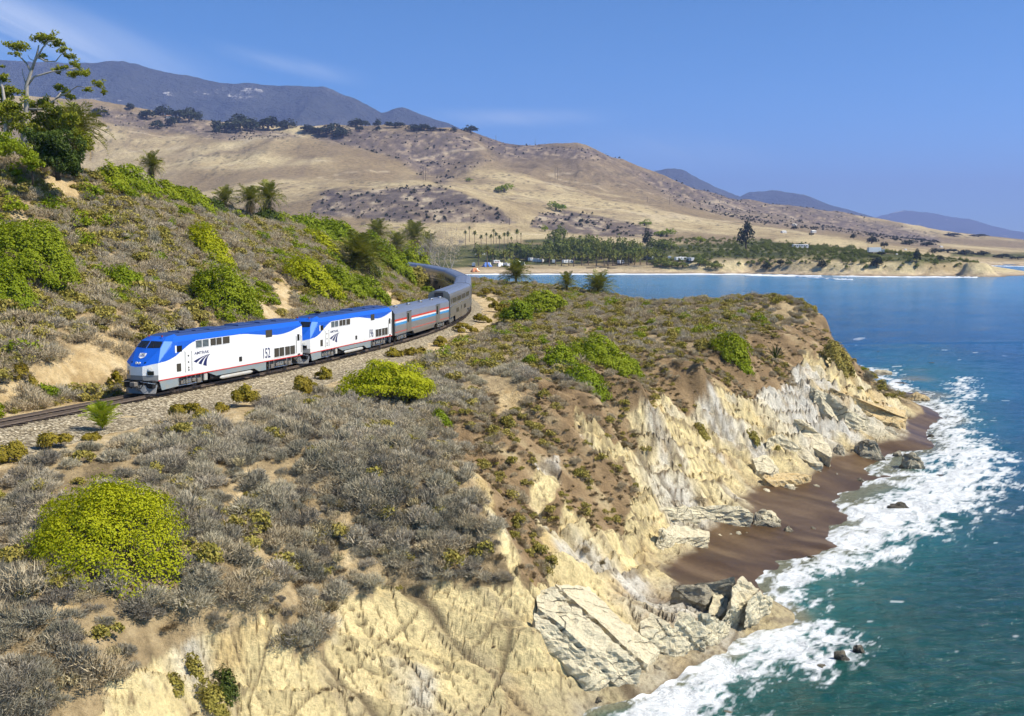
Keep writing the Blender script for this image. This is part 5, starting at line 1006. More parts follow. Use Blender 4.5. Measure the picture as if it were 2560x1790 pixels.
for a in ((70, 640, 190, 175, L_GREEN, 'huge green bush on the hillside at the picture edge'), (20, 690, 110, 100, L_GREEN, 'green bush below the huge one at the picture edge'), (505, 690, 125, 100, L_GREEN, 'green bush on the hillside above the middle of the leading locomotive'), (475, 575, 95, 62, L_LIME, 'yellow green bush high on the middle of the hillside'), (285, 640, 80, 45, L_GREEN, 'low green bush on the hillside above the leading cab'), (560, 700, 60, 46, L_GREEN, 'green bush on the slope above the tail of the leading locomotive'),
          (700, 650, 130, 70, L_LIME, 'wide yellow green bush above the second locomotive'), (770, 660, 90, 66, L_GREEN, 'green bush beside the wide yellow one above the second locomotive'), (835, 678, 80, 55, L_GREEN, 'green bush directly above the roof of the second locomotive'), (820, 615, 60, 50, L_DARK, 'dark green bush under the shaggy palm'), (905, 610, 75, 62, L_GREEN, 'green bush on the flank hiding the last cars'), (935, 655, 60, 58, L_OLIVE, 'grey olive bush on the flank beside the first tall car'), (925, 622, 84, 78, L_GREEN, 'tall green brush at the end of the flank, against the shaded cars'), (888, 600, 95, 70, L_GREEN, 'broad green brush on the flank behind the shaggy palm'), (960, 668, 32, 30, L_GREEN, 'small green bush at the toe of the flank by the train'), (300, 385, 120, 62, L_GREEN, 'green bush on the crest below the small palm'), (255, 362, 70, 50, L_GREEN, 'green bush on the crest beside the dark round tree'), (375, 420, 70, 36, L_GREEN, 'green bush running down the crest past the small palm'), (435, 455, 92, 46, L_GREEN, 'green bush on the crest before the pair of palms'), (480, 462, 60, 30, L_DARK, 'dark green bush on the crest beside the low palm'),
          (700, 500, 130, 46, L_GREEN, 'green bush on the crest past the pair of palms'), (770, 530, 120, 55, L_GREEN, 'large green bush low on the crest'), (640, 488, 70, 26, L_GREEN, 'low green bush at the foot of the taller palm of the pair'), (720, 560, 90, 40, L_LIME, 'yellow green bush below the crest towards the bend'), (850, 560, 80, 50, L_GREEN, 'green bush at the end of the crest'), (600, 480, 60, 40, L_DARK, 'dark bush between the trunks of the pair of palms')):
    bush(*k(*a[:4]), a[4], a[5], G3)
# ================================================================== rocks and slabs on the shore
def mat_rock(name, c0, c1, c2, wetlow=True):
    n = NT(name); p = n.pos(); oc = n.objc(); st = n.noise(n.map(oc, (.7, 2.6, 2.6), (0, 0, -STRIKE)), 1.1, 5, .7); f = n.noise(p, 3.2, 5, .75)
    c = n.mix(n.rng(st, .35, .65), c0, c1); c = n.mix(n.rng(f, .5, .75), c, c2); sep = n.new('ShaderNodeSeparateXYZ'); n.l.new(p, sep.inputs[0])
    wet = n.rng(n.math('ADD', sep.outputs[2], n.math('MULTIPLY', f, -.7)), .25, -.15); c = n.mix(n.math('MULTIPLY', wet, .75), c, (.045, .04, .03))
    ck = n.voro(n.map(n.mix(.16, p, n.noise(p, .8, 3, .6, 0, 'Color'), 'LINEAR_LIGHT'), (.16, .85, .5), (0, 0, -STRIKE)), .9, 'DISTANCE_TO_EDGE'); cr = n.math('MAXIMUM', n.rng(ck, .0, .014), n.rng(st, .50, .44)); c = n.mix(n.rng(cr, 0, 1, .35, 1.), (.14, .105, .06), c)
    return n.done(c, n.math('SUBTRACT', .9, n.math('MULTIPLY', wet, .6)), n.bump(n.math('ADD', n.math('ADD', n.math('MULTIPLY', st, 1.2), f), cr), .9, .22), .35)
M_CREAM = mat_rock('cream_rock', (.66, .58, .38), (.74, .66, .46), (.46, .37, .22)); M_GREYROCK = mat_rock('grey_bedded_rock', (.30, .265, .19), (.47, .42, .30), (.16, .13, .09)); M_ORANGE = mat_rock('orange_stained_rock', (.66, .53, .30), (.60, .42, .18), (.36, .24, .11)); M_PALE = mat_rock('pale_grey_slab', (.68, .60, .41), (.75, .66, .45), (.50, .41, .25)); M_DKROCK = mat_rock('dark_wet_rock', (.13, .115, .085), (.22, .19, .13), (.07, .06, .045))
def roughen(bm, amp, seed, sc=1.2, strata=.0):
    bm.normal_update(); co = np.array([v.co[:] for v in bm.verts]); nn = np.array([v.normal[:] for v in bm.verts])
    a, b = bed_axes(co[:, 0], co[:, 1]); w = worley(a * .9 * sc + seed, b * 1.4 * sc + co[:, 2] * 1.4 * sc, seed)
    d = (w[2] - .5) * amp + fbm(co[:, 0] * 2 + co[:, 2], co[:, 1] * 2 - co[:, 2], 3, seed) * amp * .5 + (saw((b * .5 - co[:, 2]) * 2.2 + seed) - .5) * strata
    for v, q, k_ in zip(bm.verts, nn, d): v.co += Vector(q) * float(k_)
def hull_rock(w, d, h, seed, tilt=.5, strata=.1):
    g = np.random.default_rng(seed); bm = bmesh.new()
    for i in range(26):
        q = unit(g.normal(size=3)) * (.72 + .28 * g.random()); z = abs(q[2]) ** .8; x, y = q[0] * w / 2 * (1 - .25 * z), q[1] * d / 2 * (1 - .25 * z); bm.verts.new((x + tilt * h * z * (g.random() * .5 - .55), y, z * h * (.75 + .35 * g.random()) - .25))
    for x, y in ((-.4, -.4), (.4, -.4), (.4, .4), (-.4, .4)): bm.verts.new((x * w, y * d, -.6))
    bmesh.ops.convex_hull(bm, input=bm.verts); loose = [v for v in bm.verts if not v.link_faces]; bmesh.ops.delete(bm, geom=loose, context='VERTS')
    bmesh.ops.subdivide_edges(bm, edges=bm.edges, cuts=2 if max(w, h) < 2 else 4, use_grid_fill=True); bmesh.ops.triangulate(bm, faces=bm.faces); roughen(bm, .16 * min(w, h) ** .5, seed, 1.4, strata); return bm
def bm_obj(name, bm, mat, loc):
    me = bpy.data.meshes.new(name); bm.to_mesh(me); bm.free(); me.materials.append(mat); return obj(name, me, None, loc)
def rock(u, v, w, h, mat, label, group='boulders on the beach and in the surf', z=.35, tilt=.5, name='rock', strata=.14):
    p = hit(u, v, True)
    if p is None or p[2] < 0 or p[2] > 2.5: p = PZ(u, v, 0.)
    D = p[1]; W = w * D / FPX; H = h * D / FPX * .95
    return tag(bm_obj(name, hull_rock(W, W * .8, H, int(u + v), tilt, strata * min(1, H)), mat, (p[0], p[1], p[2] - .08)), label, 'rock', group)
def zA(x, y): return 1900 + x * .3115, 850 + y * .3115
def zB_(x, y): return 1300 + x * .392, 1250 + y * .392
for x, y, w, h, m, lb in ((880, 925, 270, 215, M_GREYROCK, 'big grey rock of upright broken beds in the middle of the upper beach'), (1230, 1035, 250, 190, M_GREYROCK, 'dark grey rock with orange seaward side at the edge of the surf'), (1110, 940, 110, 100, M_GREYROCK, 'narrow grey rock beside the orange sided one'), (1440, 1095, 190, 50, M_DKROCK, 'long low dark rock running out into the surf'), (1110, 1350, 230, 105, M_DKROCK, 'lone dark rock surrounded by white surf'), (820, 1125, 112, 48, M_CREAM, 'flat cream rock by itself on the wet sand'), (620, 1078, 46, 42, M_GREYROCK, 'small pointed rock on the wet sand near the slab toes'),
                          (1045, 455, 175, 85, M_DKROCK, 'dark tilted rock at the top of the beach past the last slab'), (1255, 490, 240, 115, M_ORANGE, 'rust topped rock beside the dark tilted one past the last slab'), (1030, 722, 150, 62, M_GREYROCK, 'low grey rock at the foot of the orange slab'), (1375, 778, 95, 60, M_DKROCK, 'dark rock at the edge of the foam below the orange slab'), (1650, 722, 95, 40, M_DKROCK, 'dark rock out in the foam, farthest up the shore'), (70, 1465, 250, 165, M_CREAM, 'big cream rock with a pitted face on the sand below the rib'), (235, 1530, 130, 90, M_CREAM, 'pointed cream rock on the open sand with a flat slab beside it'), (435, 1510, 66, 50, M_CREAM, 'small pyramid shaped rock alone on the open sand'), (640, 895, 105, 115, M_GREYROCK, 'grey split rock at the toe of the broad pale slab'),
                          (455, 1168, 110, 52, M_CREAM, 'low cream rock, seaward end of the rubble line'), (240, 1180, 170, 64, M_CREAM, 'broad cream rock in the rubble line on the sand'), (60, 1205, 130, 50, M_CREAM, 'cream rock at the landward end of the rubble line'), (320, 1140, 90, 34, M_CREAM, 'flat cream rock behind the rubble line'), (1385, 188, 84, 32, M_DKROCK, 'small dark rock ringed by white water beyond the point'), (2035, 822, 72, 30, M_DKROCK, 'small dark rock far out in the swell'), (950, 92, 26, 16, M_DKROCK, 'tiny dark rock in the sea nearest the point'), (1530, 140, 30, 16, M_DKROCK, 'tiny dark rock in the open sea beyond the ringed rock'), (980, 270, 200, 60, M_PALE, 'pale shelf of rock at the waterline behind the point'), (1130, 345, 180, 30, M_DKROCK, 'low dark rocks awash behind the point'), (1440, 800, 40, 20, M_DKROCK, 'tiny dark rock in the foam beside the low dark one')):
    u, v = zA(x, y); rock(u, v, w * .3115, h * .3115, m, lb)
for x, y, w, h, m, lb in ((2060, 1030, 125, 125, M_DKROCK, 'dark upright rock, nearer of the pair at the end of the surf'), (2165, 985, 95, 125, M_DKROCK, 'dark pointed rock, outer of the pair at the end of the surf'), (1935, 1075, 160, 70, M_CREAM, 'flat yellow rock awash beside the dark pair'), (1330, 1370, 160, 80, M_CREAM, 'low cream rock in the white water at the bottom edge'), (1500, 1310, 90, 40, M_DKROCK, 'small dark rock in the white water near the bottom edge'), (1640, 300, 60, 22, M_DKROCK, 'small dark rock half buried in the sand with a trail behind it'), (1810, 295, 60, 34, M_DKROCK, 'brown rock on the sand close to the foam edge'), (1855, 350, 70, 40, M_ORANGE, 'yellow rock on the sand at the foam edge'), (1275, 385, 24, 18, M_PALE, 'small white stone on the bare sand'), (1350, 362, 34, 14, M_PALE, 'flat white stone on the bare sand'), (1450, 210, 50, 40, M_CREAM, 'end stone of the row on the sand'), (1395, 212, 60, 46, M_CREAM, 'second stone of the row on the sand'), (1345, 216, 50, 42, M_CREAM, 'third stone of the row on the sand'), (1275, 222, 70, 40, M_CREAM, 'fourth stone of the row on the sand'), (1190, 245, 80, 46, M_CREAM, 'fifth and largest stone of the row on the sand'), (1560, 140, 230, 110, M_GREYROCK, 'broad grey brown rock at the seaward end of the striped rib'), (860, 1060, 130, 50, M_DKROCK, 'dark rock at the foot of the cracked slabs in the spray'), (500, 1275, 90, 80, M_DKROCK, 'dark rock in the corner where the cliff meets the surf')):
    u, v = zB_(x, y); rock(u, v, w * .392, h * .392, m, lb)
def slab(pts, mp, mat, label, thick=1.6, name='rock_slab', seed=1, amp=.19):
    """a bedding slab: its upper face given by picture points with heights, real thickness below"""
    W = np.array([PZ(*mp(x, y), z) for x, y, z in pts]); C0 = np.array([0, 0, CZ])
    for k_ in np.arange(1.06, .80, -.005):                  # rests on the slope, standing a little proud of it
        Q = C0 + (W - C0) * k_; cl = Q[:, 2] - bluff_height(Q[:, 0], Q[:, 1], True)
        if (cl > .35).mean() > .78: break
    W = list(Q); c = np.mean(W, 0); bm = bmesh.new(); vs = [bm.verts.new(Vector(w - c)) for w in W]; f = bm.faces.new(vs); bm.normal_update()
    if f.normal.z < 0: f.normal_flip()
    r = bmesh.ops.extrude_face_region(bm, geom=[f]); up = [e for e in r['geom'] if isinstance(e, bmesh.types.BMVert)]
    low = [v for v in bm.verts if v not in up]
    for v in up: v.co.z += .12
    for v in low: v.co += Vector((-.25, .1, -thick))
    bmesh.ops.recalc_face_normals(bm, faces=bm.faces); bmesh.ops.triangulate(bm, faces=bm.faces)
    bmesh.ops.subdivide_edges(bm, edges=bm.edges, cuts=7, use_grid_fill=True); bmesh.ops.triangulate(bm, faces=bm.faces); roughen(bm, amp, seed, .9, .12)
    return tag(bm_obj(name, bm, mat, tuple(c)), label, 'rock slab', 'tilted rock slabs along the shore', 'thing')
SL = [([(100, 590, 4.3), (200, 560, 4.5), (330, 680, 3.7), (480, 800, 2.8), (640, 960, 1.6), (780, 1080, .5), (600, 1130, .3), (420, 960, 1.9), (250, 800, 3.2), (110, 700, 3.9)], zB_, M_PALE, 'longest pale slab, middle of the cracked slabs above the near surf'), ([(90, 735, 3.7), (235, 820, 3.0), (405, 980, 1.7), (575, 1140, .1), (430, 1135, .5), (250, 970, 1.8), (95, 820, 3.1)], zB_, M_PALE, 'pale slab on the landward side of the longest cracked slab'), ([(230, 560, 4.4), (440, 560, 3.6), (560, 690, 2.8), (740, 860, 1.6), (890, 970, .6), (805, 1060, .4), (655, 940, 1.5), (495, 780, 2.7), (345, 655, 3.6)], zB_, M_PALE, 'pale slab beside the small sand pocket, above the near surf'),
      ([(770, 780, 2.0), (840, 730, 2.2), (955, 800, 1.9), (1085, 930, .5), (1000, 960, .4), (905, 960, .5), (775, 870, 1.5)], zB_, M_CREAM, 'pointed cream slab, first along the ridge beyond the sand pocket'), ([(1010, 720, 2.3), (1080, 740, 2.2), (1195, 830, 1.2), (1175, 920, .3), (1095, 925, .4), (980, 805, 1.8)], zB_, M_CREAM, 'pointed cream slab, second along the ridge beyond the sand pocket'), ([(1135, 745, 2.0), (1215, 745, 2.0), (1295, 790, 1.2), (1345, 800, .6), (1285, 860, .3), (1205, 880, .4)], zB_, M_CREAM, 'low cream slab in the middle of the ridge beyond the sand pocket'), ([(1240, 610, 2.6), (1335, 600, 2.5), (1325, 695, 1.9), (1270, 755, 1.5), (1195, 735, 1.8)], zB_, M_CREAM, 'blocky cream slab below the peak of the ridge'), ([(1350, 560, 2.8), (1420, 505, 3.1), (1515, 580, 2.4), (1440, 655, 1.9), (1455, 720, 1.0), (1380, 785, .6), (1295, 765, 1.2), (1350, 690, 1.9)], zB_, M_CREAM, 'peaked cream slab, highest of the ridge in the surf'), ([(1530, 590, 2.2), (1610, 650, 1.0), (1560, 720, .3), (1480, 770, .3), (1475, 700, 1.1), (1455, 660, 1.8)], zB_, M_CREAM, 'smooth yellow slab at the seaward tip of the ridge'), ([(980, 560, 1.7), (1180, 530, 2.2), (1360, 510, 2.6), (1370, 530, 2.4), (1240, 600, 1.6), (1180, 680, 1.0), (1080, 650, 1.0)], zB_, M_GREYROCK, 'dark grey wave worn rock behind the peaked slab'),
      ([(560, 390, 5.5), (760, 470, 4.2), (1000, 540, 2.6), (1170, 570, 1.6), (1180, 640, .9), (1110, 685, .5), (980, 660, .9), (820, 560, 2.6), (680, 460, 4.0)], zA, M_ORANGE, 'big slab with rust orange toe, farthest out towards the point'), ([(450, 400, 5.4), (540, 440, 4.6), (700, 560, 2.8), (880, 650, .8), (820, 660, .7), (640, 570, 2.0), (500, 460, 3.8)], zA, M_PALE, 'narrow slab lying under the rust orange one'), ([(400, 370, 5.6), (470, 420, 4.8), (620, 620, 1.6), (630, 660, 1.2), (540, 600, 2.0), (440, 540, 2.8)], zA, M_PALE, 'leaning pale slab between the orange slab and the broad grey one'), ([(270, 640, 3.8), (340, 650, 3.6), (480, 760, 2.0), (570, 880, .6), (570, 950, .3), (420, 870, .9), (270, 720, 2.4)], zA, M_PALE, 'broad smooth grey slab ending in a point on the sand'), ([(60, 800, 3.2), (170, 760, 3.4), (350, 880, 1.5), (510, 1000, .4), (420, 1000, .4), (250, 920, 1.0), (70, 850, 2.2)], zA, M_PALE, 'long low slab before the broad grey one, running onto the sand'), ([(-60, 960, 1.8), (60, 930, 1.9), (160, 1040, .8), (90, 1090, .5), (-30, 1050, .9)], zA, M_CREAM, 'small tilted slab above the rubble line on the sand')]
SL += [([(880, 60, 3.0), (1100, 45, 2.4), (1400, 55, 1.6), (1490, 95, 1.1), (1300, 115, .9), (1050, 115, 1.7)], zB_, M_CREAM, 'upper striped rib of cream rock reaching across the beach'), ([(890, 190, 2.6), (1000, 165, 2.0), (1210, 205, 1.0), (1210, 245, .7), (1000, 250, 1.3), (930, 235, 2.0)], zB_, M_CREAM, 'lower striped rib of cream rock ending in the row of stones'), ([(850, 250, 1.5), (960, 278, 1.2), (1070, 312, .5), (1000, 345, .3), (900, 335, .8)], zA, M_PALE, 'pale ledge at the foot of the point behind the last slab'), ([(420, 1090, .9), (180, 1075, 1.3), (20, 1100, 1.5), (60, 1150, .9), (300, 1130, .7)], zA, M_ORANGE, 'low rusty ledge along the cliff foot above the rubble line')]
for i, (pts, mp, m, lb) in enumerate(SL): slab(pts, mp, m, lb, 1.9 if mp is zA else 1.5, seed=i + 3)
# ================================================================== palms
def frond_mesh(seed, droop, mat, name='frond', pairs=26, wl=.30):
    g = np.random.default_rng(seed); t = np.linspace(0, 1, pairs); x = t * (1 - .12 * droop * t); z = .22 * np.sin(t * 2.0) - droop * t ** 2.2 * .62; c = np.stack([x, 0 * t, z], 1); V = []; F = []; S_ = []
    w = .010 * (1 - t * .8)
    for i in range(pairs): V += [c[i] + (0, -w[i], 0), c[i] + (0, w[i], 0)]
    for i in range(pairs - 1): F.append([2 * i, 2 * i + 1, 2 * i + 3, 2 * i + 2])
    S_ += [.25] * len(V)
    for i in range(2, pairs):
        L = wl * math.sin(math.pi * (.12 + .84 * t[i])) ** .7 * (.85 + .3 * g.random())
        for sg in (-1, 1):
            d = np.array([.62, sg * .78, .30 - .55 * g.random()]); d /= np.linalg.norm(d); b = c[i]; m = b + d * L * .55; e = b + d * L + np.array([0, 0, -.10 * L]); q = np.array([.018, 0, 0]); o = len(V)
            V += [b - q * .5, b + q * .5, m + q, e, m - q]; F += [[o, o + 1, o + 2, o + 4], [o + 4, o + 2, o + 3]]; S_ += [.4 + .5 * g.random()] * 5
    me = mesh_np(name, np.array(V), F, mat); attr(me, 'leaf', S_); return me
FRONDS = [frond_mesh(i, d, L_PALM) for i, d in enumerate((.25, .45, .7, .95))]; DEADF = [frond_mesh(9 + i, d, L_DEAD) for i, d in enumerate((.8, 1.1))]
def trunk_mesh(h, r0, r1, lean=(0, 0), rings=14, n=9, mat=None, name='trunk', flare=1.25):
    V = []; t = np.linspace(0, 1, rings * 2)
    for i, q in enumerate(t):
        r = (r0 + (r1 - r0) * q) * (flare if q == 0 else 1) * (1.06 if i % 2 else .97)
        for k_ in range(n): a = 2 * math.pi * k_ / n; V.append((lean[0] * q * q + r * math.cos(a), lean[1] * q * q + r * math.sin(a), q * h))
    V = np.array(V); F = np.array([[i * n + j, i * n + (j + 1) % n, (i + 1) * n + (j + 1) % n, (i + 1) * n + j] for i in range(len(t) - 1) for j in range(n)]); return mesh_np(name, V, F, mat or M_PTRUNK, True)
def palm(p, th, fl, label, group, nf=40, dead=10, name='palm_tree', r=.32, up=False, seed=0):
    """p foot, th trunk height, fl frond length; every frond is a part"""
    g = random.Random(seed); t = empty(name, tuple(p), g.random() * 6.28); tag(t, label, 'palm', group)
    if th > .3: obj('trunk', trunk_mesh(th, r, r * .85), t)
    for i in range(nf + dead):
        dd = i >= nf; f = i / max(1, nf - 1); el = R(74 - 92 * f ** .85) if not dd else R(-35 - 40 * g.random())
        if up: el = R(85 - 55 * f)
        me = (DEADF[i % 2] if dd else FRONDS[min(3, int(f * 3.2 + g.random() * .8))]); o = obj('frond', me, t); s_ = fl * (.82 + .3 * g.random()) * (.75 if dd else 1) * (.9 if f < .1 else 1)
        o.location = (0, 0, th); o.rotation_euler = (g.uniform(-.25, .25), -el, i * 2.39996 + g.uniform(-.2, .2)); o.scale = (s_, s_ * .95, s_)
    return t
G_P = 'date palms around the railway'
def palm_at(u, v, w, base_v, label, Y=None, base_z=None, **kw):
    if Y is None:
        p = hit(u, base_v); k_ = 0
        while (p is None or p[1] > 330) and k_ < 12: k_ += 1; p = hit(u, base_v + 5 * k_)
    else: p = PY(u, v, Y); p[2] = base_z
    D = p[1]; top = PY(u, v, D)[2]; palm(p, max(.1, top - p[2] - .12 * w * D / FPX), w / 2 * D / FPX * 1.42, label, G_P, seed=int(u), **kw)
palm_at(898, 640, 118, 694, 'big shaggy date palm with brown skirt above the baggage car', nf=52, dead=26)
palm_at(196, 318, 128, 440, 'large date palm half hidden behind the dark round tree', nf=46)
palm_at(382, 410, 60, 452, 'small round date palm on the crest beside the green bushes', nf=40)
palm_at(563, 494, 60, 522, 'low date palm on the crest, just before the pair', nf=34, dead=4)
palm_at(627, 494, 66, 545, 'shorter palm of the pair on the crest', nf=38)
palm_at(672, 488, 74, 546, 'taller palm of the pair on the crest', nf=40)
palm_at(1290, 684, 74, 708, 'trunkless date palm at the far edge of the flat, next to the train', nf=40, dead=0)
palm_at(1417, 707, 54, 728, 'smallest date palm at the far edge of the flat, against the bay', nf=36, dead=0)
palm_at(1495, 716, 78, 738, 'widest date palm at the far edge of the flat, against the bay', nf=42, dead=0)
palm_at(944, 579, 64, 0, 'date palm behind the crest, closest to the green brush', Y=430, base_z=8, nf=40)
palm_at(993, 607, 64, 0, 'date palm behind the crest, lowest of the four', Y=415, base_z=8, nf=40)
palm_at(1035, 588, 68, 0, 'date palm behind the crest, tallest of the four', Y=440, base_z=8, nf=40)
palm_at(1069, 602, 50, 0, 'date palm behind the crest, beside the bare tree', Y=460, base_z=8, nf=36)
pp = hit(257, 1078); palm(pp, .15, 1.9, 'young bright green palm at the gravel edge ahead of the nose', G_P, 20, 0, up=True, seed=4)
for q in (0,):                                              # its fronds are a fresher green
    me_ = [frond_mesh(30 + i, d, L_GREEN, 'frond', 22, .34) for i, d in enumerate((.25, .5))]
    for o in [o for o in bpy.data.objects if o.name.startswith('palm_tree') and 'young' in o.get('label', '')]:
        for j, ch in enumerate(o.children): 
            if ch.name.startswith('frond'): ch.data = me_[j % 2]
# spiky rosette on the cliff edge
yp = hit(1938, 905); yr = empty('yucca_plant', tuple(yp)); tag(yr, 'dark spiky yucca with grey dead leaves on the brown cliff edge', 'yucca', None)
for i in range(46):
    el = R(80 - 120 * i / 45); L = 1.5 + .5 * random.random(); o = obj('leaf', (MB().add([(0, -.05, 0), (0, .05, 0), (.6 * L, .045, .03), (L, 0, -.02), (.6 * L, -.045, .03)], [[0, 1, 2, 3, 4]]).mesh('leaf', L_DARK if el > R(5) else L_SAGE) if i in (0, 31) else (yl_ if el > R(5) else yd_)), yr)
    if i == 0: yl_ = yd_ = o.data
    if i == 31: yd_ = o.data
    o.location = (0, 0, .5); o.rotation_euler = (random.uniform(-.3, .3), -el, i * 2.4)

# ================================================================== the tall open tree on the crest and its neighbours
def z3(x, y): return x * .3239, 40 + y * .3239
def tree_from_sketch(name, label, Y, foot, limbs, clumps, leafm, bark, leaf=.17, dens=1.0, cat='tree', group=None):
    """limbs: polylines of picture points with start and end radius; clumps: ellipses of foliage. Built round a plane Y metres out, spread in depth"""
    g = np.random.default_rng(len(limbs) * 7 + 3); base = PY(*foot, Y); t = empty(name, tuple(base)); tag(t, label, cat, group); tr = MB()
    for li, (pl, r0, r1) in enumerate(limbs):
        dy = 0 if li == 0 else g.uniform(-1.6, 1.6); n = len(pl); P = []
        for i, q in enumerate(pl):
            w = PY(*z3(*q), Y + (dy * i / max(1, n - 1))); P.append(w - base)
        if li == 0: P[0] = P[0] * 0 + np.array([P[0][0], 0, -.4])
        tr.tube(P, list(np.linspace(r0, r1, n)), 7)
    tr.build('trunk', bark, t, True); Ps, Ns, Ss = [], [], []
    for (cx, cy, rx, ry) in clumps:
        c = PY(*z3(cx, cy), Y + g.uniform(-1.8, 1.8)) - base; sx = rx * .3239 * Y / FPX; sz = ry * .3239 * Y / FPX; n = int(dens * 26 * sx * sz / (leaf * leaf * 1.6)) + 30; k_ = 9
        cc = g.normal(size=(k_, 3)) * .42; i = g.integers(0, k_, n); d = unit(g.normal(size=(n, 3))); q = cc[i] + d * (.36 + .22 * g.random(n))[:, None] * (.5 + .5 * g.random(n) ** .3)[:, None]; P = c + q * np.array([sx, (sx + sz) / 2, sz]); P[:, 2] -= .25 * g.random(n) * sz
        Ps.append(P); Ns.append(d); Ss.append(np.clip(.5 + .35 * q[:, 2], 0, 1))  # undersides of clumps darker, shade put into the leaf colour
    obj('crown', leaf_cloud(np.concatenate(Ps), np.concatenate(Ns), leaf, .35, .45, leafm, 'crown', np.concatenate(Ss)), t); return t
tree_from_sketch('eucalyptus_tree', 'tall open eucalyptus with pale bare limbs standing above the hillside crest', 119, (60, 408), [([(185, 1120), (188, 900), (205, 700), (205, 540), (240, 430), (285, 300), (300, 225)], .40, .07), ([(240, 430), (205, 365), (150, 310), (100, 255)], .14, .05), ([(245, 420), (270, 350), (330, 245), (375, 195), (420, 190)], .14, .04), ([(285, 310), (350, 350), (430, 350), (470, 300), (510, 270)], .10, .03), ([(205, 545), (260, 470), (400, 430), (470, 420), (590, 400)], .15, .04), ([(200, 720), (320, 720), (430, 640), (470, 590)], .15, .05), ([(430, 640), (520, 590), (600, 540), (650, 550), (760, 540)], .08, .03), ([(205, 540), (180, 460), (170, 400)], .08, .03), ([(190, 860), (130, 760), (80, 650), (60, 560)], .15, .05), ([(270, 350), (230, 330), (215, 300)], .06, .02), ([(350, 350), (340, 320)], .05, .02)],
                 [(155, 232, 95, 38), (105, 225, 50, 22), (345, 150, 90, 32), (300, 170, 50, 30), (420, 180, 60, 36), (450, 215, 40, 25), (490, 260, 45, 28), (535, 310, 38, 26), (335, 312, 40, 20), (440, 415, 45, 30), (500, 395, 28, 18), (580, 375, 45, 28), (615, 440, 70, 36), (560, 440, 40, 25), (680, 425, 24, 16), (755, 520, 40, 34), (800, 575, 22, 26), (685, 570, 30, 18), (445, 555, 45, 28), (520, 590, 50, 30), (550, 622, 24, 22), (20, 385, 14, 10), (120, 290, 40, 16), (330, 650, 60, 36), (380, 690, 60, 30)], L_EUC, M_BARK, .15, .9)
tree_from_sketch('eucalyptus_tree', 'leafy eucalyptus cut by the picture edge beside the tall open one', 117, (14, 420), [([(45, 1150), (50, 900), (40, 700), (20, 560), (0, 470)], .35, .08), ([(50, 880), (100, 760), (120, 650)], .15, .05), ([(45, 760), (-60, 640), (-100, 520)], .14, .05)], [(30, 480, 60, 30), (90, 565, 80, 42), (20, 600, 70, 50), (90, 690, 90, 60), (0, 720, 80, 70), (60, 790, 100, 70), (140, 760, 60, 50), (-90, 560, 80, 70), (-100, 720, 90, 80), (150, 850, 70, 50)], L_EUC, M_BARK, .17, 1.1)
tree_from_sketch('leafy_tree', 'yellow green leafy tree between the tall open one and the large palm', 121, (150, 425), [([(440, 1150), (440, 950), (430, 800)], .25, .08), ([(440, 950), (520, 850)], .12, .05), ([(440, 1000), (340, 850), (280, 720)], .12, .05)], [(430, 760, 90, 60), (380, 830, 90, 60), (490, 840, 90, 70), (560, 800, 60, 50), (590, 900, 60, 60), (660, 950, 60, 60), (260, 690, 50, 60), (270, 790, 60, 60), (300, 880, 70, 50), (640, 1010, 50, 50), (200, 900, 60, 50)], L_EUC, M_DKBARK, .17, 1.1)
tree_from_sketch('round_tree', 'dark green rounded tree on the crest, leaning downhill', 114, (140, 442), [([(450, 1240), (430, 1140), (410, 1040)], .3, .12), ([(430, 1150), (520, 1080)], .15, .06), ([(430, 1150), (320, 1060)], .15, .06)], [(400, 960, 120, 70), (310, 1000, 100, 80), (480, 1000, 110, 90), (550, 1070, 80, 90), (420, 1080, 130, 90), (320, 1100, 80, 70), (500, 1160, 90, 60), (380, 1020, 120, 90), (580, 1150, 45, 50)], L_DARK, M_DKBARK, .17, 1.5)
tree_from_sketch('green_bush', 'bright green bush under the dark round tree on the crest', 110, (80, 452), [([(250, 1240), (250, 1150)], .1, .05)], [(120, 980, 100, 60), (60, 1020, 90, 70), (200, 1040, 80, 60), (250, 1110, 80, 45), (20, 950, 70, 60), (270, 1150, 50, 40)], L_GREEN, M_DKBARK, .16, 1.1, 'bush', None)

# ================================================================== far trees, beach belt, far objects
def fhit(u, v, y0=395., y1=3600.):
    d = ray(u, v); ts = np.geomspace(y0, y1, 700) / d[1]; x = d[0] * ts; y = d[1] * ts; z = CZ + d[2] * ts; h = far_height(x, y); k_ = np.nonzero((z <= h) & (h > .3))[0]
    if len(k_) == 0: return None
    i = k_[0]; return np.array([x[i], y[i], h[i]])
def fplace(u, v):
    for q in range(14):
        p = fhit(u, v + q * 2)
        if p is not None: return p
    return None
def crown_mesh(seed, mat, n=700, lobes=14, leaf=.05, low=.12, name='crown', w=1.0, h=.8):
    P, N, sh = lumpy(w, w, h, n, lobes, seed, .2, low); return leaf_cloud(P, N, leaf, .5, .65, mat, name, sh)
OAKC = [crown_mesh(200 + i, L_OAK, 520, 10 + i, .062) for i in range(4)]; GROVEC = [crown_mesh(220 + i, L_FOREST, 620, 12 + i, .055) for i in range(4)]; BRIGHTC = [crown_mesh(240 + i, L_GREEN, 420, 10, .06) for i in range(2)]; TALLC = [crown_mesh(250 + i, L_OAK, 700, 16, .05, .2, 'crown', .85, 1.0) for i in range(2)]
STUB = trunk_mesh(.35, .05, .035, (0, 0), 3, 6, M_DKBARK)
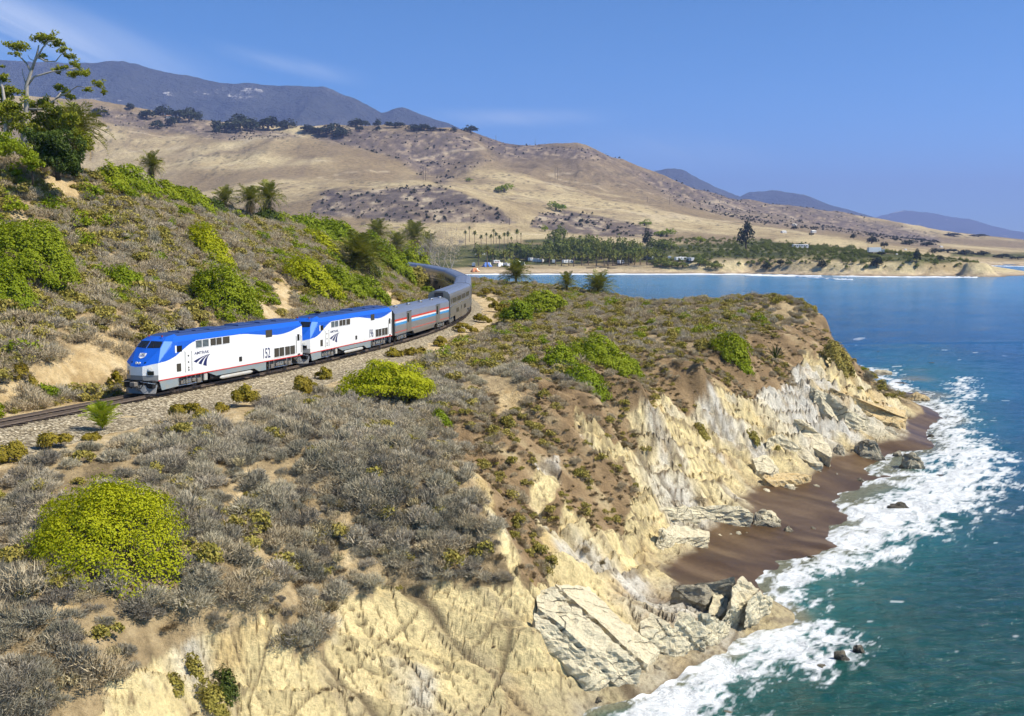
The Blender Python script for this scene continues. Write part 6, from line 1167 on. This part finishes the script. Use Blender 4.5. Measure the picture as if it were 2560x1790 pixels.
def far_tree(u, v, w, h, pool, label, group, name, cat='tree', i=0):
    p = fplace(u, v)
    if p is None: return None
    D = p[1]; W = w * D / FPX; H = h * D / FPX; t = empty(name, tuple(p - np.array([0, 0, .3])), i * 1.7); tag(t, label, cat, group); t.scale = (W, W, H / .8)
    obj('crown', pool[i % len(pool)], t); o = obj('trunk', STUB, t); return t
def z4(x, y): return 700 + x * .3049, 250 + y * .3049
def z5(x, y): return 1160 + x * .3049, 500 + y * .3049
def z6(x, y): return 1800 + x * .331, 420 + y * .331
def num(i): return ('first', 'second', 'third', 'fourth', 'fifth', 'sixth', 'seventh', 'eighth', 'ninth', 'tenth', 'eleventh', 'twelfth', 'thirteenth', 'fourteenth', 'fifteenth', 'sixteenth', 'seventeenth', 'eighteenth', 'nineteenth', 'twentieth')[i]
OA = [(770, 775, 100, 50), (1000, 728, 70, 36), (1130, 800, 110, 66), (1215, 870, 72, 46), (1260, 770, 110, 55), (1315, 852, 90, 55), (1360, 800, 120, 70), (1460, 820, 110, 75), (1540, 805, 64, 48), (1670, 912, 56, 40), (1740, 905, 150, 90), (1850, 890, 150, 90), (1950, 890, 100, 70), (2070, 885, 150, 80)]
for i, (x, y, w, h) in enumerate(OA): far_tree(*z3(x, y), w * .44, h * .44, OAKC, 'dark oak on the far ridge, %s from the picture edge' % num(i), 'dark oaks on the far ridge', 'oak_tree', i=i)
OB = [(60, 240, 120, 55), (220, 262, 130, 40), (320, 290, 130, 60), (430, 300, 140, 70), (520, 310, 120, 60), (620, 225, 130, 50), (650, 262, 52, 40), (700, 215, 60, 30), (805, 222, 60, 45), (800, 255, 42, 30), (945, 232, 120, 46), (1100, 250, 100, 36), (1180, 252, 110, 36), (1250, 256, 70, 26), (1335, 254, 60, 18), (1425, 270, 40, 32), (1565, 270, 95, 42)]
for i, (x, y, w, h) in enumerate(OB): far_tree(*z4(x, y), w * .42, h * .42, OAKC, 'dark oak along the saddle and main ridge, %s towards the sea' % num(i), 'dark oaks on the main ridge', 'oak_tree', i=i)
for i, (q, x, y, w, h, lb) in enumerate(((z4, 1840, 760, 175, 78, 'bright green bush clump on the tan slope, largest on the hills'), (z4, 1555, 672, 66, 34, 'small bright green bush on the knoll of the hills'), (z5, 755, 88, 160, 84, 'bright green bush clump where the burnt slope ends'), (z5, 1480, 215, 112, 52, 'green bush on the lower tan slope, before the widest one'), (z5, 1660, 300, 190, 72, 'wide green bush at the foot of the tan slope'), (z5, 665, 258, 62, 54, 'green bush beside the pale strip below the burnt slope'), (z5, 1935, 350, 84, 60, 'green bush at the upper edge of the headland scrub'), (z6, 840, 640, 95, 34, 'dark green bush on the headland beside the white bus'), (z6, 695, 655, 70, 40, 'green bush on the headland below the white bus'), (z6, 985, 615, 110, 36, 'long green bush on the headland between bus and truck'))):
    far_tree(*q(x, y), w * (.331 if q is z6 else .3049), h * (.331 if q is z6 else .3049), BRIGHTC if i < 7 else GROVEC, lb, 'green bushes on the far land', 'green_bush', 'bush', i)
far_tree(*z6(195, 628), 150 * .331, 172 * .331, TALLC, 'big dark eucalyptus standing alone on the headland', None, 'eucalyptus_tree', i=0)
far_tree(*z5(1500, 400), 90 * .3049, 125 * .3049, TALLC, 'dark tall tree at the end of the beach grove', None, 'eucalyptus_tree', i=1)
for i, (x, y, w, h) in enumerate(((1008, 535, 46, 34), (1145, 572, 90, 48), (1240, 606, 52, 50), (1485, 715, 52, 72), (605, 600, 44, 26), (560, 465, 50, 24), (690, 512, 34, 24), (1660, 700, 60, 34), (330, 585, 40, 20), (450, 600, 34, 22), (1220, 660, 60, 30), (350, 775, 70, 46), (770, 765, 60, 60), (1185, 760, 90, 70), (460, 740, 60, 50))):
    far_tree(*z6(x, y), w * .38, h * .40, OAKC, 'small dark tree on the headland and coast behind it, %s away from the big eucalyptus' % num(i), 'small dark trees on the headland', 'coast_tree', i=i)
for i, (x, y, w, h) in enumerate([(1430, 580, 120, 34), (1560, 590, 130, 34), (1720, 640, 150, 40), (1850, 655, 140, 36), (1990, 660, 150, 34), (2130, 680, 140, 34), (2250, 690, 120, 30), (1620, 640, 90, 36), (1760, 515, 160, 24), (1950, 520, 150, 22)]):
    far_tree(*z6(x, y), w * .331, h * .331, OAKC, 'dark tree clump on the far coast past the headland, %s towards the picture edge' % num(i), 'dark tree clumps on the far coast', 'tree_clump', i=i)
# beach grove: broad trees
BT = [(470, 480, 120, 110), (520, 500, 110, 90), (640, 490, 120, 120), (690, 510, 130, 110), (760, 470, 120, 120), (830, 500, 120, 130), (900, 480, 130, 150), (960, 490, 120, 140), (1015, 520, 120, 130), (1075, 500, 120, 140), (1130, 490, 120, 150), (1190, 510, 110, 130), (1260, 520, 110, 110), (1310, 500, 120, 140), (1370, 520, 110, 120), (1430, 500, 110, 120), (1560, 490, 100, 70), (740, 345, 100, 80), (570, 500, 90, 90), (1560, 400, 110, 70), (1650, 415, 120, 90), (1700, 400, 80, 50), (250, 500, 90, 90), (120, 470, 90, 90), (350, 500, 90, 90), (1640, 545, 110, 50), (1700, 550, 120, 40), (1570, 530, 80, 40), (1790, 555, 90, 40), (1930, 545, 110, 70), (2060, 560, 110, 46)]
for i, (x, y, w, h) in enumerate(BT): far_tree(*z5(x, y), w * .38, h * .37, GROVEC, ('broad green tree in the beach grove, %s from the camp end' % num(i)) if i < 19 else ('rounded tree or shrub behind the far beach, %s past the grove trees' % num(i - 19)), 'broad trees behind the far beach', 'grove_tree', i=i)
BT2 = [(x + 28 * ((i * 7) % 5 - 2), y - 26 - 8 * (i % 3), w * .9, h * .95) for i, (x, y, w, h) in enumerate(BT[:19])]
for i, (x, y, w, h) in enumerate(BT2): far_tree(*z5(x, y), w * .38, h * .37, GROVEC, 'broad green tree in the back row of the beach grove, %s from the camp end' % num(i), 'broad trees behind the far beach', 'grove_tree', i=i + 2)
def far_scatter(name, label, polys, n, pool, s0, s1, zmin, seed):
    g = np.random.default_rng(seed); U = []; 
    xs = [q for p in polys for q, _ in p]; ys = [q for p in polys for _, q in p]; Yd = np.exp(g.uniform(math.log(780), math.log(3000), n * 6)); u = g.uniform(min(xs), max(xs), n * 6); x = (u - 1280) / FPX * Yd; z = far_height(x, Yd); u, v = project(x, Yd, z); m = np.full(len(x), -1e3)
    for p in polys: m = np.maximum(m, sdf_poly(u, v, p))
    k_ = np.nonzero((m > -2) & (z > zmin) & (fbm(x * .012, Yd * .012, 3, seed) > -.25))[0][:n]; stuff_scatter(name, label, pool, x[k_], Yd[k_], z[k_], s0 + (s1 - s0) * g.random(len(k_)) ** 1.6)
HEAD = [(1560, 620), (1700, 600), (1900, 600), (2100, 618), (2300, 640), (2440, 660), (2380, 676), (2200, 672), (2000, 664), (1800, 660), (1640, 668)]
far_scatter('coast_scrub', 'low dark green scrub covering the headland and the flat behind the beach', [HEAD, [(1150, 612), (1560, 612), (1560, 630), (1150, 630)]], 1700, GROVEC, 1.5, 5.0, 2.5, 3)
far_scatter('hill_scrub', 'dark scrub dotted over the dry hills', SCRUB + BURN, 2600, OAKC, 1.5, 5.0, 25, 5)
# palms of the grove: trunk and crown each
def palm_crown(seed, nf=30, droop=.8):
    g = np.random.default_rng(seed); V = []; F = []; S_ = []
    for i in range(nf):
        a = i * 2.4 + g.random(); el = 1.3 - 1.9 * (i / nf) + g.random() * .2; L = .85 + .3 * g.random(); pts = []
        for t in (0, .4, .75, 1.): r = L * t * math.cos(el) * (1 - .15 * t); pts.append(np.array([math.cos(a) * r, math.sin(a) * r, L * t * math.sin(el) - droop * .45 * t * t]))
        sd = np.array([-math.sin(a), math.cos(a), 0]); o = len(V); w = (.03, .13, .11, .01)
        for p_, q in zip(pts, w): V += [p_ - sd * q - (0, 0, q * .5), p_, p_ + sd * q - (0, 0, q * .5)]
        for j in range(3):
            for e in (0, 1): F.append([o + 3 * j + e, o + 3 * j + e + 1, o + 3 * j + e + 4, o + 3 * j + e + 3])
        S_ += list(np.repeat(g.random(4) * .6 + .2, 3))
    me = mesh_np('crown', np.array(V), F, L_PALM); attr(me, 'leaf', S_); return me
PCR = [palm_crown(300 + i) for i in range(4)]; FANC = [palm_crown(310 + i, 34, .5) for i in range(3)]; PTR = trunk_mesh(1.0, .5, .42, (0, 0), 4, 7, M_PTRUNK)
def far_palm(x, y_top, y_base, w, label, group, fan=False, i=0):
    u, vb = z5(x, y_base); p = fplace(u, vb)
    if p is None: return
    D = p[1]; top = PY(u, z5(x, y_top)[1], D)[2]; H = top - p[2]; W = w * .3049 * D / FPX / 2; t = empty('palm_tree', tuple(p), i * 1.3); tag(t, label, 'palm', group)
    a = obj('trunk', PTR, t); a.scale = ((.55 if fan else .9),) * 2 + (max(.5, H - W * .55),); b = obj('crown', (FANC if fan else PCR)[i % 3], t); b.location = (0, 0, max(.5, H - W * .6)); b.scale = (W, W, W * (1.0 if fan else .95))
FA = [(20, 250, 470, 50), (50, 205, 430, 40), (90, 250, 470, 54), (140, 270, 480, 50), (180, 262, 470, 40), (215, 262, 470, 44), (250, 228, 440, 44), (268, 262, 470, 46), (292, 276, 470, 42), (328, 262, 470, 46), (356, 238, 440, 56), (380, 292, 450, 36), (440, 240, 420, 58), (470, 255, 400, 20), (820, 290, 470, 46), (850, 300, 470, 40), (890, 310, 480, 44), (955, 290, 480, 46), (1005, 296, 490, 44), (1060, 290, 490, 44), (1220, 330, 500, 46), (1350, 335, 490, 46), (1375, 345, 500, 40), (1405, 340, 500, 44), (1450, 345, 500, 44), (560, 320, 400, 30), (1260, 345, 500, 40)]
for i, (x, a, b, w) in enumerate(FA): far_palm(x + (i * 37) % 17 - 8, a + (i * 13) % 22, min(b, a + 130 + (i * 7) % 40), w * (1 + .3 * ((i * .37) % 1)), ('tall thin fan palm behind the camp, %s from the bare tree' % num(i)) if i < 14 else ('tall thin fan palm rising out of the beach grove, %s past the camp' % num(i - 14)), 'tall fan palms of the beach grove', True, i)
FP = [(190, 372, 552, 110), (235, 395, 545, 100), (330, 415, 545, 90), (375, 412, 540, 90), (120, 420, 540, 90), (700, 430, 542, 90), (800, 432, 542, 90), (860, 440, 540, 80), (900, 405, 548, 110), (965, 420, 540, 90), (1020, 430, 535, 80), (1085, 420, 540, 90), (1150, 420, 540, 100), (1220, 415, 542, 100), (1290, 440, 535, 80), (1350, 430, 535, 90), (1400, 425, 535, 90), (1445, 430, 535, 80), (1500, 395, 535, 100), (1620, 440, 520, 90), (1180, 430, 545, 80), (640, 440, 535, 80), (750, 440, 535, 80)]
for i, (x, a, b, w) in enumerate(FP): far_palm(x, a, b, w, ('feathery palm at the camp edge, %s from the blue tent' % num(i)) if i < 5 else ('feathery palm in the front row along the far beach, %s past the camp' % num(i - 5)), 'feather palms of the beach grove', False, i)
# the bare pale tree behind the train
def bare_tree(u, v, w, h, Y, zb, label):
    g = np.random.default_rng(77); p = PY(u, v, Y); p[2] = zb; t = empty('bare_tree', tuple(p)); tag(t, label, 'tree'); H = PY(u, v - h, Y)[2] - zb; W = w * Y / FPX; mb = MB(); tw = MB()
    def grow(a, d, L, r, lv):
        b = a + d * L; mid = a + d * L * .5 + g.normal(size=3) * L * .06; (mb if lv < 3 else tw).tube([a, mid, b], [r, r * .8, r * .6], 5 if lv < 3 else 3, 0, False)
        if lv >= 5: return
        for _ in range(3 if lv < 4 else 2):
            n = unit((d + g.normal(size=3) * .55 + np.array([0, 0, .08]))[None])[0]; grow(b if _ else a + d * L * .75, n, L * (.68 + .2 * g.random()), r * .58, lv + 1)
    for a in range(3): grow(np.zeros(3), unit(np.array([[math.cos(a * 2.1) * .5, math.sin(a * 2.1) * .5, 1.0]]))[0], H * .33, .32, 0)
    mb.build('trunk', M_BARK, t); tw.build('twigs', M_TWIG, t); P, N, sh = lumpy(W, W, H * .9, 1500, 26, 5, .5, .3); obj('crown', leaf_cloud(P, N, .22, .2, .4, L_TAN, 'crown', sh), t)
bare_tree(1110, 660, 92, 82, 420, 8.5, 'pale grey half bare sycamore standing just behind the bend of the train')
# ================================================================== camp, vehicles, poles
M_VWHITE = paint('van_white', (.78, .78, .76), .4, .15); M_TIRE = simple('tire_rubber', (.02, .02, .02), .9); M_TENTB = simple('blue_tent', (.06, .16, .50), .8); M_TENTG = simple('green_tent', (.25, .55, .50), .8); M_WALLW = simple('white_wall', (.72, .70, .66), .85); M_ROOFT = simple('tile_roof', (.30, .17, .11), .9); M_POLE = simple('pole_wood', (.13, .10, .075), .95); M_TENTR = simple('orange_cloth', (.55, .20, .08), .85)
def camper_meshes(L, stripe):
    b = MB(); b.box(-L / 2, L / 2, -1.2, 1.2, .55, 2.9, 0, .15); b.box(L / 2 - .1, L / 2 + .9, -1.1, 1.1, .55, 1.7, 0, .2); s = MB(); s.box(-L / 2 + .2, L / 2 - .2, -1.215, 1.215, 1.25, 1.5)
    out = [('body', b.mesh('body', M_VWHITE)), ('stripe', s.mesh('stripe', stripe))]
    for x in (-L * .28, 0, L * .28): out.append(('window', MB().box(x - .5, x + .5, -1.22, 1.22, 1.75, 2.4).mesh('window', M_GLASS)))
    for x in (-L * .3, L * .36): out.append(('wheel', MB().cyl((x, 0, .42), (0, 1, 0), .42, 2.35, 14).mesh('wheel', M_TIRE)))
    out.append(('air_conditioner', MB().box(-.6, .5, -.4, .4, 2.9, 3.15, 0, .05).mesh('air_conditioner', M_VWHITE))); return out
CAMP = [camper_meshes(7.5, M_SKIRT), camper_meshes(9.5, M_SBLUE), camper_meshes(6.0, M_SRED)]
def put(parts_, p, rz, name, label, cat, group, sc=1.0):
    t = empty(name, tuple(p), rz, sc); tag(t, label, cat, group)
    for nm, me_ in parts_: obj(nm, me_, t)
    return t
CV = [(125, 455, 'white camper under the tall fan palms, highest in the camp'), (80, 548, 'white camper beside the train end of the camp'), (262, 525, 'white camper between the palms near the blue tent'), (350, 548, 'low white camper at the open end of the camp'), (556, 505, 'large white motorhome with awning facing the sand'), (610, 512, 'second motorhome parked behind the large one'), (735, 520, 'white camper under the first trees of the grove'), (850, 522, 'white camper among the palm trunks of the grove'), (852, 466, 'white camper roof showing over the grove'), (1285, 528, 'white van alone at the edge of the sand'), (1510, 490, 'white camper behind the end of the grove'), (1685, 492, 'low white trailer on the slope past the grove'), (1775, 500, 'blue and white motorhome past the grove'), (1855, 508, 'white camper beside the blue and white motorhome')]
for i, (x, y, lb) in enumerate(CV):
    p = fplace(*z5(x, y))
    if p is not None: put(CAMP[1 if 'motorhome' in lb else i % 3], p, .3 + (i * 1.3) % 2.2, 'camper_van', lb, 'camper', 'campers parked behind the far beach', 1.15)
def tent(u, v, mat, label, s=1.0):
    p = fplace(u, v)
    if p is None: return
    t = empty('tent', tuple(p), .5); tag(t, label, 'tent', 'tents in the beach camp'); w = 2.6 * s
    MB().add([(-w, -1.8 * s, 0), (w, -1.8 * s, 0), (w, 1.8 * s, 0), (-w, 1.8 * s, 0), (-w * .55, 0, 2.6 * s), (w * .55, 0, 2.6 * s)], [[0, 1, 5, 4], [2, 3, 4, 5], [1, 2, 5], [3, 0, 4]]).build('canopy', mat, t)
    MB().add([(-.6 * s, -1.83 * s, .02), (.6 * s, -1.83 * s, .02), (0, -.9 * s, 1.5 * s)], [[0, 1, 2]]).build('doorway', M_BLACK, t)
    for x in (-w, w):
        for y in (-1.8 * s, 1.8 * s): MB().tube([(x * .98, y * .98, 0), (x * .55, 0, 2.6 * s)], .04, 4).build('pole', M_CHROME, t)
tent(*z5(190, 548), M_TENTB, 'blue tent under the feathery palms of the camp', 1.5); tent(*z5(430, 530), M_TENTG, 'pale green tent at the sand edge of the camp', 1.6); tent(*z5(480, 535), M_TENTB, 'small blue tent beside the pale green one', .9); tent(*z5(90, 590), M_TENTR, 'orange brown shelter at the train end of the beach', 1.2); tent(*z5(300, 545), M_VWHITE, 'white canopy tent among the camp palms', 1.2)
def log(u, v, L, label, rz):
    p = fplace(u, v)
    if p is not None:
        o = MB(); o.tube([(-L / 2, 0, .25), (-L * .2, .2, .35), (L * .2, -.1, .3), (L / 2, .15, .5)], [.35, .45, .4, .2], 8); o.tube([(L * .1, 0, .3), (L * .2, .8, .9)], [.2, .08], 6); q = o.build('driftwood_log', M_DKBARK, None, True); q.location = p; q.rotation_euler = (0, 0, rz); tag(q, label, 'driftwood', 'driftwood logs on the far beach')
for i, (x, y, lb) in enumerate(((1045, 560, 'driftwood log on the far sand, first of three'), (1150, 556, 'driftwood log on the far sand, middle of three'), (1215, 562, 'driftwood log on the far sand, last towards the van'))): log(*z5(x, y), 9, lb, .1 * i)
BUS = [('body', MB().box(-6, 6, -1.3, 1.3, .6, 3.4, 0, .2).mesh('body', M_VWHITE))] + [('window', MB().box(-5.2 + k_ * 1.8, -3.7 + k_ * 1.8, -1.32, 1.32, 1.9, 2.8).mesh('window', M_GLASS)) for k_ in range(6)] + [('wheel', MB().cyl((x, 0, .5), (0, 1, 0), .5, 2.5, 14).mesh('wheel', M_TIRE)) for x in (-4, 4)]
p = fplace(*z6(605, 612)); put(BUS, p, .1, 'bus', 'white bus on the coast road across the headland', 'bus', None, 1.25)
TRK = [('cargo_box', MB().box(-5, 3, -1.3, 1.3, 1.0, 4.0, 0, .05).mesh('cargo_box', M_VWHITE)), ('cab', MB().box(3.2, 5.2, -1.2, 1.2, .6, 2.8, 0, .2).mesh('cab', M_SKIRT)), ('windshield', MB().box(5.1, 5.23, -1.0, 1.0, 1.8, 2.5).mesh('windshield', M_GLASS))] + [('wheel', MB().cyl((x, 0, .5), (0, 1, 0), .5, 2.5, 14).mesh('wheel', M_TIRE)) for x in (-3.8, -2.6, 4.2)]
p = fplace(*z6(1175, 648)); put(TRK, p, .1, 'truck', 'white box truck on the coast road towards the headland tip', 'truck', None, 1.35)
def house(u, v, w, label, rz):
    p = fplace(u, v)
    if p is None: return
    W = w * p[1] / FPX; t = empty('farmhouse', tuple(p), rz); tag(t, label, 'house', 'small houses on the far hills'); h = W * .3; d = W * .32
    MB().box(-W / 2, W / 2, -d, d, -1, h).build('wall', M_WALLW, t); r_ = MB(); r_.add([(-W * .55, -d * 1.15, h), (W * .55, -d * 1.15, h), (W * .55, d * 1.15, h), (-W * .55, d * 1.15, h), (-W * .5, 0, h * 1.6), (W * .5, 0, h * 1.6)], [[0, 1, 5, 4], [2, 3, 4, 5], [1, 2, 5], [3, 0, 4], [3, 2, 1, 0]]); r_.build('roof', M_ROOFT if W > 14 else M_WALLW, t)
    for x in (-.3, 0, .3): MB().box(x * W - W * .05, x * W + W * .05, -d - .03, -d + .05, h * .35, h * .75).build('window', M_GLASS, t)
for x, y, w, lb in ((480, 492, 36, 'small white farm building on the tan slope behind the headland'), (705, 488, 36, 'white farmhouse by dark trees behind the headland'), (560, 438, 30, 'pale house up on the brown hills behind the headland'), (1400, 622, 20, 'small white building on the coast past the truck'), (1335, 655, 16, 'tiny white shed near the headland tip'), (1670, 600, 24, 'white house on the far coast')): house(*z6(x, y), w * .331, lb, .4)
house(*z3(1318, 800), 60 * .3239, 'tan house among the oaks on the far ridge', .2)
def utility_pole(u, v, hpx, label):
    p = fplace(u, v)
    if p is None: return
    H = max(8., hpx * p[1] / FPX); t = empty('utility_pole', tuple(p), .4); tag(t, label, 'utility pole', 'utility poles across the hills'); MB().tube([(0, 0, -1), (0, 0, H)], [.38, .26], 6).build('pole', M_POLE, t); MB().box(-1.6, 1.6, -.14, .14, H * .9, H * .9 + .28).build('crossarm', M_POLE, t)
for i, (q, x, y, h, lb) in enumerate(((z4, 1175, 660, 32, 'utility pole of the close pair below the wooded ravine'), (z4, 1195, 665, 34, 'second utility pole of the close pair below the ravine'), (z4, 2255, 655, 28, 'utility pole of the pair on the tan slope, landward one'), (z4, 2275, 658, 30, 'utility pole of the pair on the tan slope, seaward one'), (z4, 1770, 285, 12, 'lone utility pole on the skyline past the last oak'), (z4, 2092, 350, 14, 'utility pole on the skyline halfway down the ridge'), (z5, 1503, 15, 12, 'utility pole in the line on the lower slope, first'), (z5, 1686, 35, 18, 'utility pole in the line on the lower slope, second'), (z5, 1936, 75, 22, 'utility pole in the line on the lower slope, third'), (z5, 2092, 112, 22, 'utility pole in the line on the lower slope, fourth'), (z5, 2232, 140, 24, 'utility pole in the line on the lower slope, last'), (z4, 1565, 1000, 18, 'utility pole beside the coast road below the burnt slope'), (z4, 1882, 1030, 18, 'utility pole beside the coast road past the burnt slope'))): utility_pole(*q(x, y), h, lb)
